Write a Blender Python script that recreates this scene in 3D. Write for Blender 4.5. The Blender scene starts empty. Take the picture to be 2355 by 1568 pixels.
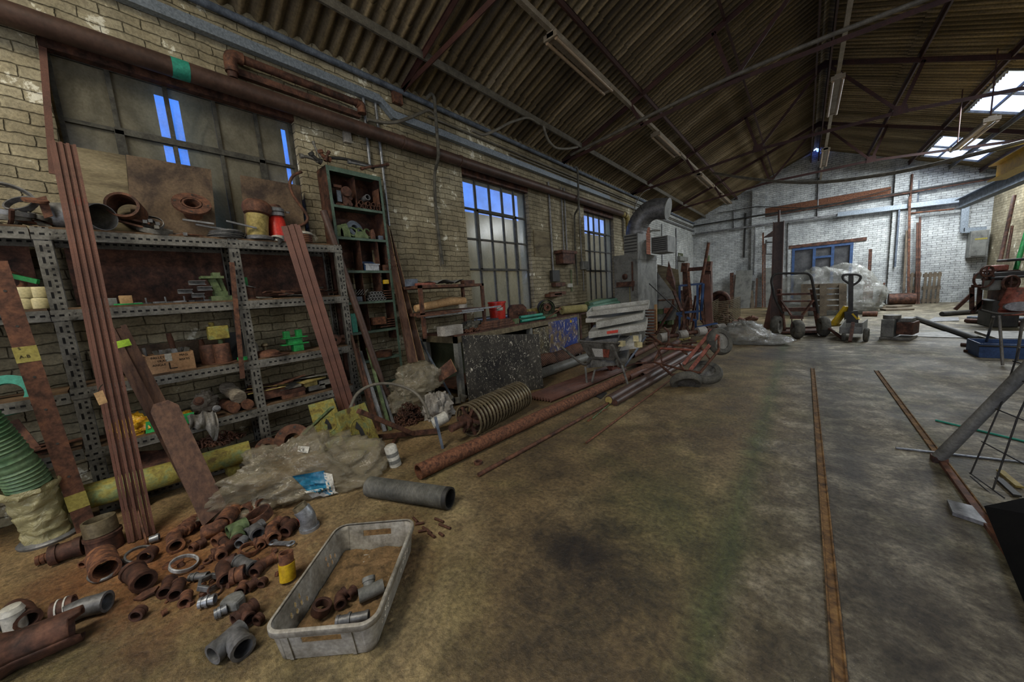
import bpy, math, random
from mathutils import Vector as V, Matrix as Mx, noise as NZ
S = bpy.context.scene
COL = S.collection
# ---------------- camera ----------------
F, YAW, PIT, ROL = 792.16, .70634, .13423, -.07148
CP = V((0, 0, 1.35))
_f = V((-math.sin(YAW)*math.cos(PIT), math.cos(YAW)*math.cos(PIT), -math.sin(PIT)))
_r0 = V((math.cos(YAW), math.sin(YAW), 0)); _u0 = _r0.cross(_f)
_r = _r0*math.cos(ROL)+_u0*math.sin(ROL); _u = _u0*math.cos(ROL)-_r0*math.sin(ROL)
cd = bpy.data.cameras.new('camera'); cam = bpy.data.objects.new('camera', cd); COL.objects.link(cam)
cd.sensor_width = 36; cd.lens = 36*F/2355; cd.clip_start = .05
m = Mx((_r, _u, -_f)).transposed().to_4x4(); m.translation = CP; cam.matrix_world = m
S.camera = cam
S.view_settings.view_transform = 'Standard'; S.view_settings.look = 'None'
S.view_settings.exposure = -.25; S.view_settings.gamma = 1; S.view_settings.use_curve_mapping = False
S.cycles.max_bounces = 7; S.cycles.diffuse_bounces = 4; S.cycles.transparent_max_bounces = 16
S.cycles.use_denoising = True; S.cycles.sample_clamp_indirect = 4; S.cycles.caustics_reflective = False; S.cycles.caustics_refractive = False
# ---------------- sky ----------------
w = bpy.data.worlds.new('sky'); S.world = w; w.use_nodes = True
nt = w.node_tree; nt.nodes.clear()
def nn(nt, t, **k):
    n = nt.nodes.new(t)
    for a, b in k.items(): setattr(n, a, b)
    return n
tc = nn(nt, 'ShaderNodeTexCoord'); sx = nn(nt, 'ShaderNodeSeparateXYZ'); nt.links.new(tc.outputs['Generated'], sx.inputs[0])
cr = nn(nt, 'ShaderNodeValToRGB')
cr.color_ramp.elements[0].position = .1; cr.color_ramp.elements[0].color = (.1, .42, 1.7, 1)
cr.color_ramp.elements[1].position = .75; cr.color_ramp.elements[1].color = (1, 1.15, 1.45, 1)
mr = nn(nt, 'ShaderNodeMapRange'); mr.inputs[1].default_value = -1; nt.links.new(sx.outputs[0], mr.inputs[0]); nt.links.new(mr.outputs[0], cr.inputs[0])
bg = nn(nt, 'ShaderNodeBackground'); bg.inputs[1].default_value = 2.0
nt.links.new(cr.outputs[0], bg.inputs[0]); ow = nn(nt, 'ShaderNodeOutputWorld'); nt.links.new(bg.outputs[0], ow.inputs[0])
# ---------------- skylight daylight and added fill lamps ----------------
def area(name, loc, tgt, sx_, sy_, watts, col, spread=180):
    l = bpy.data.lights.new(name, 'AREA'); l.shape = 'RECTANGLE'; l.size = sx_; l.size_y = sy_; l.energy = watts; l.color = col; l.spread = math.radians(spread)
    o = bpy.data.objects.new(name, l); COL.objects.link(o); o.location = loc
    o.rotation_euler = (V(tgt)-V(loc)).to_track_quat('-Z', 'Y').to_euler(); return o
for i, (y, wt) in enumerate(((16.6, 400), (12.9, 330), (8.6, 75), (4.6, 36), (-.3, 15))):
    area('skylight_daylight', (3.25, y, 4.5), (1.9, y, 0), 1.7, 1.3, wt, (.9, .96, 1))
area('skylight_daylight', (-1.65, -1.7, 4.95), (-2.0, .8, 0), 1.3, 2.4, 230, (1, .92, .74))  # lamp of the unseen left-slope skylight, added for warm light from above
area('doorway_daylight', (.3, -4.0, 1.9), (-1.6, 4, 1.3), 4.2, 3.0, 60, (1, .92, .76))  # unseen fill lamp added behind the camera, at the rear opening
area('window_daylight', (4.45, 5.5, 1.9), (-3, 5.5, 1.5), 5.0, 1.8, 45, (1, .95, .85))  # unseen fill lamp added before the solid right wall, no window there
# ---------------- helpers ----------------
def U(px, py, **k):
    d = _f+_r*((px-1177.5)/F)-_u*((py-784)/F)
    (a, v), = k.items(); i = 'xyz'.index(a)
    return CP+d*((v-CP[i])/d[i])
def PLN(px, py, P, N):                 # pixel ray meets a plane
    d = _f+_r*((px-1177.5)/F)-_u*((py-784)/F); N = V(N)
    return CP+d*((V(P)-CP).dot(N)/d.dot(N))
def ZU(P, py):                         # height above P that shows at row py
    a, b = -3., 8.
    def q(z):
        d = V((P[0], P[1], z))-CP; return 784-F*d.dot(_u)/d.dot(_f)
    for _ in range(40):
        c = (a+b)/2
        if q(c) > py: a = c
        else: b = c
    return a
def dep(P): return (V(P)-CP).dot(_f)
def mpv(P, dx, dy):                      # metres across the line of sight for one pixel step
    q = V(P)-CP; k = q.dot(_f); a, b = 1177.5+F*q.dot(_r)/k, 784-F*q.dot(_u)/k
    return (PLN(a+dx, b+dy, P, q)-V(P)).length
def mpp(P): return math.sqrt(mpv(P, 1, 0)*mpv(P, 0, 1))
ORD = 'first second third fourth fifth sixth seventh eighth ninth tenth eleventh twelfth thirteenth fourteenth fifteenth sixteenth'.split()
def wl(o):
    v = V((0, 0, 0))
    while o: v += V(o.location); o = o.parent
    return v
class MB:
    def __init__(s): s.ns = False; s.v = []; s.f = []; s.sm = []
    def add(s, vs, fs, sm=False):
        n = len(s.v); s.v += [V(p) for p in vs]; s.f += [[n+i for i in f] for f in fs]; s.sm += [sm]*len(fs); return s
    def hexa(s, p): return s.add(p, [(0, 3, 2, 1), (4, 5, 6, 7), (0, 1, 5, 4), (1, 2, 6, 5), (2, 3, 7, 6), (3, 0, 4, 7)])
    def box(s, c, d, rz=0):
        c = V(c); R = Mx.Rotation(rz, 3, 'Z'); h = V(d)/2
        return s.hexa([c+R@V((a*h.x, b*h.y, e*h.z)) for e in (-1, 1) for a, b in ((-1, -1), (1, -1), (1, 1), (-1, 1))])
    def b2(s, a, b): a = V(a); b = V(b); return s.box((a+b)/2, [abs(x) for x in (b-a)])
    def bar(s, p, q, w, h, up=(0, 0, 1)):
        p = V(p); q = V(q); d = (q-p).normalized(); a = d.cross(V(up))
        if a.length < 1e-4: a = d.cross(V((1, 0, 0)))
        a.normalize(); b = a.cross(d); a = a*w/2; b = b*h/2
        return s.hexa([p-a-b, p+a-b, p+a+b, p-a+b, q-a-b, q+a-b, q+a+b, q-a+b])
    def angle(s, p, q, w, t, up=(0, 0, 1), flip=1):
        p = V(p); q = V(q); d = (q-p).normalized(); a = d.cross(V(up)).normalized()*flip; b = a.cross(d)*flip
        s.bar(p+b*w/2*0, q, w, t, up); return s.bar(p+a*(w/2)*1+b*w/2, q+a*(w/2)+b*w/2, t, w, up)
    def tube(s, pts, r, n=8, cap=True, closed=False):
        pts = [V(p) for p in pts]; N = len(pts); rs = r if isinstance(r, (list, tuple)) else [r]*N
        def tg(i):
            if closed: return (pts[(i+1) % N]-pts[i-1]).normalized()
            return (pts[min(i+1, N-1)]-pts[max(i-1, 0)]).normalized()
        t = tg(0); a = t.cross(V((0, 0, 1)))
        if a.length < .05: a = t.cross(V((1, 0, 0)))
        a.normalize(); vs = []
        for i in range(N):
            t = tg(i); a = (a-t*a.dot(t)).normalized(); b = t.cross(a)
            vs += [pts[i]+(a*math.cos(2*math.pi*k/n)+b*math.sin(2*math.pi*k/n))*rs[i] for k in range(n)]
        fs = [(i*n+k, i*n+(k+1) % n, ((i+1) % N)*n+(k+1) % n, ((i+1) % N)*n+k) for i in range(N if closed else N-1) for k in range(n)]
        s.add(vs, fs, True)
        if cap and not closed: s.add(vs[:n], [tuple(range(n))[::-1]]); s.add(vs[-n:], [tuple(range(n))])
        return s
    def lathe(s, prof, o=(0, 0, 0), d=(0, 0, 1), n=20, closed=False, sm=True, sc=(1, 1)):
        o = V(o); d = V(d).normalized(); a = d.orthogonal().normalized()
        if abs(d.z) < .9: a = d.cross(V((0, 0, 1))).normalized()
        b = d.cross(a); P = len(prof)
        vs = [o+d*z+(a*math.cos(2*math.pi*k/n)*sc[0]+b*math.sin(2*math.pi*k/n)*sc[1])*max(r, 1e-4) for r, z in prof for k in range(n)]
        fs = [(i*n+k, i*n+(k+1) % n, ((i+1) % P)*n+(k+1) % n, ((i+1) % P)*n+k) for i in range(P if closed else P-1) for k in range(n)]
        return s.add(vs, fs, sm)
    def pipe(s, p, q, ro, ri, n=20):
        p = V(p); q = V(q); L = (q-p).length
        return s.lathe([(ri, 0), (ro, 0), (ro, L), (ri, L)], p, q-p, n, True)
    def cyl(s, p, q, r, n=16, r2=None):
        p = V(p); q = V(q); L = (q-p).length; r2 = r if r2 is None else r2
        return s.lathe([(0, 0), (r, 0), (r2, L), (0, L)], p, q-p, n)
    def ring(s, c, d, R, r, n=28, m=8, sc=1):
        return s.lathe([(R+r*math.cos(2*math.pi*k/m), r*sc*math.sin(2*math.pi*k/m)) for k in range(m)], c, d, n, True)
    def prism(s, poly, o, ax, ay, th):       # 2-D outline in plane (ax, ay), thick along normal
        o = V(o); ax = V(ax); ay = V(ay); nz = ax.cross(ay).normalized()*th; n = len(poly)
        A = [o+ax*a+ay*b for a, b in poly]; B = [p+nz for p in A]
        return s.add(A+B, [tuple(range(n))[::-1], tuple(range(n, 2*n))]+[(i, (i+1) % n, n+(i+1) % n, n+i) for i in range(n)])
    def grid(s, fn, nu, nv, sm=True, th=0):
        vs = [V(fn(i/nu, j/nv)) for i in range(nu+1) for j in range(nv+1)]; W = nv+1
        fs = [(i*W+j, (i+1)*W+j, (i+1)*W+j+1, i*W+j+1) for i in range(nu) for j in range(nv)]
        return s.add(vs, fs, sm)
    def xf(s, M): s.v = [M@p for p in s.v]; return s
    def build(s, name, mt, par=None, solid=0, bev=0, sub=0, org=None):
        me = bpy.data.meshes.new(name); pv = wl(par)
        if org is None:
            if s.v and par is None:
                xs, ys, zs = zip(*s.v); org = V(((min(xs)+max(xs))/2, (min(ys)+max(ys))/2, min(zs)))
            else: org = pv
        org = V(org)
        me.from_pydata([p-org for p in s.v], [], s.f); me.polygons.foreach_set('use_smooth', s.sm)
        me.materials.append(mt); me.update()
        if any(s.sm) and not s.ns: me.set_sharp_from_angle(angle=math.radians(48))
        o = bpy.data.objects.new(name, me); COL.objects.link(o)
        if par: o.parent = par; o.location = org-pv
        else: o.location = org
        if solid: md = o.modifiers.new('s', 'SOLIDIFY'); md.thickness = solid; md.offset = 0
        if bev: md = o.modifiers.new('b', 'BEVEL'); md.width = bev; md.segments = 2; md.limit_method = 'ANGLE'
        if sub: md = o.modifiers.new('u', 'SUBSURF'); md.levels = sub; md.render_levels = sub
        return o
def tag(o, label=None, cat=None, group=None, kind=None):
    for k, v in (('label', label), ('category', cat), ('group', group), ('kind', kind)):
        if v: o[k] = v
    return o
def thing(name, label, cat, loc=(0, 0, 0), group=None):
    o = bpy.data.objects.new(name, None); o.empty_display_size = .1; COL.objects.link(o); o.location = loc
    return tag(o, label, cat, group)
def struct(name, mb, mt, label=None, par=None, **k):
    o = mb.build(name, mt, par, **k)
    if not par: tag(o, label, None, None, 'structure')
    return o
def copy_tree(o, loc=None, rot=None, sc=None, label=None, group=None):
    c = o.copy(); COL.objects.link(c)
    if loc is not None: c.location = loc
    if rot is not None: c.rotation_euler = rot
    if sc is not None: c.scale = (sc,)*3 if isinstance(sc, (int, float)) else sc
    tag(c, label, None, group)
    for ch in [x for x in o.children]:
        d = ch.copy(); COL.objects.link(d); d.parent = c
        for g in ch.children: e = g.copy(); COL.objects.link(e); e.parent = d
    return c
# ---------------- materials ----------------
def base(name):
    mt = bpy.data.materials.new(name); mt.use_nodes = True; n = mt.node_tree; b = n.nodes['Principled BSDF']; return mt, n, b
def coord(n, sc=1, obj=True):
    t = nn(n, 'ShaderNodeTexCoord') if obj else nn(n, 'ShaderNodeNewGeometry')
    mp = nn(n, 'ShaderNodeMapping'); mp.inputs['Scale'].default_value = (sc,)*3 if isinstance(sc, (int, float)) else sc
    n.links.new(t.outputs['Object' if obj else 'Position'], mp.inputs[0]); return mp.outputs[0]
def noise(n, vec, sc, det=6, rough=.6, dist=0):
    t = nn(n, 'ShaderNodeTexNoise'); t.inputs['Scale'].default_value = sc; t.inputs['Detail'].default_value = det; t.inputs['Roughness'].default_value = rough; t.inputs['Distortion'].default_value = dist
    n.links.new(vec, t.inputs['Vector']); return t.outputs['Fac']
def ramp(n, fac, stops, const=False):
    r = nn(n, 'ShaderNodeValToRGB'); e = r.color_ramp.elements
    if const: r.color_ramp.interpolation = 'CONSTANT'
    while len(e) < len(stops): e.new(.5)
    for q, (p, c) in zip(e, stops): q.position = p; q.color = (*c, 1) if len(c) == 3 else c
    n.links.new(fac, r.inputs[0]); return r.outputs[0]
def mix(n, fac, a, b, mode='MIX'):
    x = nn(n, 'ShaderNodeMix', data_type='RGBA', blend_type=mode)
    for i, q in ((0, fac), (6, a), (7, b)):
        if hasattr(q, 'is_linked'): n.links.new(q, x.inputs[i])
        else: x.inputs[i].default_value = q if i == 0 else (*q, 1)
    return x.outputs[2]
def mth(n, op, a, b=None, c=None, clamp=False):
    x = nn(n, 'ShaderNodeMath', operation=op, use_clamp=clamp)
    for i, q in enumerate((a, b, c)):
        if q is None: continue
        if hasattr(q, 'is_linked'): n.links.new(q, x.inputs[i])
        else: x.inputs[i].default_value = q
    return x.outputs[0]
def bump(n, b, h, st=.3, dist=.01):
    x = nn(n, 'ShaderNodeBump'); x.inputs['Strength'].default_value = st; x.inputs['Distance'].default_value = dist
    n.links.new(h, x.inputs['Height']); n.links.new(x.outputs[0], b.inputs['Normal'])
def mk(name, c1, c2, c3=None, sc=6, rough=.7, metal=0, bp=.25, fine=60, stretch=None, lo=.35, hi=.65, spec=.4):
    mt, n, b = base(name); v = coord(n, stretch or 1); f = noise(n, v, sc, 8, .65, .3)
    st = [(lo, c1), (hi, c2)] if c3 is None else [(lo, c1), ((lo+hi)/2, c2), (hi, c3)]
    c = ramp(n, f, st); g = noise(n, v, fine, 3, .6)
    c = mix(n, .55, c, ramp(n, g, [(.3, (.25, .25, .25)), (.7, (1, 1, 1))]), 'MULTIPLY')
    n.links.new(c, b.inputs['Base Color']); b.inputs['Roughness'].default_value = rough; b.inputs['Metallic'].default_value = metal
    b.inputs['Specular IOR Level'].default_value = spec
    if bp: bump(n, b, g, bp, .004)
    return mt
M = {}
M['rust'] = mk('rust_brown', (.045, .022, .014), (.125, .055, .033), (.22, .095, .05), sc=14, rough=.75, metal=.15)
M['rustfit'] = mk('flaky_rust', (.05, .022, .013), (.16, .068, .038), (.36, .15, .06), sc=20, rough=.85, bp=.5)
M['railrust'] = mk('orange_brown_rail_rust', (.06, .035, .018), (.18, .095, .035), (.3, .17, .06), sc=18, rough=.9)
M['rustred'] = mk('red_oxide_steel', (.085, .036, .024), (.19, .08, .052), sc=3, rough=.6, metal=.1, fine=140, bp=.1)
M['rustor'] = mk('orange_rust', (.06, .025, .014), (.16, .064, .032), (.26, .108, .05), sc=40, rough=.85)
M['rustdark'] = mk('dark_rusty_iron', (.025, .013, .009), (.09, .04, .026), (.17, .075, .045), sc=11, rough=.7, metal=.2)
M['pipebrown'] = mk('brown_painted_pipe', (.05, .028, .02), (.11, .06, .043), sc=3, rough=.52, bp=.05, fine=30)
M['roofsteel'] = mk('dark_red_truss_steel', (.035, .013, .011), (.085, .032, .024), sc=3, rough=.6, bp=.1)
M['galv'] = mk('galvanised_steel', (.22, .23, .24), (.42, .44, .47), sc=25, rough=.4, metal=.55, bp=.08)
M['galvdull'] = mk('dull_galvanised_steel', (.12, .12, .12), (.3, .3, .3), sc=10, rough=.5, metal=.5, bp=.2)
M['trunk'] = mk('galvanised_trunking', (.2, .235, .27), (.34, .39, .44), sc=40, rough=.45, metal=.3, bp=.05)
M['racksteel'] = mk('dirty_grey_rack_steel', (.06, .055, .045), (.19, .18, .155), (.26, .25, .22), sc=7, rough=.55, metal=.3)
M['shelfboard'] = mk('stained_shelf_board', (.07, .04, .02), (.2, .12, .06), sc=8, rough=.85)
M['wood'] = mk('weathered_wood', (.08, .06, .042), (.22, .175, .12), sc=3, rough=.85, stretch=(1, 1, 1))
M['woodred'] = mk('dark_red_wood', (.05, .022, .014), (.14, .07, .04), sc=4, rough=.75, stretch=(8, 8, 1))
M['woodedge'] = mk('pale_cut_wood', (.4, .22, .09), (.6, .38, .18), sc=9, rough=.8)
M['ply'] = mk('stained_plywood', (.09, .07, .04), (.21, .168, .095), (.29, .24, .145), sc=3, rough=.8, stretch=(.6, .6, 2.2))
M['plydark'] = mk('dark_stained_plywood', (.045, .028, .02), (.15, .1, .06), (.25, .18, .1), sc=2.6, rough=.75)
M['card'] = mk('brown_cardboard', (.32, .18, .09), (.5, .3, .16), sc=3, rough=.9, bp=.05)
M['black'] = mk('dirty_black', (.012, .012, .012), (.05, .047, .04), sc=6, rough=.6)
M['rubber'] = mk('dusty_rubber', (.05, .048, .04), (.15, .14, .11), sc=9, rough=.85)
M['grey'] = mk('grey_painted_steel', (.1, .1, .09), (.2, .2, .18), (.25, .25, .22), sc=4, rough=.55)
M['bluegrey'] = mk('blue_grey_paint', (.06, .075, .1), (.19, .225, .28), sc=8, rough=.6)
M['greenshelf'] = mk('green_painted_steel', (.05, .085, .06), (.12, .19, .14), sc=7, rough=.6)
M['green'] = mk('bright_green_paint', (.01, .14, .03), (.03, .42, .1), sc=7, rough=.5, bp=.1)
M['greendull'] = mk('dull_green_paint', (.05, .07, .03), (.12, .17, .07), (.18, .21, .11), sc=12, rough=.7)
M['teal'] = mk('teal_plastic', (.02, .2, .14), (.05, .4, .28), sc=5, rough=.5, bp=.05)
M['blue'] = mk('blue_painted_steel', (.02, .05, .13), (.05, .11, .26), sc=6, rough=.55)
M['red'] = mk('red_paint', (.5, .02, .012), (.75, .05, .03), sc=4, rough=.35, bp=.04)
M['redworn'] = mk('worn_red_paint', (.11, .05, .03), (.3, .08, .05), (.38, .14, .09), sc=16, rough=.6)
M['yellow'] = mk('yellow_plastic', (.55, .33, .01), (.8, .55, .03), sc=8, rough=.4, bp=.04)
M['yellowdirty'] = mk('dirty_yellow_paint', (.16, .12, .03), (.35, .27, .08), (.42, .33, .12), sc=12, rough=.7)
M['yelgreen'] = mk('rusted_yellow_green_plate', (.12, .07, .02), (.36, .3, .06), (.22, .28, .12), sc=10, rough=.75)
M['foam'] = mk('yellow_foam', (.24, .2, .07), (.4, .34, .14), sc=4, rough=.9)
M['roll'] = mk('cream_plastic_roll', (.5, .42, .2), (.72, .63, .36), sc=5, rough=.5, bp=.03)
M['whitepl'] = mk('dirty_white_plastic', (.42, .4, .34), (.68, .66, .58), sc=6, rough=.55, bp=.04)
M['white'] = mk('white_enamel', (.3, .29, .24), (.62, .61, .54), sc=3, rough=.5, bp=.02)
M['crate'] = mk('dirty_grey_crate_plastic', (.13, .11, .075), (.36, .33, .27), (.5, .48, .42), sc=7, rough=.55, lo=.3, hi=.72, bp=.08)
M['lino'] = mk('grey_rag', (.2, .18, .15), (.5, .47, .42), sc=5, rough=.9)
M['hosegreen'] = mk('pale_green_hose', (.07, .16, .11), (.16, .32, .22), sc=4, rough=.5)
M['hosegrey'] = mk('grey_flexible_hose', (.07, .07, .06), (.17, .165, .14), sc=8, rough=.6)
M['concrete'] = mk('grey_concrete_block', (.12, .12, .11), (.25, .25, .23), sc=10, rough=.9)
M['brass'] = mk('dull_brass', (.12, .095, .055), (.29, .235, .14), sc=12, rough=.5, metal=.4)
M['tape'] = mk('lime_green_tape', (.3, .5, .02), (.45, .7, .05), sc=5, rough=.5, bp=0)
M['tapey'] = mk('faded_yellow_tape', (.3, .25, .05), (.42, .36, .1), sc=5, rough=.6, bp=0)
M['cable'] = mk('grey_cable', (.1, .09, .07), (.2, .18, .14), sc=8, rough=.6, bp=0)
M['lampw'] = mk('yellowed_lamp_enamel', (.25, .2, .14), (.42, .36, .27), sc=5, rough=.5, bp=0)
M['lamptube'] = mk('unlit_fluorescent_tube', (.38, .27, .17), (.5, .37, .25), sc=2, rough=.3, bp=0)
M['ink'] = mk('black_ink', (.02, .015, .01), (.03, .02, .015), rough=.8, bp=0)
M['label'] = mk('paper_label', (.55, .53, .46), (.68, .66, .6), sc=4, rough=.8, bp=0)
M['redlabel'] = mk('red_label', (.6, .04, .02), (.7, .07, .04), rough=.6, bp=0)
M['fur'] = mk('fibrous_wrapping', (.14, .11, .08), (.4, .35, .27), sc=12, rough=.95, bp=.6, stretch=(1, 1, 6))
M['darkgreen'] = mk('faded_green_wall_paint', (.05, .06, .03), (.12, .13, .07), sc=4, rough=.8)
def film(name, col, alpha, rough=.12, wr=14, fold=2.2):
    mt, n, b = base(name); v = coord(n)
    b.inputs['Base Color'].default_value = (*col, 1); b.inputs['Roughness'].default_value = rough; b.inputs['Specular IOR Level'].default_value = .8
    f = noise(n, v, wr, 6, .6, 1.5); bump(n, b, f, .9, .02)
    g = noise(n, v, 3, 4, .6)
    a = ramp(n, g, [(.3, (alpha-.18,)*3), (.7, (min(1, alpha+.2),)*3)]); n.links.new(a, b.inputs['Alpha'])
    return mt
M['film'] = film('dusty_polythene', (.3, .26, .18), .42, .09, 8)
M['filmclear'] = film('clear_polythene', (.3, .3, .27), .45)
def mat_perf(name, c1, c2, holes):    # slotted angle: dark punched slots as a surface pattern
    pass
# ---------------- setting: floor, walls, roof ----------------
XL, XR, YF, YB, XA, ZA, ZE = -4.2, 4.6, 19.0, -4.4, .2, 6.0, 4.1
def posmask(n, P, x, y, r, soft, dist=None, sy=1):        # soft round patch at (x, y)
    s = nn(n, 'ShaderNodeSeparateXYZ'); n.links.new(P, s.inputs[0])
    dx = mth(n, 'SUBTRACT', s.outputs[0], x); dy = mth(n, 'MULTIPLY', mth(n, 'SUBTRACT', s.outputs[1], y), 1/sy)
    d = mth(n, 'SQRT', mth(n, 'ADD', mth(n, 'MULTIPLY', dx, dx), mth(n, 'MULTIPLY', dy, dy)))
    if dist is not None: d = mth(n, 'ADD', d, dist)
    q = nn(n, 'ShaderNodeMapRange', interpolation_type='SMOOTHSTEP'); q.inputs[1].default_value = r+soft; q.inputs[2].default_value = r-soft
    n.links.new(d, q.inputs[0]); return q.outputs[0]
mt, n, b = base('stained_concrete_floor'); P = coord(n, 1, False)
n1 = noise(n, P, .7, 8, .68, .4); n2 = noise(n, P, 4, 10, .72, .3); n3 = noise(n, P, 38, 4, .7); n4 = noise(n, P, 130, 3, .6)
c = ramp(n, n1, [(.34, (.07, .05, .024)), (.5, (.145, .1, .045)), (.64, (.27, .205, .105))])
sxx = nn(n, 'ShaderNodeSeparateXYZ'); n.links.new(P, sxx.inputs[0]); X_, Y_ = sxx.outputs[0], sxx.outputs[1]
wob = mth(n, 'MULTIPLY', mth(n, 'SUBTRACT', n2, .5), .9)
def band(x, hw, soft, wb=None):
    d = mth(n, 'ABSOLUTE', mth(n, 'SUBTRACT', mth(n, 'ADD', X_, wb if wb is not None else 0), x)); q = nn(n, 'ShaderNodeMapRange', interpolation_type='SMOOTHSTEP')
    q.inputs[1].default_value = hw+soft; q.inputs[2].default_value = hw-soft; n.links.new(d, q.inputs[0]); return q.outputs[0]
grey = ramp(n, n2, [(.32, (.055, .045, .03)), (.5, (.15, .13, .09)), (.66, (.34, .31, .235))])
c = mix(n, mth(n, 'MULTIPLY', band(2.3, 2.4, .3, mth(n, 'MULTIPLY', wob, .5)), .85), c, grey)
yl = nn(n, 'ShaderNodeMapRange', interpolation_type='SMOOTHSTEP'); yl.inputs[1].default_value = -1.9; yl.inputs[2].default_value = -3.2; n.links.new(mth(n, 'ADD', X_, wob), yl.inputs[0])
c = mix(n, mth(n, 'MULTIPLY', yl.outputs[0], .55), c, (.25, .15, .065))
c = mix(n, mth(n, 'MULTIPLY', ramp(n, noise(n, P, 1.1, 7, .7, .6), [(.5, (0, 0, 0)), (.62, (1, 1, 1))]), .22), c, (.11, .115, .03))
c = mix(n, mth(n, 'MULTIPLY', band(-.25, .02, .13, mth(n, 'MULTIPLY', wob, .25)), .9), c, (.035, .07, .012))
c = mix(n, mth(n, 'MULTIPLY', posmask(n, P, -.55, 2.0, .25, .5, wob, 1.3), .55), c, (.06, .09, .02))
c = mix(n, mth(n, 'MULTIPLY', posmask(n, P, -.82, 1.42, .26, .3, wob), .95), c, (.016, .01, .006))
c = mix(n, mth(n, 'MULTIPLY', posmask(n, P, -.6, 2.95, .1, .35, wob), .6), c, (.03, .02, .014))
c = mix(n, mth(n, 'MULTIPLY', posmask(n, P, -.7, .9, .2, .4, wob), .5), c, (.04, .03, .018))
c = mix(n, mth(n, 'MULTIPLY', posmask(n, P, -.3, 7.2, .9, .9, wob, .5), .6), c, (.03, .022, .015))
c = mix(n, mth(n, 'MULTIPLY', band(.14, .05, .07, mth(n, 'MULTIPLY', wob, .12)), .55), c, (.03, .022, .015))
c = mix(n, mth(n, 'MULTIPLY', band(.27, .06, .06, mth(n, 'MULTIPLY', wob, .1)), .6), c, (.03, .025, .017))  # groove shadow beside the longer rail, painted into the floor colour
c = mix(n, mth(n, 'MULTIPLY', posmask(n, P, 1.1, 2.0, .8, 1.2, wob), .6), c, (.06, .048, .034))  # dim light over the near right floor, painted into its colour
c = mix(n, mth(n, 'MULTIPLY', band(.77, .05, .1, mth(n, 'MULTIPLY', wob, .12)), .5), c, (.05, .06, .02))
c = mix(n, mth(n, 'MULTIPLY', band(1.118, .01, .05, mth(n, 'MULTIPLY', wob, .1)), .6), c, (.05, .06, .02))
for (qx, qy, rr) in ((-2.75, .1, .35), (-2.3, .28, .3), (-2.95, -.1, .25), (-1.75, .75, .2)):
    c = mix(n, mth(n, 'MULTIPLY', posmask(n, P, qx, qy, rr, .3, wob), .55), c, (.26, .09, .025))
c = mix(n, .75, c, ramp(n, n2, [(.3, (.3, .3, .3)), (.66, (1.5, 1.5, 1.45))]), 'MULTIPLY')
c = mix(n, .8, c, ramp(n, n3, [(.34, (.35, .34, .33)), (.66, (1.4, 1.4, 1.4))]), 'MULTIPLY')
c = mix(n, ramp(n, n4, [(.68, (0, 0, 0)), (.74, (1, 1, 1))]), c, mix(n, .6, c, (.5, .47, .38)))
n.links.new(c, b.inputs['Base Color']); n.links.new(ramp(n, n1, [(.3, (.5,)*3), (.7, (.85,)*3)]), b.inputs['Roughness'])
bump(n, b, mth(n, 'ADD', n3, mth(n, 'MULTIPLY', n2, 1.6)), .8, .012); M['floor'] = mt
mb = MB(); mb.b2((XL-.3, YB, -.2), (XR+.3, YF+.3, 0)); struct('floor', mb, mt)
def brickmat(name, axis, stops, mortar, peel, peelamt, c4=None):
    mt, n, b = base(name); P = coord(n, 1, False); s = nn(n, 'ShaderNodeSeparateXYZ'); n.links.new(P, s.inputs[0])
    cb = nn(n, 'ShaderNodeCombineXYZ'); n.links.new(s.outputs[axis], cb.inputs[0]); n.links.new(s.outputs[2], cb.inputs[1])
    w1 = noise(n, P, 5, 4, .6); ad = nn(n, 'ShaderNodeVectorMath', operation='ADD'); n.links.new(cb.outputs[0], ad.inputs[0])
    w2 = nn(n, 'ShaderNodeCombineXYZ'); k = mth(n, 'MULTIPLY', mth(n, 'SUBTRACT', w1, .5), .06); n.links.new(k, w2.inputs[0]); n.links.new(k, w2.inputs[1]); n.links.new(w2.outputs[0], ad.inputs[1])
    t = nn(n, 'ShaderNodeTexBrick'); n.links.new(ad.outputs[0], t.inputs[0])
    for q, v_ in (('Scale', 1), ('Mortar Size', .006), ('Mortar Smooth', 1), ('Brick Width', .225), ('Row Height', .077), ('Bias', 0)): t.inputs[q].default_value = v_
    t.inputs['Color1'].default_value = (.8, .8, .8, 1); t.inputs['Color2'].default_value = (1, 1, 1, 1); t.inputs['Mortar'].default_value = (*mortar, 1)  # dark mortar tone also paints in the thin joint shadows
    big = noise(n, P, .8, 8, .65, .5); md = noise(n, P, 5, 8, .7); fn = noise(n, P, 45, 4, .65)
    c = ramp(n, big, stops); c = mix(n, .85, c, t.outputs['Color'], 'MULTIPLY')
    c = mix(n, .6, c, ramp(n, md, [(.35, (.4, .4, .4)), (.62, (1.15, 1.15, 1.15))]), 'MULTIPLY')
    c = mix(n, .6, c, ramp(n, fn, [(.35, (.45, .45, .45)), (.6, (1.1, 1.1, 1.1))]), 'MULTIPLY')
    pm = ramp(n, mth(n, 'MULTIPLY', md, mth(n, 'ADD', big, .5)), [(peelamt, (0, 0, 0)), (peelamt+.03, (1, 1, 1))]); c = mix(n, pm, c, peel)
    n.links.new(c, b.inputs['Base Color']); b.inputs['Roughness'].default_value = .85
    bump(n, b, mth(n, 'ADD', mth(n, 'MULTIPLY', t.outputs['Fac'], -1.3), mth(n, 'MULTIPLY', fn, .6)), .9, .012)
    return mt
M['brickL'] = brickmat('grimy_cream_painted_brick', 1, [(.35, (.2, .165, .095)), (.52, (.36, .305, .19)), (.66, (.52, .46, .31))], (.38, .36, .3), (.74, .71, .58), .63)
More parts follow.
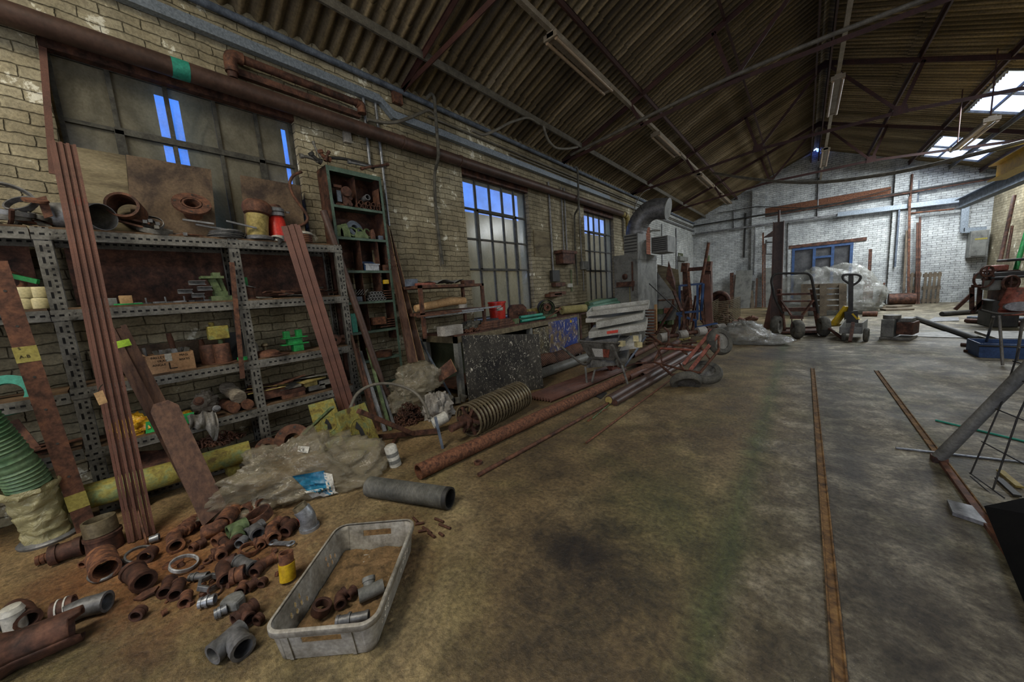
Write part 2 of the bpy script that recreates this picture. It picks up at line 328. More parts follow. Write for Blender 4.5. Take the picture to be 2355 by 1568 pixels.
M['brickW'] = brickmat('white_painted_brick', 0, [(.33, (.36, .38, .38)), (.5, (.56, .58, .57)), (.66, (.72, .74, .72))], (.3, .3, .3), (.8, .82, .8), .72)
M['brickWL'] = brickmat('white_painted_side_brick', 1, [(.33, (.4, .41, .38)), (.5, (.52, .53, .5)), (.66, (.68, .69, .65))], (.35, .35, .35), (.8, .82, .8), .72)
M['brickR'] = brickmat('bare_red_brick', 1, [(.33, (.2, .06, .03)), (.66, (.36, .13, .07))], (.6, .55, .5), (.4, .2, .12), .9)
# left wall with three window openings (y0, y1, z0, z1)
WIN = [(.0, 1.62, 1.93, 3.36), (3.99, 5.72, .95, 3.32), (7.98, 9.72, .95, 3.29)]
mb = MB(); x0, x1 = XL-.28, XL
ys = [YB]+[q for wv in WIN for q in wv[:2]]+[11.5]
for i in range(0, len(ys), 2): mb.b2((x0, ys[i], 0), (x1, ys[i+1], ZE+.12))
for (a, c_, z0, z1) in WIN: mb.b2((x0, a, 0), (x1, c_, z0)); mb.b2((x0, a, z1), (x1, c_, ZE+.12))
struct('wall_left', mb, M['brickL'])
mb = MB(); mb.b2((x0, 11.5, 0), (x1, YF, ZE+.12)); struct('wall_left_far', mb, M['brickWL'])
# gable with doorway
DX0, DX1, DZ = U(1822, 570, y=YF).x, U(1963, 560, y=YF).x, 2.42
mb = MB(); Y0, Y1 = YF, YF+.25
def col_(a, b_, z0, f1, f2): mb.hexa([(a, Y0, z0), (b_, Y0, z0), (b_, Y1, z0), (a, Y1, z0), (a, Y0, f1), (b_, Y0, f2), (b_, Y1, f2), (a, Y1, f1)])
zr = lambda x: ZE+.13+(ZA-ZE)*(1-abs(x-XA)/(XR-XA))
for a, b_, z0 in ((XL, DX0, 0), (DX0, XA, DZ), (XA, DX1, DZ), (DX1, XR, 0)): col_(a, b_, z0, zr(a), zr(b_))
for (p0, p1, y_) in ((1728, 1757, 600), (2046, 2098, 560)):
    a, b_ = U(p0, y_, y=YF).x, U(p1, y_, y=YF).x; mb.b2((a, YF-.16, 0), (b_, YF+.01, zr(b_ if b_ > XA else a)-.2))
struct('wall_back', mb, M['brickW'])
mb = MB(); mb.b2((XR, YB, 0), (XR+.2, YF+.2, ZE)); 
struct('wall_right', mb, M['brickL'])
mb = MB(); mb.b2((XL-.2, YB-.2, 0), (-1.9, YB, 4.3)); mb.b2((2.5, YB-.2, 0), (XR, YB, 4.3)); mb.b2((-1.9, YB-.2, 3.5), (2.5, YB, 4.3))
mb.prism([(XL, 0), (XR, 0), (XA, ZA-ZE)], (0, YB, 4.1), (1, 0, 0), (0, 0, 1), .2); struct('wall_front', mb, M['brickL'])
# roof: corrugated sheets with lap steps, skylights on the right slope
mt, n, b = base('grimy_corrugated_roof'); P = coord(n, 1, False); s = nn(n, 'ShaderNodeSeparateXYZ'); n.links.new(P, s.inputs[0])
cb = nn(n, 'ShaderNodeCombineXYZ'); n.links.new(mth(n, 'MULTIPLY', s.outputs[0], .07), cb.inputs[0]); n.links.new(s.outputs[1], cb.inputs[1])
g1 = noise(n, cb.outputs[0], 1.6, 8, .7, .2); g2 = noise(n, cb.outputs[0], 20, 4, .6); g3 = noise(n, P, 40, 3, .6)
c = ramp(n, g1, [(.3, (.06, .043, .02)), (.48, (.17, .13, .07)), (.6, (.3, .24, .15)), (.75, (.46, .42, .34))])
crest_shade = mth(n, 'SINE', mth(n, 'MULTIPLY', s.outputs[1], 2*math.pi/.146)); c = mix(n, .8, c, ramp(n, mth(n, 'MULTIPLY_ADD', crest_shade, .5, .5), [(.0, (1.5, 1.4, 1.2)), (.35, (.75, .72, .68)), (1, (.4, .38, .36))]), 'MULTIPLY')  # crest highlights and valley shade painted into the roof colour
c = mix(n, .7, c, ramp(n, g2, [(.35, (.4, .38, .35)), (.65, (1.2, 1.2, 1.15))]), 'MULTIPLY'); c = mix(n, .5, c, ramp(n, g3, [(.35, (.4, .4, .4)), (.62, (1.1, 1.1, 1.1))]), 'MULTIPLY')
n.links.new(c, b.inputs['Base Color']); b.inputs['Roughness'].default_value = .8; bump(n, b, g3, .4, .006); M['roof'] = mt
PER = .146
def sheet(mb, xa, xb, y0, y1, lift=0):        # corrugated strip from xa to xb
    za, zb = [ZE+.1+(ZA-ZE)*(1-abs(x-XA)/(XR-XA)) for x in (xa, xb)]; nv = max(6, int((y1-y0)/PER*8))
    mb.grid(lambda u_, v_: (xa+(xb-xa)*u_, y0+(y1-y0)*v_, za+(zb-za)*u_+lift+.026*math.sin(2*math.pi*(y0+(y1-y0)*v_)/PER)), 1, nv)
mb = MB()
for xa, xb, lf in ((-4.5, -3.55, 0), (-3.72, -2.25, .018), (-1.05, .12, .054)): sheet(mb, xa, xb, YB, YF+.1, lf)
sheet(mb, -2.42, -.9, YB, -3.1, .036); sheet(mb, -2.42, -.9, -.5, YF+.1, .036)
mb.add([(-.02, YB, ZA+.1), (.2, YB, ZA+.24), (.42, YB, ZA+.1), (-.02, YF+.2, ZA+.1), (.2, YF+.2, ZA+.24), (.42, YF+.2, ZA+.1)], [(0, 1, 4, 3), (1, 2, 5, 4)])
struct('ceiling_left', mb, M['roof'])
SKY = [(-1.2, .6), (3.6, 5.2), (7.6, 9.2), (11.9, 14.2), (16.1, 18.4)]
mb = MB(); sheet(mb, .28, 1.6, YB, YF+.1, .054); sheet(mb, 1.45, 2.92, YB, YF+.1, .036)
prev = YB
for a, b_ in SKY+[(YF+.1, 0)]:
    sheet(mb, 2.85, 4.1, prev, a, .018); prev = b_
    if b_ == 0: break
sheet(mb, 4.05, 5.0, YB, YF+.1, 0)
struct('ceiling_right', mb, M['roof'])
# trusses
def zroof(x): return ZE+.05+(ZA-ZE)*(1-abs(x-XA)/(XR-XA))
def tri(x, y, d=.13): return V((x, y, zroof(x)-d))
TN = [(-.98, 4.45), (1.38, 4.45)]
for k, y in enumerate((-1, 3, 7, 11, 15)):
    lab = ['steel roof truss over the near end of the hall', 'dark red steel truss above the tall green shelving', 'second dark red roof truss, crossing above the windows', 'third dark red roof truss, short of the skylights', 'last dark red truss before the white gable wall'][k]
    t = thing('roof_truss', lab, 'roof truss', (XA, y, 4.1), 'steel roof trusses')
    a, b_, ap = V((XL+.05, y, 4.12)), V((XR-.05, y, 4.12)), V((XA, y, ZA-.12)); nL, nR = V((TN[0][0], y, TN[0][1])), V((TN[1][0], y, TN[1][1]))
    for p, q, nm in ((a, ap, 'rafter'), (b_, ap, 'rafter'), (a, nL, 'tie_bar'), (nL, nR, 'tie_bar'), (nR, b_, 'tie_bar'), (nL, ap, 'strut'), (nR, ap, 'strut'), (nL, tri(-1.25, y), 'strut'), (nR, tri(1.65, y), 'strut'), (tri(-2.6, y, .15), V((-2.4, y, 4.3)), 'strut')):
        w_ = .085 if nm == 'rafter' else .06
        mb = MB(); mb.bar(p, q, .012, w_); mb.bar(p+V((0, .02, w_/2)), q+V((0, .02, w_/2)), w_*.9, .01); mb.build(nm, M['roofsteel'], t)
    for q in (nL, nR): mb = MB(); mb.prism([(-.11, -.05), (.11, -.05), (.09, .12), (-.09, .12)], q+V((0, -.012, 0)), (1, 0, 0), (0, 0, 1), .008); mb.build('gusset_plate', M['roofsteel'], t)
    mb = MB(); mb.prism([(-.2, -.12), (.2, -.12), (0, .02)], ap+V((0, -.012, 0)), (1, 0, 0), (0, 0, 1), .008); mb.build('gusset_plate', M['roofsteel'], t)
PUR = [(-3.66, 'low'), (-2.4, 'middle'), (-1.1, 'upper'), (1.6, 'upper'), (2.68, 'middle'), (3.6, 'low'), (4.25, 'lowest')]
for x, nm in PUR:
    z = zroof(x)-.07; mb = MB(); mb.b2((x-.006, YB, z-.045), (x+.006, YF, z+.06)); mb.b2((x-.035, YB, z+.05), (x+.006, YF, z+.062))
    mb.b2((x-.006, YB, z-.05), (x+.022, YF, z-.044))
    side = 'window' if x < 0 else 'skylight'
    tag(mb.build('roof_purlin', M['cable' if nm == 'low' else 'roofsteel']), f'{nm} steel purlin along the {side} side of the roof', 'purlin', 'steel roof purlins')
mb = MB(); mb.b2((XA-.16, YB, ZA-.32), (XA-.13, YF-.01, ZA-.02)); mb.b2((XA+.06, YB, ZA-.32), (XA+.09, YF-.01, ZA-.02))
tag(mb.build('ridge_board', M['roofsteel']), 'paired dark boards running under the roof ridge', 'ridge board')
# skylight frames and glass
mt, n, b = base('rain_streaked_skylight_glass'); n.nodes.clear(); o_ = nn(n, 'ShaderNodeOutputMaterial'); tr = nn(n, 'ShaderNodeBsdfTransparent'); tl = nn(n, 'ShaderNodeBsdfTranslucent'); ms = nn(n, 'ShaderNodeMixShader')
tl.inputs[0].default_value = (.9, .95, 1, 1); ms.inputs[0].default_value = .15; n.links.new(tr.outputs[0], ms.inputs[1]); n.links.new(tl.outputs[0], ms.inputs[2]); n.links.new(ms.outputs[0], o_.inputs[0]); M['skyglass'] = mt
for k, (a, b_) in enumerate(SKY):
    X0, X1 = 2.86, (3.75 if k == 3 else 4.08); zz = lambda x: zroof(x)+.07
    fr = MB()
    for x in (X0, X1, ): fr.bar((x, a, zz(x)), (x, b_, zz(x)), .05, .07)
    for y in (a, (a+b_)/2-.0, b_): fr.bar((X0, y, zz(X0)), (X1, y, zz(X1)), .045, .05)
    fr.bar((X0+.38, a, zz(X0+.38)), (X0+.38, b_, zz(X0+.38)), .035, .05)
    o = struct(f'window_{k+11}', fr, M['grey'])
    g = MB(); g.add([(X0, a, zz(X0)+.03), (X1, a, zz(X1)+.03), (X1, b_, zz(X1)+.03), (X0, b_, zz(X0)+.03)], [(0, 1, 2, 3)]); g.build('pane', M['skyglass'], o)
    if k == 3:
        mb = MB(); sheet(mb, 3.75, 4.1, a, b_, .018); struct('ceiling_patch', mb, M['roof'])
fr = MB(); z_ = lambda x: ZE+.17+(ZA-ZE)*(1-abs(x-XA)/(XR-XA))  # unseen left-slope skylight, added behind the camera to carry the top light
for y in (-3.1, -2.2, -1.35, -.5): fr.bar((-2.4, y, z_(-2.4)), (-.95, y, z_(-.95)), .05, .05)
o = struct('window_20', fr, M['grey']); g = MB(); g.add([(-2.4, -3.1, z_(-2.4)+.03), (-.95, -3.1, z_(-.95)+.03), (-.95, -.5, z_(-.95)+.03), (-2.4, -.5, z_(-2.4)+.03)], [(0, 1, 2, 3)]); g.build('pane', M['skyglass'], o)
# left windows: steel glazing bars, dirty glass
mt, n, b = base('dirty_window_glass'); P = coord(n, 1, False); n.nodes.remove(b); o_ = [q for q in n.nodes if q.type == 'OUTPUT_MATERIAL'][0]
tr = nn(n, 'ShaderNodeBsdfTransparent'); tl = nn(n, 'ShaderNodeBsdfTranslucent'); df = nn(n, 'ShaderNodeBsdfPrincipled'); df.inputs['Roughness'].default_value = .18; df.inputs['Specular IOR Level'].default_value = .6
st = noise(n, coord(n, (1, 1.2, .6), False), 3, 6, .7, .8); cc = ramp(n, st, [(.35, (.15, .145, .115)), (.65, (.36, .335, .25))])
cc = mix(n, .6, cc, ramp(n, noise(n, P, 60, 3, .6), [(.3, (.5, .5, .5)), (.7, (1.2, 1.2, 1.2))]), 'MULTIPLY')
n.links.new(cc, df.inputs['Base Color']); tl.inputs[0].default_value = (.62, .46, .17, 1)
m1 = nn(n, 'ShaderNodeMixShader'); m1.inputs[0].default_value = .35; n.links.new(df.outputs[0], m1.inputs[1]); n.links.new(tl.outputs[0], m1.inputs[2])
m2 = nn(n, 'ShaderNodeMixShader'); n.links.new(ramp(n, noise(n, P, 2.5, 5, .7), [(.35, (.6,)*3), (.65, (.78,)*3)]), m2.inputs[0]); n.links.new(tr.outputs[0], m2.inputs[1]); n.links.new(m1.outputs[0], m2.inputs[2]); n.links.new(m2.outputs[0], o_.inputs[0])
M['glass'] = mt
M['bar'] = mk('dark_window_bar', (.03, .028, .022), (.1, .095, .075), sc=9, rough=.7)
XG = XL-.09
def U2(px, py): return U(px, py, x=XG)
rows = {0: [3.33, 2.62, 1.98, 1.2], 1: [3.29, 2.6, 2.02, 1.46, .98], 2: [3.26, 2.6, 2.02, 1.46, .98]}
cols = {0: [.02, .4, .78, 1.1, 1.38, 1.6], 1: [4.02, 4.3, 4.62, 4.97, 5.3, 5.66], 2: [8.0, 8.32, 8.66, 9.0, 9.34, 9.66]}
cols[0] = [.03]+[U2(a, b_).y for a, b_ in ((262, 250), (392, 280), (500, 300), (594, 320))]+[1.6]
rows[0] = [3.34, U2(275, 318).z, 2.0]; rows[0][1] = U2(400, 328).z
cols[1] = [4.02]+[U2(a, b_).y for a, b_ in ((1092, 450), (1126, 470), (1155, 480), (1182, 490))]+[5.68]
rows[1] = [3.29]+[U2(a, b_).z for a, b_ in ((1100, 484), (1110, 552), (1115, 620))]+[.98]
cols[2] = [8.0]+[U2(a, b_).y for a, b_ in ((1353, 520), (1365, 525), (1378, 530), (1391, 535))]+[9.68]; rows[2] = [3.26]+rows[1][1:]
for k in range(3):
    fr = MB(); cs, rs = cols[k], rows[k]
    for i, y in enumerate(cs): fr.b2((XG-.02, y-.014, rs[-1]), (XG+.02, y+.014, rs[0]))
    for i, z in enumerate(rs): fr.b2((XG-.022, cs[0], z-.014), (XG+.022, cs[-1], z+.014))
    # opening casement
    fr.b2((XG-.03, cs[1]-.022, rs[1]-.03), (XG+.03, cs[4]+.022, rs[1]+.02)); zb = rs[3] if k else rs[-1]
    for y in (cs[1], cs[4]): fr.b2((XG-.03, y-.026, zb), (XG+.03, y+.026, rs[1]))
    fr.b2((XG-.03, cs[1]-.022, zb-.02), (XG+.03, cs[4]+.022, zb+.02))
    o = struct(f'window_{k+1}', fr, M['bar'])
    g = MB()
    for i in range(5):
        for j in range(len(rs)-1): g.add([(XG, cs[i]+.01, rs[j+1]+.01), (XG, cs[i+1]-.01, rs[j+1]+.01), (XG, cs[i+1]-.01, rs[j]-.01), (XG, cs[i]+.01, rs[j]-.01)], [(0, 1, 2, 3)])
    g.build('pane', M['glass'], o)
# what stands outside the glass: boards nailed over window 1, a neighbouring shed
mb = MB(); xo = XL-.3; bl = U(348, 190, x=xo).y; br = U(408, 215, x=xo).y; rr = U(640, 262, x=xo).y
mb.b2((xo-.02, -.4, .8), (xo, bl, 3.6)); mb.b2((xo-.02, br, .8), (xo, rr, 3.6)); tag(mb.build('window_boarding', M['ply']), 'dull boarding fixed outside the big near window, gaps showing sky', 'boarding')
mb = MB(); mb.grid(lambda a, b_: (xo-.03+.015*math.sin(b_*40), U(290, 350, x=xo).y+.28*b_, 2.3+.42*a), 1, 60); tag(mb.build('corrugated_sheet', M['white']), 'pale corrugated sheet seen through the gap in the window boards', 'roof sheet')
mb = MB(); mb.b2((XL-2.6, 3.2, 0), (XL-2.4, 18, 3.5)); tag(mb.build('neighbouring_shed', mk('ochre_boarding', (.34, .2, .04), (.6, .38, .09), sc=2)), 'brown boarded shed wall outside the far side windows', 'shed')
mb = MB(); mb.b2((XL-14, -8, -.25), (XL-.3, 24, -.2)); struct('ground_outside', mb, M['concrete'])
# reveals
mb = MB()
for (a, c_, z0, z1) in WIN: mb.b2((XL-.27, a, z1-.03), (XL+.004, c_, z1+.11))
struct('trim_1', mb, M['rustdark'])
# far doorway: blue frame with three dark panes
mb = MB(); dx = DX1-DX0; d = YF-.02
for a, b_, z0, z1 in ((DX0, DX0+.09, 0, DZ), (DX1-.09, DX1, 0, DZ), (DX0+.09, DX1-.09, DZ-.1, DZ), (DX0+.36*dx, DX0+.41*dx, 0, DZ-.1), (DX0+.66*dx, DX0+.71*dx, 0, DZ-.1), (DX0+.41*dx, DX0+.66*dx, DZ-.5, DZ-.42)): mb.b2((a, d, z0), (b_, d+.08, z1))
o = struct('door_1', mb, M['blue'])
mb = MB(); mb.b2((DX0, d+.1, 0), (DX1, d+.12, DZ)); mb.build('dark_pane', mk('dusty_dark_glass', (.03, .032, .035), (.09, .09, .09), sc=5, rough=.35), o)
mb = MB(); mb.b2((DX0-.12, YF-.05, DZ), (DX1+.35, YF+.02, DZ+.12)); struct('trim_2', mb, M['rustdark'])
a = U(1756, 500, y=YF).x; c_ = U(2046, 470, y=YF).x
mb = MB(); mb.b2((a, YF-.06, 3.95), (c_, YF+.01, 4.22)); tag(mb.build('lintel_beam', M['rustor']), 'long rust-streaked steel beam set in the white gable wall', 'beam')
# rails in the floor
for k, (x, y0, y1) in enumerate(((.135, .6, 6.4), (.775, 2.6, 6.5))):
    mb = MB()
    mb.b2((x-.022, y0, -.02), (x-.016, y1, .01)); mb.b2((x+.014, y0, -.02), (x+.02, y1, .01)); mb.b2((x-.018, y0, -.01), (x+.016, y1, .003))
    tag(mb.build('floor_rail', M['railrust']), ['rusty steel rail set in the floor, the longer one, beside the moss line', 'rusty floor rail running to the steel mesh panel'][k], 'floor rail', 'rails set in the floor')
# ---------------- generic builders ----------------
def dedupe(pts): return pts
def arc(pts, k=5, rr=.5):               # round the corners of a polyline
    pts = [V(p) for p in pts]; out = [pts[0]]
    for i in range(1, len(pts)-1):
        a, c, b_ = pts[i-1], pts[i], pts[i+1]; la = min((a-c).length, (b_-c).length)*rr
        p = c+(a-c).normalized()*la; q = c+(b_-c).normalized()*la
        for j in range(k+1): t = j/k; out.append(p*(1-t)**2+c*2*t*(1-t)+q*t*t)
    return out+[pts[-1]]
def htube(mb, pts, ro, ri, n=14):
    mb.tube(pts, ro, n, cap=False); o = len(mb.v)-n*len(pts); mb.tube(pts, ri, n, cap=False); i_ = len(mb.v)-n*len(pts)
    e = (len(pts)-1)*n
    mb.f += [[o+k, i_+k, i_+(k+1) % n, o+(k+1) % n] for k in range(n)]+[[o+e+k, o+e+(k+1) % n, i_+e+(k+1) % n, i_+e+k] for k in range(n)]; mb.sm += [False]*(2*n)
    return mb
def coll(mb, p, d, r, w_, k=1.22): d = V(d).normalized(); mb.pipe(V(p)-d*w_*.1, V(p)+d*w_, r*k, r*.8, 14); return mb
def slab(mb, c4, th):
    c4 = [V(c) for c in c4]; nz = (c4[1]-c4[0]).cross(c4[3]-c4[0]).normalized()*th
    return mb.hexa(c4+[c+nz for c in c4])
def rnd(*s): return random.Random(repr(s))
def T(o, *a, **k): return tag(o, *a, **k)
# ---------------- slotted angle racking ----------------
def slotmat(name, src, post):
    mt = M[src].copy(); mt.name = name; n = mt.node_tree; b = n.nodes['Principled BSDF']
    t = nn(n, 'ShaderNodeTexCoord'); s = nn(n, 'ShaderNodeSeparateXYZ'); n.links.new(t.outputs['Object'], s.inputs[0]); y, z = s.outputs[1], s.outputs[2]
    if not post: y, z = z, y
    def inr(v_, c_, h): return mth(n, 'LESS_THAN', mth(n, 'ABSOLUTE', mth(n, 'SUBTRACT', v_, c_)), h)
    def fr(v_, p): return mth(n, 'FRACT', mth(n, 'ADD', mth(n, 'DIVIDE', v_, p), 50))
    if post: mk_ = mth(n, 'MAXIMUM', mth(n, 'MULTIPLY', inr(y, -.012, .006), inr(fr(z, .076), .5, .27)), mth(n, 'MULTIPLY', inr(y, .016, .0065), inr(fr(z, .038), .5, .2)))
    else: mk_ = mth(n, 'MULTIPLY', inr(y, .036, .007), inr(fr(z, .04), .5, .27))
    old = b.inputs['Base Color'].links[0].from_socket; n.links.new(mix(n, mk_, old, (.004, .004, .004)), b.inputs['Base Color']); return mt
M['slotp'] = slotmat('slotted_upright_steel', 'racksteel', True); M['slotb'] = slotmat('slotted_beam_steel', 'racksteel', False)
RX, RB = -3.8, -4.14
def rack(label, posts, levels, y0, y1):
    t = thing('slotted_angle_rack', label, 'rack', (RX, (y0+y1)/2, 0))
    for y in posts:
        mb = MB(); mb.b2((RX-.004, y-.036, 0), (RX, y+.036, 2.0)); mb.b2((RX-.045, y-.036, 0), (RX-.004, y-.033, 2.0)); mb.build('upright', M['slotp'], t, org=(RX, y, 0))
        mb = MB(); mb.b2((RB, y-.03, 0), (RB+.004, y+.03, 2.0)); mb.b2((RB, y-.03, 0), (RB+.04, y-.027, 2.0)); mb.build('upright', M['slotp'], t, org=(RB, y, 0))
    for z in levels:
        mb = MB(); mb.b2((RX+.001, y0, z-.072), (RX+.005, y1, z)); mb.b2((RX-.04, y0, z-.004), (RX+.001, y1, z)); fb = mb.build('front_beam', M['slotb'], t, org=(RX, (y0+y1)/2, z-.072))
        mb = MB(); mb.b2((RB-.005, y0, z-.072), (RB-.001, y1, z)); mb.build('back_beam', M['slotb'], t, org=(RB, (y0+y1)/2, z-.072))
        mb = MB(); mb.b2((RB+.006, y0+.004, z), (RX-.002, y1-.004, z+.014)); mb.build('shelf_board', M['shelfboard'], t)
        for y in posts:
            for s_ in (-1, 1):
                if y0-.02 <= y+s_*.08 <= y1:
                    mb = MB(); mb.b2((RX+.006, y+s_*.075-.035, z-.07), (RX+.009, y+s_*.075+.035, z-.005))
                    for a in (-.015, .015):
                        for c_ in (-.055, -.022): mb.cyl((RX+.009, y+s_*.075+a, z+c_), (RX+.014, y+s_*.075+a, z+c_), .007, 6)
                    mb.build('joint_plate', M['racksteel'], fb)
    return t
LV = [1.99, 1.46, .92, .48]
rack('slotted grey steel rack, its middle and right bays, loaded with rusty parts', [-.17, .83, 1.72], LV+[.07], -.21, 1.76)
rack('near bay of slotted rack, carrying yellow rolls and pipe clamps, cut by the photo edge', [-1.15], LV[:2]+[.9, .5], -1.19, -.215)
def sh(px, py, k, x=-3.95, dz=.015):       # a spot on shelf k
    p = U(px, py, x=x); return V((x, p.y, LV[k]+dz))
def hpx(P, n_): return n_*mpp(P)
def boxon(name, label, cat, p0, p1, k, hp, x=-3.9, dpt=.1, mt='rust', group=None, dz=.015, rot=0):
    a, b_ = sh(p0, 0, k, x), sh(p1, 0, k, x)
    py = 700
    for _ in range(3):
        a = sh(p0, py, k, x, dz); b_ = sh(p1, py, k, x, dz); q = a-CP; py = 784-F*q.dot(_u)/q.dot(_f)
    h = hp*mpp(a); mb = MB(); mb.b2((x-dpt, min(a.y, b_.y), a.z), (x, max(a.y, b_.y), a.z+h)); return tag(mb.build(name, M[mt], bev=.002), label, cat, group)
def spot(px, k, x=-3.95, dz=.015):
    py = 700
    for _ in range(4):
        a = sh(px, py, k, x, dz); q = a-CP; py = 784-F*q.dot(_u)/q.dot(_f)
    return a
for i, (a, b_, z0, z1) in enumerate(((-.1, .8, 1.5, 1.93), (.86, 1.7, 1.5, 1.93), (-1.1, -.25, 1.5, 1.93), (-.1, .8, .95, 1.15))):  # second-shelf boards coloured darker to paint in the shade under the top shelf
    mb = MB(); mb.b2((RB-.02, a, z0), (RB-.012, b_, z1)); tag(mb.build('backing_board', M['rustdark' if i < 3 else 'plydark']), ['dark board behind the second shelf, middle bay', 'dark board behind the second shelf, right bay', 'dark board behind the cream rolls', 'low dark board behind the cardboard box'][i], 'board')
# boards standing on the top shelf, leaning on the window
def leanboard(label, bl, br, tl, tr, mt, x0=-4.0, x1=-4.16):
    a, b_ = spot(bl, 0, x0, .016), spot(br, 0, x0, .016); c_, d = U(*tr, x=x1), U(*tl, x=x1)
    c_.z = d.z = (c_.z+d.z)/2; mb = MB(); slab(mb, [a, b_, c_, d], -.012); tag(mb.build('plywood_board', M[mt]), label, 'board', None)
leanboard('pale stained plywood board leaning on the window, half behind the steel strips', 190, 306, (140, 333), (288, 356), 'ply')
leanboard('large dark plywood board with two nail holes, leaning on the window behind the rusty flange', 305, 500, (290, 356), (485, 389), 'plydark', -3.98, -4.14)
leanboard('squarish brown board leaning on the window behind the red cylinder', 568, 706, (552, 403), (690, 426), 'plydark', -3.99, -4.14)
# top shelf goods
def flange(label, P, d, R, L, r, mt, holes=4, bore=.55, group=None, name='pipe_flange', cat='pipe flange', th=.02):
    t = thing(name, label, cat, P, group); d = V(d).normalized(); P = V(P)
    mb = MB(); mb.lathe([(R*bore, 0), (R, 0), (R, -th), (R*bore, -th)], P, d, 28, True)
    mb.build('flange_plate', M[mt], t)
    mb = MB(); mb.lathe([(r*.8, .002), (r, .002), (r, -L), (r*.8, -L)], P, d, 24, True); mb.build('pipe_stub', M[mt], t)
    a = d.orthogonal().normalized(); b_ = d.cross(a); mb = MB()
    for k in range(holes): q = P+(a*math.cos(6.283*k/holes+.5)+b_*math.sin(6.283*k/holes+.5))*R*.82; mb.cyl(q-d*th*.3, q+d*.002, R*.07, 10)
    mb.build('bolt_hole', M['black'], t); return t
P = U(441, 467, x=-3.93); flange('rusty pipe with a wide four-hole flange, in front of the dark plywood', P, (.8, -.1, .6), .125, .13, .062, 'rust')
def hollow(name, label, cat, a, b_, r, mt, ri=.86, inner=None, group=None, n=26, extra=None):
    mb = MB(); mb.pipe(a, b_, r, r*ri, n)
    if extra: extra(mb)
    o = mb.build(name, M[mt]); tag(o, label, cat, group); return o
a = U(280, 470, x=-3.82); hollow('pipe_collar', 'short brown clay pipe collar tipped open end forward, beside the grey duct elbow', 'pipe collar', a, a+V((-.16, .05, -.03)), .093, 'rust', .82)
mb = MB(); c0 = spot(232, 0, -3.87); pts = [c0+V((.09, .02+.0, .085)), c0+V((-.02, -.05, .1)), c0+V((-.1, -.19, .1))]; htube(mb, arc(pts, 6), .09, .086, 22)
tag(mb.build('duct_elbow', M['galvdull']), 'grey metal duct elbow with a bright seam, behind the steel strip bundle', 'duct elbow')
mb = MB(); p = U(186, 466, x=-3.82); mb.lathe([(0, -.03), (.028, -.028), (.036, 0), (.028, .028), (0, .03)], p, (1, 0, .3), 8)
tag(mb.build('reflector', M['red']), 'red faceted reflector peeping out behind the strip bundle', 'reflector')
def cyl_obj(name, label, cat, base_, r, h, mt, prof=None, tilt=(0, 0, 1), group=None, n=24):
    prof = prof or [(0, 0), (r, 0), (r, h), (0, h)]; mb = MB(); mb.lathe(prof, base_, tilt, n); return tag(mb.build(name, M[mt]), label, cat, group)
# capped cylinder and red cylinder
P = spot(594, 0, -3.93, .03); u_ = mpp(P); t = thing('capped_cylinder', 'yellow-stained cylinder with a bulging brown cap, next to the red cylinder', 'cylinder', P)
ax = V((-.05, .12, 1)).normalized()
mb = MB(); mb.lathe([(0, 0), (.082, 0), (.085, .16), (.09, .23), (0, .23)], P, ax); mb.build('body', M['yellowdirty'], t)
mb = MB(); mb.lathe([(.07, .23), (.105, .245), (.118, .29), (.112, .33), (.085, .36), (.04, .372), (0, .374)], P, ax, 28); mb.build('cap', M['rust'], t)
P = spot(646, 0, -3.98, .02); t = thing('red_cylinder', 'bright red cylinder topped by a rusty hose coupling', 'cylinder', P)
ax = V((0, -.06, 1)).normalized()
mb = MB(); mb.lathe([(0, 0), (.085, 0), (.08, .1), (.075, .22), (.062, .25), (0, .25)], P, ax); mb.build('body', M['red'], t)
mb = MB(); mb.lathe([(.06, .25), (.085, .255), (.085, .285), (.078, .29)], P, ax); mb.lathe([(.078, .29), (.088, .295), (.088, .32), (.07, .335), (0, .34)], P, ax)
for s_ in (-1, 1): mb.lathe([(0, 0), (.02, 0), (.02, .018), (0, .018)], P+V((0, s_*.1, .3)), (.2, 0, 1), 12)
mb.build('coupling', M['galvdull'], t); mb = MB(); mb.lathe([(.075, .325), (.06, .36), (0, .368)], P, ax); mb.build('cap', M['rust'], t)
def discs(label, px, x, R, n_, th, mt, k=0, group=None, z0=.015, off=(0, 0), name='metal_disc', cat='disc', wob=.01):
    for i in range(n_):
        P = spot(px, k, x, z0+i*th); q = rnd(label, i); mb = MB(); mb.lathe([(0, 0), (R*.97, 0), (R, th*.3), (R*.98, th*.7), (0, th*.72)], P+V((q.uniform(-wob, wob), q.uniform(-wob, wob), 0)), (0, 0, 1), 26)
        tag(mb.build(name, M[mt]), label if n_ == 1 else f'{label}, {ORD[i]} from the bottom', cat, group)
discs('thin grey metal disc in the stack before the yellow-brown cylinder', 520, -3.89, .125, 7, .009, 'galvdull', group='stack of thin metal discs on the top shelf')
discs('flat orange-brown disc on the shelf edge under the rusty flange', 437, -3.88, .1, 1, .012, 'rustor')
discs('grey dished lid standing behind the disc stack', 535, -4.0, .1, 1, .03, 'galvdull', z0=.09)
P = spot(598, 0, -3.87, .02); mb = MB(); mb.lathe([(.045, 0), (.11, 0), (.115, .02), (.1, .035), (.05, .035)], P, (0, 0, 1), 28, True); tag(mb.build('ring_flange', M['galvdull']), 'grey ring flange beneath the yellow-stained cylinder', 'ring flange')
P = spot(641, 0, -3.85, .018); mb = MB(); mb.lathe([(.02, 0), (.05, 0), (.05, .05), (.02, .05)], P, (0, 0, 1), 20, True); tag(mb.build('tape_roll', M['whitepl']), 'white roll of tape below the red cylinder', 'tape roll')
P = spot(704, 0, -3.87, .018)
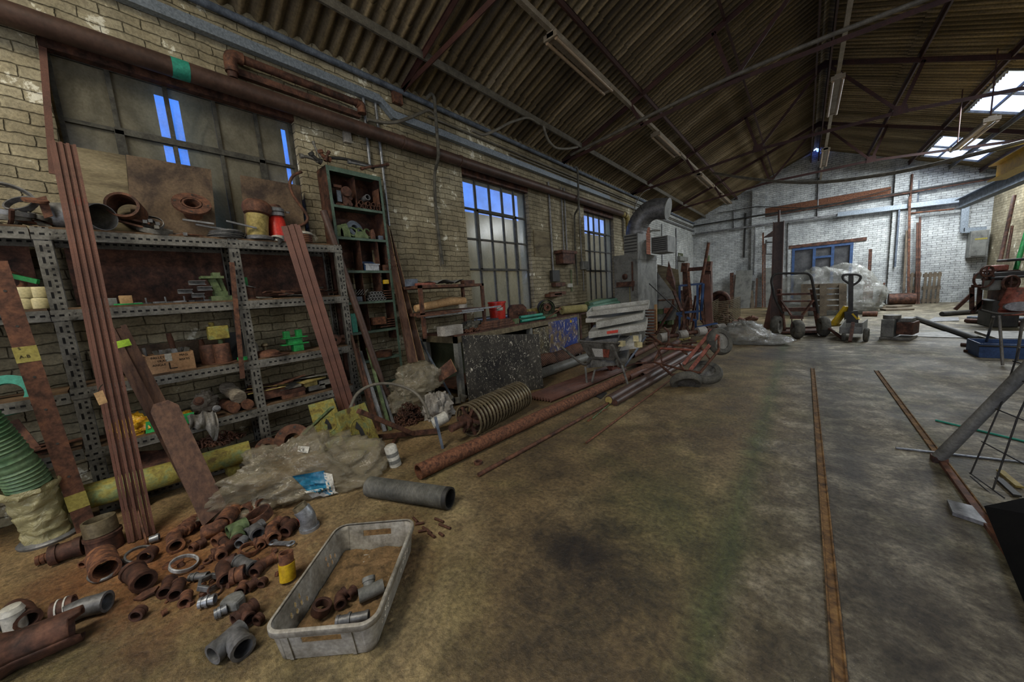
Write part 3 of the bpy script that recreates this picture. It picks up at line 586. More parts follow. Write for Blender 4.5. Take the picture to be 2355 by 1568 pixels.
for i in range(4): mb = MB(); mb.ring(P+V((0, 0, .012+i*.02)), (0, 0, 1), .05, .012); tag(mb.build('hose_ring', M['rust']), 'brown coiled ring in the small pile under the bent hose', 'ring', 'small pile of coiled rings')
mb = MB(); mb.lathe([(.03, 0), (.065, 0), (.065, .022), (.03, .022)], P+V((0, 0, .085)), (0, .1, 1), 24, True); tag(mb.build('clamp_plate', M['whitepl']), 'pale round clamp plate capping the pile of coiled rings', 'clamp')
def coil(name, label, cat, P, R, r, turns, mt, d=(0, 0, 1), pitch=.012, group=None, jit=.01, n=6, seg=22):
    q = rnd(label); d = V(d).normalized(); a = d.orthogonal().normalized(); b_ = d.cross(a); pts = []
    for i in range(int(turns*seg)+1): th = 6.283*i/seg; rr = R*(1+q.uniform(-.02, .02)); pts.append(V(P)+(a*math.cos(th)+b_*math.sin(th))*rr+d*pitch*i/seg+V((q.uniform(-jit, jit)*.3,)*3))
    mb = MB(); mb.tube(pts, r, n); return tag(mb.build(name, M[mt]), label, cat, group)
def band(mb, P, d, R, w_, t=.004): mb.lathe([(R, -w_/2), (R+t, -w_/2), (R+t, w_/2), (R, w_/2)], P, d, 26, True, True, (1, .8)); return mb
P = spot(356, 0, -3.9, .05)
GB = 'flat steel pipe clamps heaped below the rusty flange'
for i, (dx, dy, dz, d, R, w_, lb) in enumerate((
    (.02, .0, .0, (.3, .1, 1), .105, .035, 'wide slotted steel band clamp lying open in front of the flange'), (-.04, -.05, .05, (.9, .3, .35), .08, .022, 'loop of flat steel strapping standing on edge left of the slotted clamp'),
    (-.05, -.02, .06, (.8, -.3, .5), .085, .018, 'second strapping loop crossed behind the upright one'), (-.08, .02, .05, (.6, .5, .6), .08, .016, 'dull strap loop at the back of the clamp heap'),
    (.0, .16, -.03, (.05, .1, 1), .07, .02, 'small clamp band lying toward the disc stack'))):
    mb = MB(); band(mb, P+V((dx, dy, dz)), d, R, w_); mb.b2(P+V((dx+R-.01, dy-.012, dz-.012)), P+V((dx+R+.04, dy+.012, dz+.012))); tag(mb.build('band_clamp', M['galvdull' if i else 'racksteel']), lb, 'band clamp', GB)
for i, (a, b_, lb) in enumerate((((262, 505), (330, 520), 'brown wooden wedge strip lying in front of the clay collar'), ((285, 500), (345, 512), 'second brown strip overlapping the wooden wedge'), ((420, 505), (492, 512), 'pale bent steel lever lying before the flanged pipe'), ((450, 516), (545, 530), 'thin flat steel bar on the shelf edge by the discs'), ((520, 508), (590, 522), 'grey strip laid across the stacked discs'))):
    p, q = U(*a, x=-3.88), U(*b_, x=-3.84); p.z = max(p.z, 2.02+.01*i); q.z = max(2.02+.008*i, q.z-.01); mb = MB(); mb.bar(p, q, .035 if i < 2 else .02, .014); tag(mb.build('metal_strip' if i > 1 else 'wooden_strip', M['rust' if i < 2 else 'galvdull']), lb, 'strip')
# dark cable ties
t = thing('cable_tie_bundle', 'bundle of black cable ties drooping over the top shelf edge', 'cable ties', U(632, 545, x=-3.79))
for i in range(6):
    q = rnd('ct', i); a = U(615+i*4, 535+i*3, x=-3.84); a.z = 2.03+.004*i; b_ = U(652-i*2, 552+i*2, x=-3.78); mb = MB(); mb.tube(arc([a, (a+b_)/2+V((.02, 0, .02)), b_]), .006, 5); mb.build('tie', M['black'], t)
# bent hose beside the window
pts = [U(*p, x=-4.02) for p in ((694, 395), (674, 402), (664, 422), (674, 450), (695, 478), (710, 500), (702, 515), (670, 524))]
mb = MB(); mb.tube(arc(pts, 4), .014, 10); tag(mb.build('bent_hose', M['rust']), 'stiff brown hose bent in an S between window and green shelving', 'hose')
# clamps, rings and a hinge at the near end of the top shelf
GR = 'pipe rings heaped at the near end of the top shelf'
for i, (px, py, R, d, mt, lb) in enumerate(((5, 455, .12, (1, .2, .3), 'galvdull', 'large ring standing on edge at the near end of the top shelf'), (48, 470, .07, (.6, -.5, .6), 'galvdull', 'bent grey ring leaning toward the hinge plate'), (20, 488, .11, (.2, .1, 1), 'galvdull', 'flat grey ring lying under the standing one'), (15, 500, .1, (.15, 0, 1), 'racksteel', 'lower flat ring on the shelf board'), (60, 500, .06, (.5, .3, .8), 'rustdark', 'small dark ring below the hinge plate'), (90, 500, .05, (.1, .4, 1), 'racksteel', 'small grey ring next to the near upright'))):
    P = U(px, py, x=-3.92); P.z = max(P.z, 2.03); mb = MB(); band(mb, P, d, R, .03, .012); tag(mb.build('pipe_ring', M[mt]), lb, 'ring', GR)
for i in range(9):
    q = rnd('scrp', i); P = spot(10+i*13, 0, -3.95+q.uniform(-.05, .08), .02+q.uniform(0, .05)); d = V((q.uniform(-.5, .5), q.uniform(-1, 1), q.uniform(-.1, .35))).normalized(); mb = MB(); mb.tube(arc([P, P+d*.07, P+d*.13+V((0, 0, .03))]), .008+.004*(i % 3), 6)
    tag(mb.build('bent_bracket', M[('galvdull', 'rustdark', 'racksteel')[i % 3]]), 'small bent bracket lost in the heap of pipe rings at the near end', 'bracket', 'bent brackets among the pipe rings')
t = thing('hinge', 'rusty round-ended hinge plate lying on the ring heap beside the upright', 'hinge', U(88, 480, x=-3.85))
mb = MB(); p = U(82, 463, x=-3.85); mb.lathe([(0, 0), (.07, 0), (.07, .012), (0, .012)], p, (.45, -.1, 1), 20, sc=(1, .6)); mb.build('leaf', M['rustor'], t)
mb = MB(); slab(mb, [U(x_, y_, x=-3.83) for x_, y_ in ((84, 455), (106, 450), (122, 496), (102, 502))], .012); mb.build('arm', M['rust'], t)
# ---- shelf 2 ----
for i, (px, row) in enumerate(((57, 0), (98, 0), (60, 1), (96, 1))):
    P = spot(px, 1, -3.87, .016+row*.072); lb = ['cream plastic roll, near one of the lower pair', 'cream plastic roll, lower one beside the upright', 'cream plastic roll on top, near one of the pair', 'cream plastic roll on top, beside the upright'][i]
    mb = MB(); mb.lathe([(0, 0), (.052, 0), (.055, .006), (.055, .064), (.052, .07), (0, .07)], P, (0, 0, 1), 24); tag(mb.build('plastic_roll', M['roll']), lb, 'roll', 'cream plastic rolls on the rack')
for a, b_, lb in (((10, 630), (88, 648), 'bright green flat bar lying behind the cream rolls'), ((18, 662), (40, 668), 'short green bar showing left of the cream rolls')):
    p, q = U(*a, x=-4.02), U(*b_, x=-3.93); mb = MB(); mb.bar(p, q, .02, .03); tag(mb.build('green_bar', M['green']), lb, 'bar')
mb = MB(); mb.ring(U(12, 645, x=-4.0), (1, .3, .5), .07, .016); tag(mb.build('rusty_ring', M['rustor']), 'rusty ring behind the green bar in the near bay', 'ring')
boxon('rusty_plate', 'upright rusty plate standing behind the tin on the second shelf', 'plate', 213, 238, 1, 56, -4.05, .012, 'rust')
boxon('tin', 'low open tin with a rolled rim on the second shelf', 'tin', 228, 272, 1, 22, -3.85, .12, 'grey')
boxon('chipboard_block', 'squared chipboard block on the second shelf', 'block', 277, 308, 1, 27, -3.86, .09, 'woodedge')
boxon('green_strip', 'thin green strip lying under the chipboard block', 'strip', 262, 330, 1, 4, -3.82, .03, 'green', dz=.015)
for i in range(16):
    q = rnd('sm', i); px = 300+i*14+q.uniform(-6, 6); 
    P = spot(px, 1, q.uniform(-3.98, -3.83), .016); L = q.uniform(.03, .08)
    if i % 3: mb = MB(); an = q.uniform(-.6, .6); d = V((math.sin(an), math.cos(an), 0)); mb.bar(P+V((0, 0, .008))-d*L/2, P+V((0, 0, .008))+d*L/2, .02, .012); tag(mb.build('steel_offcut', M['galvdull']), 'short grey steel offcut scattered on the second shelf', 'offcut', 'steel offcuts on the second shelf')
    else: mb = MB(); mb.cyl(P, P+V((0, 0, .05)), .006, 8); mb.cyl(P, P+V((0, 0, .008)), .012, 6); tag(mb.build('bolt', M['galvdull']), 'small bolt standing on its head on the second shelf', 'bolt', 'bolts standing on the second shelf')
for i, (px, py, w_) in enumerate(((452, 655, 34), (425, 675, 30), (470, 668, 30), (455, 684, 26))):
    a = U(px-w_/2, py, x=-3.84); a.z = max(1.49, a.z); b_ = a+V((0, w_*mpp(a), 0)); mb = MB(); h = .03
    mb.bar(a, b_, .05, .005); mb.bar(a+V((0, 0, h)), b_+V((0, 0, h)), .05, .005); mb.bar(a+V((-.02, 0, h/2)), b_+V((-.02, 0, h/2)), .005, h)
    tag(mb.build('steel_channel', M['galvdull']), ['short steel channel topmost of the channel pile', 'short steel channel at the near foot of the channel pile', 'short steel channel in the middle of the channel pile', 'short steel channel lowest in the channel pile'][i], 'channel', 'steel channel offcuts left of the green bracket')
# green machine bracket
P = spot(515, 1, -3.9); t = thing('machine_bracket', 'green cast machine bracket with arm, straddling the middle upright', 'bracket', P)
mb = MB(); mb.b2(P+V((-.06, -.09, 0)), P+V((.06, .05, .04))); mb.b2(P+V((-.05, -.06, .04)), P+V((.04, .03, .08))); mb.build('foot', M['greendull'], t)
mb = MB(); mb.bar(P+V((0, -.03, .08)), P+V((0, -.06, .19)), .05, .05, (1, 0, 0)); mb.bar(P+V((0, .01, .08)), P+V((0, -.01, .19)), .04, .02, (1, 0, 0)); mb.build('web', M['greendull'], t)
mb = MB(); mb.b2(P+V((-.06, -.13, .19)), P+V((.05, .02, .21))); mb.b2(P+V((-.05, -.05, .21)), P+V((.04, .0, .24))); mb.build('head', M['greendull'], t)
mb = MB(); mb.b2(P+V((-.05, .11, .12)), P+V((.02, .19, .2))); tag(mb.build('green_block', M['green']), 'small bright green casting behind the middle upright', 'casting')
boxon('blue_tube', 'upright blue tube at the back of the second shelf, behind the middle upright', 'tube', 545, 553, 1, 95, -4.08, .03, 'blue')
P = spot(574, 1, -3.88); t = thing('rusty_spool', 'short rusty spool with a tilted lid, right of the middle upright', 'spool', P)
mb = MB(); mb.lathe([(0, 0), (.06, 0), (.06, .008), (.045, .012), (.045, .11), (0, .11)], P); mb.build('barrel', M['rust'], t)
mb = MB(); mb.lathe([(0, 0), (.062, 0), (.062, .008), (0, .008)], P+V((0, 0, .116)), (.1, .25, 1)); mb.build('lid', M['galvdull'], t)
def scrap(n_, px0, px1, k, mt, label, group, x=(-4.05, -3.83), zz=(0, .05), L=(.06, .2), name='metal_plate', cat='plate', W=(.02, .09), seed=0, th=(.004, .01)):
    for i in range(n_):
        q = rnd(label, i, seed); P = spot(q.uniform(px0, px1), k, q.uniform(*x), .018+q.uniform(*zz)); an = q.uniform(-.7, .7); d = V((math.sin(an), math.cos(an), q.uniform(-.1, .1))).normalized(); l = q.uniform(*L)
        mb = MB(); mb.bar(P-d*l/2, P+d*l/2, q.uniform(*W), q.uniform(*th), (q.uniform(-.25, .25), q.uniform(-.2, .2), 1)); tag(mb.build(name, M[mt if isinstance(mt, str) else mt[i % len(mt)]]), label, cat, group)
scrap(16, 600, 700, 1, ('rustdark', 'racksteel', 'rust'), 'thin steel plate in the untidy layers beside the spool', 'thin plates on the second shelf, right bay', zz=(0, .06))
scrap(9, 715, 765, 1, ('rust', 'rustor', 'racksteel'), 'rusty angled offcut by the far upright on the second shelf', 'rusty offcuts by the far upright', zz=(0, .08))
# ---- shelf 3 ----
P0, P1 = spot(343, 2, -3.82), spot(452, 2, -3.82)
t = thing('cardboard_box', 'open cardboard box with handwritten lettering, full of metal brackets', 'cardboard box', ((P0.x-.1), (P0.y+P1.y)/2, P0.z))
h = .145; x0_, x1_ = P0.x-.2, P0.x; y0_, y1_ = P0.y, P1.y; z0_ = P0.z; mb = MB()
mb.b2((x1_-.005, y0_, z0_), (x1_, y1_, z0_+h)); mb.b2((x0_, y0_, z0_), (x0_+.005, y1_, z0_+h)); mb.b2((x0_, y0_, z0_), (x1_, y0_+.005, z0_+h)); mb.b2((x0_, y1_-.005, z0_), (x1_, y1_, z0_+h)); mb.b2((x0_, y0_, z0_), (x1_, y1_, z0_+.005))
slab(mb, [(x1_, y0_, z0_+h), (x0_, y0_, z0_+h), (x0_+.02, y0_-.1, z0_+h+.04), (x1_-.01, y0_-.1, z0_+h+.03)], .004); mb.build('carton', M['card'], t)
def text(s, o, ax, ay, size, mt, par=None, name='lettering', al='LEFT', ext=.001):
    cu = bpy.data.curves.new(name, 'FONT'); cu.body = s; cu.size = size; cu.extrude = ext; cu.align_x = al
    q = bpy.data.objects.new(name, cu); COL.objects.link(q); ax = V(ax).normalized(); ay = V(ay).normalized(); m = Mx((ax, ay, ax.cross(ay))).transposed().to_4x4()
    m.translation = V(o)-wl(par); q.matrix_world = m
    bpy.context.view_layer.update(); me = bpy.data.meshes.new_from_object(q.evaluated_get(bpy.context.evaluated_depsgraph_get())); bpy.data.objects.remove(q); me.materials.clear(); me.materials.append(M[mt])
    q = bpy.data.objects.new(name, me); COL.objects.link(q); q.matrix_world = m
    if par: q.parent = par; q.matrix_basis = m
    return q
ty, tz = y0_, z0_; w_ = y1_-y0_
for s, a, z, sz in (('PALLET', .09, .115, .024), ('MAG', .68, .115, .024), ('TRAY', .2, .085, .024), ('ANGLE', .1, .057, .024), ('BRKTS', .66, .08, .022)):
    text(s, (x1_+.001, ty+a*w_, tz+z), (0, 1, 0), (0, 0, 1), sz, 'ink', t)
mb = MB(); mb.b2((x1_, ty+.43*w_, tz+.025), (x1_+.001, ty+.46*w_, tz+.075)); mb.b2((x1_, ty+.43*w_, tz+.022), (x1_+.001, ty+.6*w_, tz+.03)); mb.build('bracket_drawing', M['ink'], t)
mb = MB(); mb.b2((x1_, ty+.38*w_, tz+.085), (x1_+.001, ty+.52*w_, tz+h)); mb.build('packing_tape', M['whitepl'], t)
for i in range(9):
    q = rnd('brk', i); c_ = V((q.uniform(x0_+.04, x1_-.04), y0_+w_*(.3+.07*i), z0_+h-.03)); mb = MB(); d = V((q.uniform(-.3, .3), q.uniform(-.5, .5), 1)).normalized(); mb.bar(c_-d*.05, c_+d*.06, .035, .005, (1, q.uniform(-1, 1), 0)); tag(mb.build('angle_bracket', M['galvdull' if i % 2 else 'racksteel']), 'steel angle bracket sticking out of the cardboard box', 'bracket', 'brackets in the cardboard box')
for px, hh, lb in ((413, .3, 'slim rusty handle rising at the back of the cardboard box'), (478, .22, 'thick rusty plunger above the near paint-stained cylinder')):
    P = spot(px, 2, -3.99); mb = MB(); mb.lathe([(0, 0), (.02, 0), (.014, .08), (.02, hh-.05), (.016, hh), (0, hh)], P, (.0, -.08, 1), 14); tag(mb.build('turned_handle', M['rust']), lb, 'handle')
P = spot(346, 2, -4.0); mb = MB(); mb.cyl(P, P+V((0, -.01, .2)), .012); tag(mb.build('steel_tube', M['galvdull']), 'grey steel tube upright behind the cardboard box', 'tube')
for px, x, r, h_, mt, lb in ((489, -3.98, .072, .17, 'rustdark', 'dark rusty cylinder behind the reddish one'), (516, -3.9, .06, .17, 'rust', 'reddish rusted cylinder standing on a round base plate')):
    P = spot(px, 2, x); t = thing('rusty_cylinder', lb, 'cylinder', P); mb = MB(); mb.lathe([(0, 0), (r, 0), (r, h_*.95), (r*.9, h_), (0, h_)], P); mb.build('barrel', M[mt], t)
    if x == -3.9: mb = MB(); mb.lathe([(0, 0), (.11, 0), (.11, .006), (0, .006)], P, n=28); mb.build('base_plate', M['rust'], t); mb = MB(); mb.cyl(P+V((0, 0, h_)), P+V((0, 0, h_+.06)), .018); mb.build('spindle', M['greendull'], t); PQ = P+V((0, 0, h_+.04))
mb = MB(); mb.b2(PQ+V((-.05, -.075, 0)), PQ+V((.045, .065, .115))); mb.cyl(PQ+V((0, -.04, .115)), PQ+V((0, -.04, .15)), .02); t = mb.build('cast_block', M['yelgreen'], bev=.006); tag(t, 'mottled yellow-green cast block perched on the reddish cylinder', 'cast block')
mb = MB(); slab(mb, [spot(528, 2, -4.0), spot(600, 2, -3.95), U(592, 792, x=-4.0), U(565, 758, x=-4.08)], .006); slab(mb, [spot(515, 2, -4.03), spot(565, 2, -4.0), U(560, 762, x=-4.08), U(518, 765, x=-4.08)], .006); tag(mb.build('rubber_sheet', M['black']), 'dark folded rubber sheet standing behind the middle upright', 'rubber sheet')
P = spot(613, 2, -3.9); t = thing('valve_bonnet', 'rusty domed valve cover with a star knob on the third shelf', 'valve', P)
mb = MB(); mb.lathe([(0, 0), (.11, 0), (.11, .03), (.08, .05), (.03, .058), (0, .06)], P, n=28); dm = mb.build('dome', M['rust'], t)
mb = MB(); mb.cyl(P+V((0, 0, .06)), P+V((0, 0, .09)), .012); mb.lathe([(0, .085), (.02, .09), (.03, .1), (.028, .115), (.012, .125), (0, .125)], P, n=8); mb.build('knob', M['brass'], dm)
discs('flat rusty disc on the third shelf before the green bracket', 638, -3.86, .1, 1, .008, 'rustdark', 2)
boxon('green_plate', 'small bright green plate poking out behind the middle upright', 'plate', 548, 596, 2, 9, -3.83, .03, 'green')
P = spot(682, 2, -3.93); t = thing('green_bracket', 'bright green welded bracket with two upright lugs, third shelf', 'bracket', P)
for nm, a, b_ in (('base_plate', (-.06, -.12, .07), (.05, .11, .08)), ('mid_plate', (-.06, -.11, .135), (.05, .11, .145)), ('web', (-.04, -.07, .08), (.03, .06, .135)), ('web', (-.05, -.03, 0), (.04, .06, .07)), ('lug', (-.04, -.09, .145), (.02, -.04, .21)), ('lug', (-.04, .02, .145), (.02, .07, .215))):
    mb = MB(); mb.b2(P+V(a), P+V(b_)); mb.build(nm, M['green'], t, bev=.003)
for i, (px, x, R, lb) in enumerate(((752, -3.95, .085, 'rusty toothed plate with a round bore, leaning by the far upright'), (772, -3.88, .06, 'smaller rusty disc in front of the toothed plate'), (790, -3.95, .05, 'rusty lug plate half hidden by the far upright'))):
    P = spot(px, 2, x); mb = MB(); mb.lathe([(R*.35, 0), (R, 0), (R, .014), (R*.35, .014)], P+V((0, 0, R)), (1, -.2, .35), 18, True, False); tag(mb.build('gear_plate', M['rust']), lb, 'plate', 'rusty discs by the far upright')
mb = MB(); P = spot(18, 2, -3.9); mb.lathe([(.075, 0), (.13, 0), (.13, .03), (.075, .03)], P+V((0, 0, .0)), (.95, -.2, .3), 30, True); tag(mb.build('green_ring', M['teal']), 'turquoise ring disc at the near end of the third shelf', 'ring')
# ---- shelf 4 ----
def blob(name, label, cat, P, sx_, sy_, sz_, mt, seed=0, amp=.28, n=26, group=None, sub=0, flat=True, freq=2.5, par=None):
    mb = MB(); P = V(P)
    def fn(u_, v_):
        th = u_*2*math.pi; ph = v_*math.pi; d = V((math.sin(ph)*math.cos(th), math.sin(ph)*math.sin(th), math.cos(ph)))
        k = 1+amp*(NZ.noise(d*freq+V((seed*7.3,)*3))*1.6+.7*abs(NZ.noise(d*freq*2.6+V((seed*3.1,)*3)))*2-.4)+amp*.35*NZ.noise(d*freq*6+V((seed,)*3))
        q = V((d.x*sx_, d.y*sy_, d.z*sz_))*k
        if flat: q.z = max(q.z, -sz_*.55)+sz_*.55
        return P+q
    mb.grid(fn, n*2, n); o = mb.build(name, M[mt], par)
    return tag(o, label, cat, group) if not par else o
M['yelbag'] = mk('crumpled_yellow_bag', (.3, .09, .01), (.75, .42, .02), (.9, .65, .1), sc=9, rough=.35, bp=.4)
M['silver'] = mk('crumpled_silver_bag', (.2, .2, .2), (.75, .75, .75), sc=9, rough=.35, metal=.2, bp=.4)
blob('yellow_bag', 'crumpled yellow and orange bag on the fourth shelf', 'bag', spot(313, 3, -3.9), .09, .11, .09, 'yelbag', 1)
blob('silver_bag', 'crumpled silver-white bag behind the plank on the fourth shelf', 'bag', spot(384, 3, -3.97), .05, .07, .07, 'silver', 2)
blob('yellow_bag', 'small patch of yellow bag between green plate and rag', 'bag', spot(425, 3, -3.97), .05, .06, .05, 'yelbag', 3)
mb = MB(); slab(mb, [spot(335, 3, -3.81), spot(446, 3, -3.81), spot(446, 3, -3.83, .095), spot(335, 3, -3.83, .1)], .006); tag(mb.build('green_plate', M['green']), 'bright green steel plate on edge along the fourth shelf', 'plate')
mb = MB(); A_, B_ = U(420, 925, x=-3.79), U(508, 985, x=-3.76)
def rag(u_, v_):
    y = A_.y+(B_.y-A_.y)*(.05+.9*u_); top = .56; lo = .44-.14*math.exp(-((u_-.8)*4.5)**2)
    z = top+(lo-top)*v_; return V((-3.8+.05*math.sin(3*v_)+.018*math.sin(u_*17+v_*4)+.01*math.sin(u_*31), y, z+.012*math.sin(u_*14)))
mb.grid(rag, 40, 16); tag(mb.build('rag', M['lino'], solid=.004), 'pale stained rag hanging over the fourth shelf edge', 'rag')
for px, py, R, lb in ((457, 922, .035, 'rusty threaded boss set on the rag, near one'), (498, 939, .028, 'round grey fitting with a bright centre on the rag')):
    P = U(px, py, x=-3.79); mb = MB(); mb.lathe([(0, -.06), (R, -.06), (R, .0), (R*.65, .006), (R*.6, .03), (0, .03)], P, (1, -.1, .25), 18); tag(mb.build('boss_fitting', M['galvdull' if R < .03 else 'rust']), lb, 'fitting')
P = spot(528, 3, -3.92, .1); t = thing('wrapped_log', 'fat fibre-wrapped roll lying on two rusty round bars', 'roll', P)
mb = MB(); a = U(520, 890, x=-4.08); b_ = U(552, 915, x=-3.79); mb.tube([a+(b_-a)*k/8 for k in range(9)], [.055+.006*math.sin(k*2.1) for k in range(9)], 16); mb.build('wrapping', M['fur'], t)
for px, py, lb in ((538, 935, 'thick rusty round bar, near one under the wrapped roll'), (571, 934, 'thick rusty round bar next to the middle upright')):
    p = U(px, py, x=-3.78); p.z = LV[3]+.062; mb = MB(); mb.cyl(p+V((-.3, -.02, 0)), p, .046, 20); tag(mb.build('round_bar', M['rust']), lb, 'bar', 'rusty round bars on the fourth shelf')
blob('woven_sack', 'limp straw-coloured sack behind the rag', 'sack', spot(478, 3, -4.05), .05, .09, .12, 'fur', 5)
scrap(13, 600, 745, 3, ('rust', 'yellowdirty', 'rustdark', 'racksteel'), 'flat rusty sheet in the stack under the third shelf', 'flat sheets stacked on the fourth shelf', zz=(.1, .17), L=(.2, .42), W=(.08, .2), name='metal_sheet', cat='sheet')
for i, (a, b_, z, mt, lb) in enumerate(((600, 668, .08, 'rust', 'rusty flat bar laid over the long steel strip'), (610, 707, .04, 'rustdark', 'long dark steel strip with a punched mark'), (650, 705, .0, 'rust', 'short rusty block under the long strip'), (712, 750, .02, 'racksteel', 'grey toggle clamp body'), (735, 790, .05, 'racksteel', 'grey angle lug beside the far upright'), (700, 732, .07, 'yellowdirty', 'yellow clamp on the fourth shelf'))):
    boxon('steel_bar', lb, 'bar', a, b_, 3, 12, -3.83, .06, mt, dz=.016+z)
scrap(10, 700, 790, 3, ('racksteel', 'rustdark', 'galvdull'), 'loose clamp piece in the tangle near the far upright', 'clamp pieces on the fourth shelf', zz=(0, .07), L=(.05, .12), W=(.015, .04), name='clamp_piece', cat='clamp')
scrap(9, 20, 110, 3, ('rust', 'rustdark', 'rustor'), 'rusty plate offcut on the lower shelf of the near bay', 'rusty offcuts in the near bay', zz=(0, .08), L=(.1, .3), W=(.04, .12), seed=3)
a, b_ = U(28, 968, x=-3.9), U(82, 1035, x=-3.83); mb = MB(); mb.bar(a, b_, .05, .008, (1, 0, 0)); mb.bar(b_, b_+V((0, .25, .01)), .05, .008); tag(mb.build('bent_angle', M['rust']), 'rusty steel strip bent into a right angle, near bay', 'strip')
# ---- bottom level ----
LV.append(.07)
mb = MB(); slab(mb, [U(318, 1088, x=-3.82), U(398, 1072, x=-3.8), U(400, 1035, x=-3.95), U(320, 1040, x=-4.0)], .012); tag(mb.build('steel_tray', M['rustdark']), 'dark rusty tray tilted on the bottom shelf behind the plank', 'tray')
def chainheap(name, label, P, sx_, sy_, h, n_, mt, seed=0):
    q = random.Random(seed); mb = MB(); P = V(P)
    for i in range(n_):
        r, th = math.sqrt(q.random()), q.uniform(0, 6.283); hh = h*(1-r*r)*q.random()
        mb.ring(P+V((r*math.cos(th)*sx_, r*math.sin(th)*sy_, hh+.012)), (q.uniform(-1, 1), q.uniform(-1, 1), q.uniform(-1, 1)), .017, .005, 9, 4)
    return tag(mb.build(name, M[mt]), label, 'chain', None, 'stuff')
chainheap('chain_heap', 'small heap of rusty chain on the bottom shelf above the green pipe', spot(500, 4, -3.93, .16), .1, .2, .08, 150, 'rust', 1)
LV[3] = .48
mb = MB(); a, b_ = U(312, 1128, x=-3.7), U(545, 1062, x=-3.62); a.z = b_.z = .18; d = (b_-a).normalized(); mb.pipe(a-d*.3, b_+d*.1, .085, .075, 20); tag(mb.build('large_pipe', M['yelgreen']), 'fat yellow and green painted pipe lying along the foot of the rack', 'pipe')
mb = MB(); q = (a+b_)/2-d*.28; mb.b2(q+V((-.07, -.04, -.18)), q+V((.07, .04, -.088))); mb.b2(q+V((-.07, .5, -.18)), q+V((.07, .58, -.088))); tag(mb.build('wooden_packer', M['yelgreen']), 'stained packer blocks under the fat yellow-green pipe', 'block')
for px, py, x, R, lb in ((668, 985, -3.6, .15, 'large rusty pipe flange leaning upright behind the clear plastic bag'), (606, 985, -3.75, .1, 'smaller rusty flange under the middle bay')):
    P = U(px, py, x=x); P.z = R; flange(lb, P, (.85, -.45, .4), R, .12, R*.55, 'rust', 6, .5)
scrap(8, 620, 760, 4, ('rustdark', 'rust'), 'dark lump of rusty scrap on the bottom shelf, right bay', 'rusty scrap on the bottom shelf', zz=(.0, .1), L=(.08, .2), W=(.05, .1), seed=8, name='scrap_iron', cat='scrap')
# ---------------- tall green shelving ----------------
GX, GB, GY0, GY1, GT = -3.95, -4.185, 1.775, 2.41, 2.86
GL = [2.46, 2.12, 1.75, 1.39, 1.04, .69, .34, .04]
t = thing('bin_shelving', 'tall narrow green-edged steel shelving standing at the end of the slotted rack', 'shelving', (GX, (GY0+GY1)/2, 0))
M['sidepanel'] = M['rustdark']
mb = MB(); mb.b2((GB, GY0, 0), (GX-.004, GY0+.004, GT)); mb.build('side_panel', M['rustdark'], t)
mb = MB(); mb.b2((GB, GY1-.004, .9), (GX-.004, GY1, GT)); mb.build('side_panel', M['rustdark'], t)
mb = MB(); mb.b2((GB, GY0, 1.8), (GB+.003, GY1, GT)); mb.build('back_panel', M['rustdark'], t)
mb = MB(); mb.b2((GB, GY0, GT-.004), (GX, GY1, GT)); mb.b2((GX-.003, GY0, GT-.05), (GX, GY1, GT)); mb.build('top_panel', M['greenshelf'], t)
for y in (GY0, GY1-.03): mb = MB(); mb.b2((GX, y, 0), (GX+.003, y+.03, GT)); mb.build('upright', M['greenshelf'], t)
for i, z in enumerate(GL):
    mb = MB(); mb.b2((GB, GY0+.005, z-.003), (GX, GY1-.005, z)); mb.b2((GX-.003, GY0+.03, z-.028), (GX, GY1-.03, z)); mb.build('shelf', M['greenshelf'], t)
for z, z1, ys in ((2.46, 2.81, (.5,)), (1.75, 2.1, (.45, .8)), (1.39, 1.73, (.42, .78)), (1.04, 1.37, (.45,)), (.69, 1.02, (.35,))):
    for u_ in ys: y = GY0+(GY1-GY0)*u_; mb = MB(); mb.b2((GB+.01, y-.002, z), (GX-.03, y+.002, z1)); mb.build('divider', M['rustdark'], t)
def g(u_, z, x=-4.02, dz=.002): return V((x, GY0+(GY1-GY0)*u_, GL[z]+dz))
GG = 'small parts stored in the tall green shelving'
def gb(name, label, cat, u0, u1, lv, h, mt, d=.08, x=-3.97, dz=.002): mb = MB(); mb.b2((x-d, g(u0, lv).y, GL[lv]+dz), (x, g(u1, lv).y, GL[lv]+dz+h)); return tag(mb.build(name, M[mt], bev=.003), label, cat, GG)
P = g(.17, 0); t = thing('steel_bracket', 'rusty C-shaped bracket holding a blue strip, top bin', 'bracket', P, GG)
mb = MB(); mb.b2(P+V((-.02, -.03, 0)), P+V((.02, .06, .03))); mb.b2(P+V((-.02, -.03, .2)), P+V((.02, .06, .23))); mb.b2(P+V((-.02, .0, .03)), P+V((-.005, .05, .2))); mb.build('body', M['rust'], t)
mb = MB(); mb.b2(P+V((.0, .0, .05)), P+V((.02, .045, .17))); mb.build('blue_strip', M['bluegrey'], t)
mb = MB(); p = g(.08, 0); mb.bar(p+V((.03, 0, .0)), p+V((.0, -.02, .18)), .03, .012); tag(mb.build('steel_bar', M['galvdull']), 'slim grey bar leaning at the near side of the top bin', 'bar', GG)
P = g(.33, 0); mb = MB(); mb.box(P+V((0, 0, .08)), (.07, .09, .16)); mb.lathe([(0, 0), (.055, 0), (.055, .04), (0, .04)], P+V((.03, -.01, .16)), (1, 0, 0))
for a, b_ in ((-.03, .03), (.03, .03), (.035, .1)): mb.lathe([(0, 0), (.022, 0), (.022, .02), (0, .02)], P+V((.03, a, b_)), (1, 0, 0), 12)
tag(mb.build('gear_casting', M['rustdark'], bev=.004), 'dark lobed gear-pump casting in the top bin', 'casting', GG)
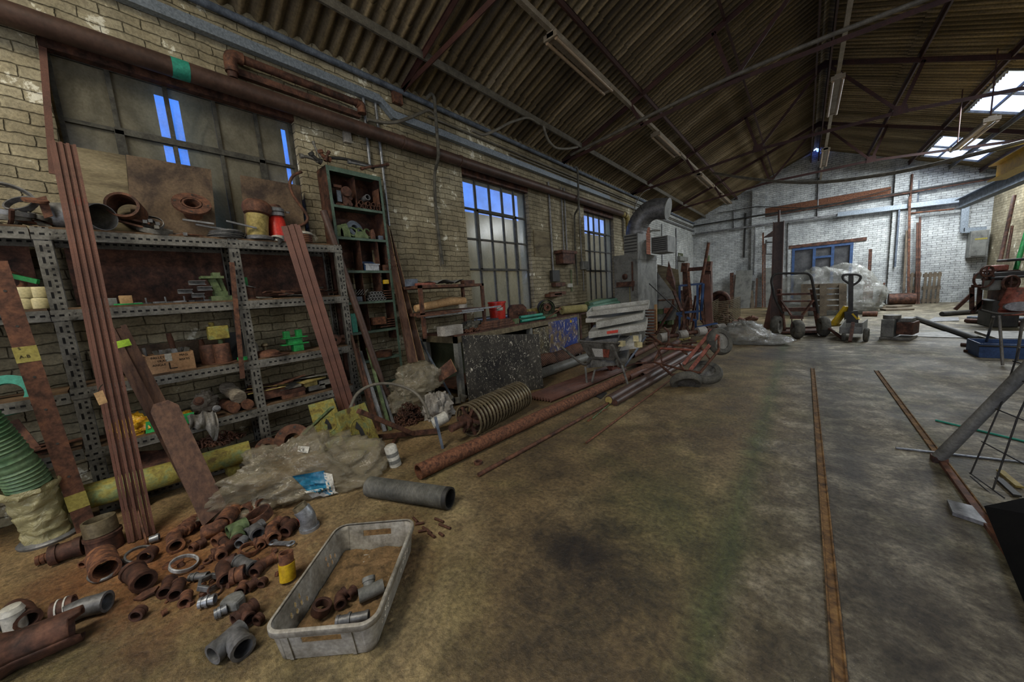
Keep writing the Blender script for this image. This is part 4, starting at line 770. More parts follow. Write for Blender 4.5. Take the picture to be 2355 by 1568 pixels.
P = g(.7, 0, -4.1, .13); mb = MB(); mb.pipe(P, P+V((.14, 0, .01)), .034, .025, 18); tag(mb.build('grey_tube', M['galvdull']), 'fat grey tube lying on top of the ring ends, top right bin', 'tube', GG)
for i in range(11):
    q = rnd('rg', i); P = g(.52+.043*i, 0, -4.0, .032+(.035 if i % 3 == 1 else 0)); mb = MB(); mb.pipe(P+V((-.05, 0, 0)), P+V((.02+q.uniform(0, .02), q.uniform(-.01, .01), 0)), .028, .023, 14); tag(mb.build('pipe_offcut', M['rust']), f'short rusty tube end, {ORD[i]} from the near side in the top right bin', 'tube', 'tube ends in the top right bin')
gb('sheet_offcut', 'rusty sheet leaning at the far side of the top bin', 'sheet', .93, .95, 0, .26, 'rust', .14)
for i, (u_, w_, h, mt, lb) in enumerate(((.1, .09, .13, 'greendull', 'pale green angled casting, nearest in the second bin'), (.2, .12, .15, 'greendull', 'olive green hooded casting in the second bin'), (.72, .06, .12, 'rust', 'rusty hook-shaped lever in the second bin'), (.5, .16, .08, 'greendull', 'low green bearing block before the blue housing'))):
    P = g(u_, 1); mb = MB(); mb.prism([(-w_/2, 0), (w_/2, 0), (w_/2*.9, h*.5), (w_*.2, h), (-w_*.3, h*.9), (-w_/2, h*.4)], P, (0, 1, 0), (0, 0, 1), .06); tag(mb.build('green_casting' if mt == 'greendull' else 'lever', M[mt], bev=.005), lb, 'casting', GG)
P = g(.42, 1, -4.05); mb = MB(); mb.lathe([(.05, -.04), (.1, -.04), (.1, .04), (.05, .04)], P+V((0, 0, .1)), (1, .2, .3), 20, True); tag(mb.build('blue_housing', M['bluegrey']), 'round blue-grey fan housing in the second bin', 'housing', GG)
for i in range(3): mb = MB(); mb.ring(g(.36+.14*i, 1, -3.99, .07), (1, .2*i, .3), .05, .01); tag(mb.build('green_ring', M['greendull']), ['green ring clip before the blue housing', 'green ring clip in the middle of the second bin', 'green ring clip beside the hook lever'][i], 'ring', GG)
gb('small_block', 'little pale blue block at the far end of the second bin', 'block', .84, .93, 1, .05, 'bluegrey')
P = g(.62, 2, -3.965); t = thing('parts_bin', 'blue open-front plastic parts bin in the third bay', 'parts bin', P)
mb = MB(); mb.b2(P+V((-.14, -.08, 0)), P+V((0, .08, .006))); mb.hexa([P+V(q) for q in ((-.14, -.085, 0), (0, -.085, 0), (0, -.08, 0), (-.14, -.08, 0), (-.14, -.085, .12), (.01, -.085, .06), (.01, -.08, .06), (-.14, -.08, .12))]); mb.hexa([P+V(q) for q in ((-.14, .08, 0), (0, .08, 0), (0, .085, 0), (-.14, .085, 0), (-.14, .08, .12), (.01, .08, .06), (.01, .085, .06), (-.14, .085, .12))]); mb.b2(P+V((-.14, -.08, 0)), P+V((-.134, .08, .12))); mb.build('tray', M['blue'], t)
mb = MB(); mb.b2(P+V((0, -.085, .0)), P+V((.008, .085, .07))); mb.b2(P+V((.002, -.095, .065)), P+V((.016, .095, .078))); mb.build('front_lip', M['galv'], t)
gb('card_divider', 'pale board offcut standing behind the blue parts bin', 'board', .76, .9, 2, .26, 'ply', .01, -4.08); gb('small_casting', 'small rusty casting at the far end of the third bay', 'casting', .86, .97, 2, .07, 'rust'); gb('lime_block', 'lime green block edge at the near side of the third bay', 'block', .0, .06, 2, .07, 'tape')
for r_ in range(3):
    for i in range(6-r_): P = g(.5+.062*i+.03*r_, 3, -4.0, .021+.036*r_); mb = MB(); mb.pipe(P+V((-.06, 0, 0)), P+V((.03, 0, 0)), .02, .012, 12); tag(mb.build('tube_offcut', M['galvdull']), 'short grey tube in the small pyramid of tubes, fourth bay', 'tube', 'pyramid of short tubes')
gb('paint_tin', 'blue and white tin at the near side of the fourth bay', 'tin', .2, .36, 3, .06, 'bluegrey'); gb('yellow_box', 'small yellow object high in the fourth bay', 'box', .84, .94, 3, .05, 'yellow', .04, dz=.2)
for i in range(5): P = g(.2+.05*i, 3, -4.0, .08); q = rnd('cl', i); mb = MB(); mb.bar(P, P+V((q.uniform(-.03, .03), .06, .06)), .02, .006); tag(mb.build('clip', M['galvdull']), 'grey metal clip heaped over the blue and white tin', 'clip', 'clips over the tin in the fourth bay')
for k, (lv, u_) in enumerate(((4, .9), (4, .75), (3, .9))):
    for i in range(4): P = g(u_, lv, -3.99, .02+i*.03); mb = MB(); mb.b2(P+V((-.08, -.05, 0)), P+V((.0, .05, .012))); tag(mb.build('toothed_rack', M['rust']), ['rusty toothed bar in the far stack of the fifth bay', 'rusty toothed bar in the near stack of the fifth bay', 'rusty toothed bar stacked at the far end of the fourth bay'][k], 'toothed bar', 'toothed bars in the green shelving')
gb('teal_sheet', 'curved teal sheet in the fifth bay', 'sheet', .1, .2, 4, .22, 'teal', .02); gb('rusty_box', 'tilted rusty box in the fifth bay', 'box', .5, .78, 4, .09, 'rustor', dz=.06)
P = g(.7, 6-1, -4.03); mb = MB(); mb.lathe([(.07, 0), (.1, 0), (.1, .07), (.07, .07)], P, (0, 0, 1), 24, True); tag(mb.build('rusty_ring', M['rust']), 'wide rusty ring on the bench-height green shelf', 'ring', GG)
# things on top of the green shelving
GT_ = 'pipework dumped on top of the green shelving'
for i, (a, b_, c_, r, mt, lb) in enumerate((
    ((745, 362), (800, 365), (860, 385), .016, 'black', 'long dark pipe draped along the shelving top'), ((800, 372), (860, 385), (888, 381), .014, 'galvdull', 'grey pipe sticking out over the far end of the shelving'),
    ((720, 325), (727, 345), (738, 362), .011, 'racksteel', 'thin pipe pointing up at the near end of the pipework heap'), ((735, 345), (742, 360), (760, 368), .02, 'rustor', 'orange rusty fitting in the pipework heap'),
    ((690, 358), (715, 362), (735, 372), .016, 'racksteel', 'dark socket pipe nearest the window'), ((713, 350), (722, 362), (740, 375), .02, 'black', 'black elbow in the pipework heap'),
    ((757, 348), (752, 358), (748, 370), .012, 'rustdark', 'short stub pipe behind the orange fitting'), ((830, 388), (850, 384), (893, 378), .013, 'rustdark', 'rusty pipe with a knobbed end projecting beyond the shelving'))):
    P = [U(*q, x=-4.02+.01*i) for q in (a, b_, c_)]
    for q in P: q.z = max(q.z, GT+.02)
    mb = MB(); mb.tube(arc(P, 5), r, 10); mb.lathe([(0, 0), (r*1.5, 0), (r*1.5, .03), (0, .03)], P[0], P[1]-P[0], 10); mb.lathe([(0, -.03), (r*1.5, -.03), (r*1.5, 0), (0, 0)], P[2], P[2]-P[1], 10); tag(mb.build('scrap_pipe', M[mt]), lb, 'pipe', GT_)
# ---------------- long stock leaning on the racks ----------------
def lean(px0, py0, x0, px1, py1, x1=None, z1=0):      # from the foot (pixel, on the floor) up to the top (pixel, plane x)
    a = U(px1, py1, z=z1); b_ = U(px0, py0, x=x0); return a, b_
def bundle(label, foot, top, xt, n_, w_, th, mt, name, spread=1.0, cat='steel strips', tp=None, z0=.0, roll=0, fan=.012, group=None, jit=.05, wide=1.):
    a = foot if isinstance(foot, V) else U(*foot, z=z0); b_ = U(*top, x=xt); w_ = w_*mpv(a, 1, 0)/n_; d = (b_-a).normalized(); vw = (CP-(a+b_)/2).normalized(); s_ = d.cross(vw).normalized(); s_ = (s_+vw*roll).normalized(); u_ = s_.cross(d).normalized(); q = rnd(label)
    out = []
    for i in range(n_):
        o = s_*((i-(n_-1)/2)*w_*spread)+u_*(i % 2)*fan; mb = MB(); e = q.uniform(-jit, 0); mb.bar(a+o*wide+V((0, 0, .004)), b_+o+d*e, w_*.92, th, u_); out.append(mb)
    return out, a, b_, d, s_, u_
OB = thing
out, a, b_, d, s_, u_ = bundle('red oxide steel strip in the tall bundle leaning against the near upright', (327, 1238), (144, 330), -3.72, 8, 58, .012, 'rustred', 'steel_strip', .95, jit=.0, wide=1.12)
zt = [0, .0, .01, .0, -.01, -.09, -.03, -.02]; zt = [-.0, .0, .0, .0, -.06, -.02, -.02, -.03]
for i, mb in enumerate(out): tag(mb.build('steel_strip', M['rustred']), f'red oxide strip, {ORD[i]} of eight in the tall bundle leaning on the near upright', 'steel strip', 'tall bundle of red oxide strips')
p = a+(b_-a)*.33+u_*.03; t = thing('parcel_tag', 'buff parcel tag tied to the tall bundle of strips', 'tag', p)
q = U(243, 927, x=-3.2); mb = MB(); s2 = mpp(q); cc_ = [U(x_, y_, x=-3.2) for x_, y_ in ((215, 905), (236, 897), (248, 925), (228, 932))]; slab(mb, cc_, .003); mb.build('card', M['woodedge'], t); mb = MB(); mb.tube([U(226, 900, x=-3.2), U(230, 890, x=-3.22), U(236, 884, x=-3.24)], .003, 5); mb.build('string', M['ink'], t)
a_, b2_ = U(166, 1240, z=0), U(98, 100, x=-4.17); a_ = V((-4.02, -.2, 0)); b2_ = U(98, 108, x=-4.17); b3 = U(118, 380, x=-4.1)
mb = MB(); mb.bar(U(122, 400, x=-4.12), b2_, .035, .012, (1, 0, 0)); tag(mb.build('steel_angle', M['rustred']), 'long thin red-brown angle fixed up the near edge of the window', 'angle')
# near flat bar with yellow tape
A_, B_ = U(200, 1218, z=0), U(-12, 600, x=-3.62); vw = (CP-(A_+B_)/2).normalized(); WF_ = 44*mpv(A_, 1, 0); t = thing('drilled_flat_bar', 'wide rusty drilled flat bar with two yellow tape bands, nearest to the camera', 'flat bar', A_)
mb = MB(); mb.bar(A_, B_, WF_, .012, vw); mb.build('bar', M['rust'], t); dd = (B_-A_)
for f0, f1 in ((.09, .15), (.655, .71)): mb = MB(); mb.bar(A_+dd*f0, A_+dd*f1, WF_+.003, .016, vw); mb.build('tape_band', M['tapey'], t)
for f0 in (.03, .22, .35, .48, .6, .78, .9):
    mb = MB(); p = A_+dd*f0+vw*.0065; mb.lathe([(0, 0), (.007, 0), (.007, .001), (0, .001)], p, vw, 8); mb.build('screw_hole', M['black'], t)
sd = dd.normalized().cross(vw).normalized()
text('S', A_+dd*.7+vw*.009+sd*-.025, sd, dd, .022, 'ink', t); text('A-B', A_+dd*.67+vw*.009+sd*-.03, sd, dd, .026, 'ink', t)
# bundle with lime tape, plank, right bundle
out, a, b_, d, s_, u_ = bundle('x', (478, 1165), (262, 752), -3.7, 4, 54, .014, 'woodred', 's', .92, z0=.0, jit=.02)
for i, mb in enumerate(out): tag(mb.build('steel_strip', M['woodred']), f'dark red strip, {ORD[i]} of four taped in the short bundle behind the plank', 'steel strip', 'short bundle with lime tape')
p = b_-d*.16; mb = MB(); mb.bar(p, p+d*.05, 38*mpv(p, 1, 0), .04, u_); tag(mb.build('tape_wrap', M['tape']), 'lime green tape wrapped round the short bundle', 'tape')
f_ = U(496, 1190, z=.05); tp = U(377, 935, x=-3.38); vw = (CP-(f_+tp)/2).normalized(); d = (tp-f_).normalized(); s_ = d.cross(vw).normalized(); u_ = s_.cross(d)
L = (tp-f_).length; W = 31*mpv(f_, 1, 0); mb = MB(); mb.prism([(-W, -.02), (W, .03), (W, L-.04), (W*.45, L+.02), (-W*.6, L+.02), (-W, L-.03)], f_, s_, d, .045)
t = thing('oak_plank', 'dark weathered plank with a pale stain at its foot, leaning in front of the rack', 'plank', f_); mb.build('board', M['woodred'], t)
ouf, a, b_, d, s_, u_ = bundle('r', (818, 1000), (668, 516), -3.7, 6, 40, .012, 'rustred', 's', .95, z0=.0, roll=.2, jit=.02)
for i, mb in enumerate(ouf): tag(mb.build('steel_strip', M['rustred']), f'grooved red-brown strip, {ORD[i]} of six in the bundle leaning on the right bay', 'steel strip', 'bundle of strips leaning on the right bay')
A_, B_ = U(558, 870, x=-3.76), U(533, 603, x=-3.76); t = thing('marked_strip', 'rusty strip with scratched lettering strapped against the middle upright', 'strip', A_); mb = MB(); mb.bar(A_, B_, .035, .008, (1, 0, 0)); mb.build('strip', M['rust'], t)
# big leaning pipe, small bars, planks beside the green shelving
A_, B_ = U(903, 952, z=.05), U(744, 485, x=-3.9); mb = MB(); mb.pipe(A_, B_, .036, .028, 16); d = (B_-A_); mb.pipe(A_+d*.1, A_+d*.13, .05, .03, 16); mb.pipe(A_+d*.78, A_+d*.8, .042, .03, 16); tag(mb.build('iron_pipe', M['pipebrown']), 'long brown iron pipe with a collar leaning on the tall green shelving', 'pipe')
for i, (ft, tp_, xt, w_, mt, nm, lb) in enumerate((((872, 990), (818, 790), -3.85, .03, 'rust', 'reinforcing_bar', 'ridged rusty bar leaning behind the iron pipe'), ((885, 992), (828, 808), -3.88, .035, 'galvdull', 'grey_channel', 'pale grey channel leaning behind the iron pipe, near one'), ((898, 990), (845, 800), -3.9, .03, 'greendull', 'greenish_channel', 'greenish channel leaning between grey channel and pipe'), ((862, 985), (805, 760), -3.82, .025, 'woodred', 'dark_bar', 'dark red bar leaning at the foot of the far rack upright'), ((908, 985), (855, 830), -3.9, .03, 'galvdull', 'grey_channel', 'short grey channel with a bolted top, leaning furthest right'))):
    A_ = U(*ft, z=.0); B_ = U(*tp_, x=xt); mb = MB(); mb.bar(A_, B_, w_, w_*.7, (1, 0, 0)); tag(mb.build(nm, M[mt]), lb, 'bar')
def board2(label, q4, th, mt, face='woodred', name='wooden_plank'):
    mb = MB(); slab(mb, q4, th); t = thing(name, label, 'plank', q4[0]); mb.build('board', M[mt], t)
    mb = MB(); a, b_, c_, d = [V(x) for x in q4]; n_ = (b_-a).cross(d-a).normalized()*th; v = (b_-a).normalized()*.004; mb.hexa([b_, b_+v, c_+v, c_, b_+n_, b_+n_+v, c_+n_+v, c_+n_]); mb.build('cut_edge', M['woodedge'], t)
board2('long dark plank with pale cut edge leaning on the wall beyond the green shelving', [U(938, 835, x=-3.72), U(958, 832, x=-3.7), U(890, 520, x=-4.1), U(878, 500, x=-4.1)], .03, 'woodred')
board2('second plank behind the first, showing two pale edges', [U(955, 830, x=-3.8), U(975, 828, x=-3.78), U(905, 560, x=-4.12), U(897, 530, x=-4.13)], .03, 'woodred')
t = thing('tangled_wire', 'tangle of fine wire hooked on the green shelving post', 'wire', U(900, 600, x=-3.92))
for i in range(6): q = rnd('wr', i); c_ = U(900+q.uniform(-8, 10), 600+q.uniform(-15, 25), x=-3.92); mb = MB(); mb.tube(arc([c_, c_+V((.05, q.uniform(-.1, .1), q.uniform(-.1, .1))), c_+V((.02, q.uniform(-.15, .15), q.uniform(-.15, .15)))]), .003, 4); mb.build('strand', M['rustdark'], t)
mb = MB(); mb.bar(U(1045, 925, z=0.01), U(960, 770, x=-4.0), .02, .02); tag(mb.build('grey_rod', M['bluegrey']), 'slim blue-grey rod leaning behind the bench leg', 'rod')
# ---------------- floor: near left ----------------
# green ribbed hose wrapped in film
A_, B_ = U(118, 1236, z=0.0), U(-40, 985, x=-3.55); P0 = V(A_); mid = U(70, 1110, x=-3.62); R_ = .088
t = thing('ribbed_hose', 'fat green ribbed hose with film wrapped round its foot, standing at the near corner', 'hose', P0)
pts = arc([P0, P0+V((.0, -.02, .16)), mid, B_, B_+(B_-mid)*.8], 8)
fine = []
for i in range(len(pts)-1):
    for j in range(8): fine.append(pts[i].lerp(pts[i+1], j/8))
acc = 0; rr = []
for i, p in enumerate(fine):
    acc += (p-fine[i-1]).length if i else 0; rr.append(R_*(1+.05*math.sin(acc/.024*6.283)))
mb = MB(); mb.tube(fine, rr, 22, False)
mt = M['greendull'].copy(); mt.name = 'green_ribbed_hose'; M['ribs'] = mk('green_ribbed_plastic', (.06, .16, .07), (.2, .3, .16), sc=5, rough=.5); mb.build('ribbed_tube', M['ribs'], t)
M['wrap'] = film('yellowed_stretch_film', (.42, .38, .2), .85)
mb = MB(); wp = [p for p in pts if p.z < .42]; wf = [wp[0].lerp(wp[-1], k/40) for k in range(41)]; mb.tube(wf, [R_*(1.12+.25*math.exp(-((k-38)/4)**2)+.16*math.exp(-(k/5)**2)+.05*NZ.noise(V((k*.5, 3, 1)))) for k in range(41)], 40, False)
for k, p in enumerate(mb.v): mb.v[k] = p+V((NZ.noise(p*22), NZ.noise(p*22+V((9, 0, 0))), NZ.noise(p*30)))*.022
mb.build('film_wrapping', M['wrap'], t)
mb = MB(); mb.lathe([(.07, 0), (.13, 0), (.135, .015), (.12, .03), (.07, .03)], P0+V((.0, 0, .0)), (0, 0, 1), 28, True); mb.build('end_ring', M['galvdull'], t)
# fittings helper: pixel polyline lying on the floor
FG = 'rusty pipe fittings strewn over the floor'
def onfloor(px, py, r, dz=0):
    P = U(px, py, z=0); R = r*mpp(P)
    for _ in range(3): P = U(px, py, z=R+dz); R = r*mpp(P)
    return P, R
def fitg(label, pts, r, mt, br=None, name='pipe_fitting', cat='pipe fitting', colr=(1, 1), dz=0, group=FG, ri=.78, rise=None, hexa=None, mid=None, clk=1.14):
    r *= 1.0; P0, R = onfloor(*pts[0], r, dz); Q = [V(P0)]
    for i, p in enumerate(pts[1:]): z_ = R+dz+((rise[i] if rise else 0)); Q.append(U(*p, z=z_))
    mb = MB(); htube(mb, arc(Q, 5, .6) if len(Q) > 2 else [Q[0].lerp(Q[1], k/3) for k in range(4)], R, R*ri, 18)
    w_ = R*.55
    if colr[0]: coll(mb, Q[0], Q[1]-Q[0], R, w_, clk)
    if colr[1]: coll(mb, Q[-1], Q[-2]-Q[-1], R, w_, clk)
    if br:
        bs = U(*br[0], z=R+dz); be = U(*br[1], z=R+dz+(br[3] if len(br) > 3 else 0)); rb = br[2]*R; htube(mb, [bs, bs.lerp(be, .5), be], rb, rb*ri, 18); coll(mb, be, bs-be, rb, w_, clk)
    if mid: c_ = Q[0].lerp(Q[-1], mid); d = (Q[-1]-Q[0]).normalized(); mb.lathe([(R, -w_*.5), (R*1.32, -w_*.5), (R*1.32, w_*.5), (R, w_*.5)], c_, d, 8, False, False)
    # sit on the floor
    zmin = min(p.z for p in mb.v)
    for k in range(len(mb.v)): mb.v[k] = mb.v[k]-V((0, 0, zmin-dz-.001))
    return tag(mb.build(name, M['rustfit' if mt == 'rust' else mt]), label, cat, group)
def ringf(label, px, py, R, w_, h, mt, tilt=(0, 0, 1), name='pipe_ring', cat='ring', group=FG, dz=0, n=28):
    P = U(px, py, z=0); s_ = mpp(P); R *= s_; w_ *= s_; h *= s_; mb = MB(); mb.lathe([(R-w_, 0), (R, 0), (R, h), (R-w_, h)], (0, 0, 0), tilt, n, True)
    zm = min(p.z for p in mb.v); cx_ = P+V((0, 0, -zm+.001+dz)); mb.v = [p+cx_ for p in mb.v]; return tag(mb.build(name, M[mt], bev=.002), label, cat, group)
f = fitg
f('large rusty tee with a threaded nipple at its near end, lying before the green hose', [(118, 1280), (190, 1256)], 25, 'rustdark', name='pipe_tee', cat='pipe tee', clk=1.15)
f('small threaded nipple screwed into the large rusty tee', [(84, 1293), (112, 1283)], 12, 'rustor', mid=.6, name='pipe_nipple', cat='nipple')
P = U(245, 1262, z=0); t = thing('pipe_coupling', 'big upright rusty coupling with a light brown collar, at the foot of the tall bundle', 'coupling', P); s_ = mpp(P)
mb = MB(); mb.lathe([(32*s_, 0), (37*s_, 0), (35*s_, 40*s_), (38*s_, 42*s_), (38*s_, 50*s_), (28*s_, 52*s_)], P, (0, 0, 1), 28); mb.build('socket', M['rustdark'], t)
mb = MB(); mb.lathe([(27*s_, 50*s_), (34*s_, 52*s_), (33*s_, 92*s_), (28*s_, 93*s_), (27*s_, 60*s_)], P, (-.06, -.02, 1), 28); mb.build('collar', M['brass'], t)
f('wide rusty pipe cap on its side, open end toward the camera', [(232, 1278), (243, 1310)], 30, 'rust', colr=(0, 0), name='pipe_stop', cat='pipe cap')
mb = MB(); pl = [U(x_, y_, z=.012) for x_, y_ in ((290, 1292), (262, 1284), (245, 1296), (205, 1318), (204, 1333), (222, 1338), (250, 1328), (275, 1308), (298, 1297))]; mb.tube(arc(pl, 5), .009, 8); tag(mb.build('saddle_clamp', M['galvdull']), 'grey bent pipe clamp lying round the wide rusty cap', 'clamp', FG)
f('small rusty lump of fitting left of the wide cap', [(188, 1300), (210, 1284)], 9, 'rustor', colr=(1, 0))
ringf('silver-edged ring leaning on a small rusty socket', 322, 1285, 30, 5, 8, 'galvdull', (.3, .2, 1))
f('small rusty socket inside the silver-edged ring', [(335, 1283), (350, 1268)], 17, 'rustdark', colr=(1, 0), name='pipe_socket', cat='socket')
f('bright steel end of a thin hooked rod by the tall bundle', [(345, 1243), (366, 1236)], 10, 'galv', colr=(0, 1), name='rod_end', cat='fitting')
mb = MB(); mb.tube([U(338, 1250, z=.01), U(300, 1110, x=-3.3)], .006, 6); tag(mb.build('thin_rod', M['rust']), 'thin rusty rod lying against the front of the tall bundle', 'rod')
f('rusty reducer socket with a flared open end, standing apart', [(305, 1315), (332, 1340)], 24, 'rustdark', name='reducer_socket', cat='socket')
ringf('white-edged union ring tilted on the floor, alone', 424, 1308, 31, 4, 10, 'silver', (.25, .3, 1))
discP = U(398, 1296, z=0); mb = MB(); mb.lathe([(0, 0), (.045, 0), (.045, .004), (0, .004)], discP, (0, 0, 1), 18); tag(mb.build('rusty_disc', M['rustor']), 'thin flat rusty disc behind the union ring', 'disc', FG)
mb = MB(); c_ = U(340, 1372, z=0); s_ = mpp(c_); mb.prism([(-26*s_, -12*s_), (0, -16*s_), (22*s_, 0), (18*s_, 18*s_), (-4*s_, 14*s_), (-18*s_, 6*s_)], c_+V((0, 0, .012)), (.75, .66, .1), (-.66, .75, .2), .01); tag(mb.build('rust_flake', M['rust']), 'jagged brown rust flake before the twin-bore fitting', 'rust flake', FG)
for i, (a, b_, r, mt, lb) in enumerate((
    ((378, 1365), (392, 1335), 15, 'rustdark', 'left barrel of the side-by-side twin fitting'), ((402, 1370), (412, 1342), 15, 'rustdark', 'right barrel of the side-by-side twin fitting'),
    ((312, 1418), (325, 1404), 15, 'rustdark', 'lone rusty nut lying nearest the camera side of the heap'), ((372, 1412), (384, 1405), 7, 'rustor', 'tiny rust lump right of the lone nut'),
    ((424, 1388), (430, 1368), 13, 'rust', 'small rusty tee with a tail below the union ring'), ((494, 1248), (512, 1236), 13, 'rustor', 'orange-rimmed short socket in the middle of the heap'),
    ((455, 1255), (470, 1246), 11, 'rustdark', 'small dark nut left of the orange-rimmed socket'), ((440, 1262), (452, 1254), 10, 'rust', 'small rusty nut at the left fringe of the heap'),
    ((585, 1318), (600, 1302), 14, 'rustdark', 'stubby rusty socket near the yellow pipe'), ((602, 1300), (632, 1282), 12, 'rust', 'rusty nipple pointing to the yellow pipe'),
    ((590, 1430), (600, 1420), 13, 'rustdark', 'round rusty nut beside the large crate'), ((570, 1352), (590, 1338), 12, 'rustdark', 'small rusty elbow above the grey cast plug'),
    ((552, 1362), (562, 1345), 12, 'rust', 'small rusty socket above the grey cast plug'), ((600, 1345), (608, 1335), 10, 'rustdark', 'little rust nut right of the small elbow'))):
    f(lb, [a, b_], r, mt, name='pipe_socket' if r > 10 else 'pipe_nut', cat='socket' if r > 10 else 'nut')
f('rusty elbow with its open mouth facing the camera, left end of the long pipe chain', [(405, 1258), (398, 1232), (425, 1218)], 17, 'rust', name='pipe_elbow', cat='elbow')
f('ribbed rusty nipple in the long pipe chain', [(424, 1222), (452, 1200)], 16, 'rust', name='pipe_nipple', cat='nipple', mid=.5)
f('dull grey union joined to the end of the long pipe chain', [(458, 1200), (500, 1170)], 14, 'galvdull', name='pipe_union', cat='union', mid=.35)
f('rusty bend next to the grey union at the back of the heap', [(462, 1180), (478, 1172), (505, 1166)], 10, 'rustdark', name='pipe_bend', cat='bend')
f('long rusty bend lying under the grey union', [(465, 1226), (500, 1215), (520, 1192)], 19, 'rust', colr=(0, 0), name='pipe_bend', cat='bend')
f('rusty reducer with a flat rim at the back of the heap', [(512, 1205), (535, 1176)], 21, 'rust', colr=(0, 1), name='pipe_reducer', cat='reducer')
f('short fat rusty bend behind the wide ring', [(563, 1178), (585, 1160), (604, 1162)], 16, 'rust', name='pipe_bend', cat='bend')
ringf('wide deep rusty ring, open upward, at the back of the heap', 602, 1200, 29, 4, 24, 'rust', (-.05, -.25, 1))
f('green-painted tee in the middle of the heap', [(524, 1226), (568, 1204)], 19, 'greendull', br=((545, 1216), (548, 1236), .75), colr=(0, 0), name='pipe_tee', cat='pipe tee')
f('rusty socket under the mouth of the green tee', [(546, 1246), (546, 1228)], 14, 'rustdark', name='pipe_socket', cat='socket', dz=.0)
f('grey galvanised tee with a ringed mouth, right of the green tee', [(566, 1232), (605, 1208)], 13, 'galvdull', br=((585, 1220), (594, 1232), 1.2), name='pipe_tee', cat='pipe tee')
f('rusty elbow pair right of the wide ring, near one', [(630, 1240), (622, 1215), (645, 1200)], 15, 'rust', name='pipe_elbow', cat='elbow')
f('rusty tee at the right end of the heap, near the red scrap', [(655, 1225), (675, 1205)], 14, 'rustdark', br=((664, 1215), (655, 1200), .9), name='pipe_tee', cat='pipe tee')
f('small rusty tee lying below the galvanised tee', [(585, 1250), (612, 1240)], 11, 'rust', br=((598, 1244), (600, 1256), .9), name='pipe_tee', cat='pipe tee')
f('tangled rusty cross in the centre of the heap', [(508, 1272), (548, 1240)], 12, 'rustdark', br=((528, 1256), (512, 1244), .9), name='pipe_cross', cat='fitting')
f('bright steel band clipped to the rusty cross', [(550, 1252), (562, 1240)], 13, 'galv', colr=(0, 0), name='clip_band', cat='band')
f('rusty tee left of the rusty cross', [(488, 1276), (518, 1262)], 13, 'rust', br=((503, 1268), (510, 1280), .9), name='pipe_tee', cat='pipe tee')
for i, (px, py) in enumerate(((480, 1292), (495, 1284), (510, 1276))): ringf(['first eye of the rusty eye-link chain', 'middle eye of the rusty eye-link chain', 'last eye of the rusty eye-link chain'][i], px, py, 12, 4, 6, 'rust', name='eye_link', cat='link')
ringf('orange-rusted ring right of the rusty cross', 574, 1273, 23, 4, 12, 'rustor', (.2, .25, 1))
ringf('hexagonal grey union nut with a rusty bore, largest of the nuts', 485, 1352, 31, 8, 14, 'galvdull', (.15, .3, 1), n=6, name='union_nut', cat='nut')
ringf('thin rusty washer leaning on the hexagonal union nut', 495, 1366, 17, 4, 5, 'rustdark', (.5, .3, .8))
f('grey threaded nipple behind the hexagonal union nut', [(438, 1330), (478, 1326)], 9, 'galvdull', name='pipe_nipple', cat='nipple', mid=.3)
f('corroded silver hexagon nipple below the union nut', [(460, 1390), (495, 1380)], 12, 'galv', name='pipe_nipple', cat='nipple', mid=.5)
f('small silver nipple next to the galvanised tee', [(494, 1416), (522, 1402)], 11, 'galv', name='pipe_nipple', cat='nipple', mid=.4)
f('green-tinged rusty elbow bowed like a letter C', [(542, 1290), (510, 1300), (520, 1335)], 16, 'rustdark', colr=(1, 1), name='pipe_elbow', cat='elbow')
f('speckled silver coupling behind the short rusty tee', [(546, 1292), (582, 1308)], 15, 'galvdull', name='pipe_coupling', cat='coupling')
f('short rusty tee with an upright mouth, beside the C-shaped elbow', [(532, 1328), (562, 1318)], 18, 'rust', colr=(1, 1), name='pipe_tee', cat='pipe tee')
mb = MB(); c_ = U(540, 1395, z=0); s_ = mpp(c_); mb.prism([(-27*s_, -16*s_), (22*s_, -20*s_), (27*s_, 8*s_), (6*s_, 26*s_), (-16*s_, 22*s_), (-28*s_, 8*s_)], c_, (.75, .66, 0), (-.66, .75, 0), .05); tag(mb.build('cast_plug', M['concrete'], bev=.012), 'rough grey cast lump like half a plug', 'cast plug', FG)
f('rusty tee with a ringed shoulder, before the grey cast plug', [(540, 1432), (588, 1394)], 18, 'rustdark', br=((560, 1415), (575, 1428), .8), name='pipe_tee', cat='pipe tee', mid=.55)
f('large dull galvanised tee lying nearest the crate', [(490, 1508), (558, 1446)], 27, 'galvdull', br=((540, 1470), (560, 1494), 1.05), colr=(1, 0), name='galvanised_tee', cat='pipe tee', clk=1.1)
mb = MB(); c_ = U(712, 1215, z=0); s_ = mpp(c_); Q = [c_, c_+V((0, 0, 34*s_)), c_+V((-12*s_*.7, -12*s_*.7, 56*s_))]; htube(mb, arc(Q, 5), 19*s_, 15*s_, 18); coll(mb, Q[0], (0, 0, 1), 19*s_, 8*s_); tag(mb.build('galvanised_elbow', M['galv']), 'grey galvanised elbow standing upright before the plastic bag', 'elbow', FG)
mb = MB(); q = Q[2]; d = (Q[2]-Q[1]).normalized(); mb.pipe(q, q+d*12*s_, 16*s_, 12*s_); tag(mb.build('thread_stub', M['brass']), 'brown thread stub in the mouth of the upright galvanised elbow', 'thread')
A_ = U(660, 1275, z=0); P = U(668, 1342, z=0); d = V((-.14, .1, 1)).normalized(); t = thing('yellow_pipe', 'bright yellow pipe end with a rusty thread, leaning on the crate', 'pipe', P); s_ = mpp(P)
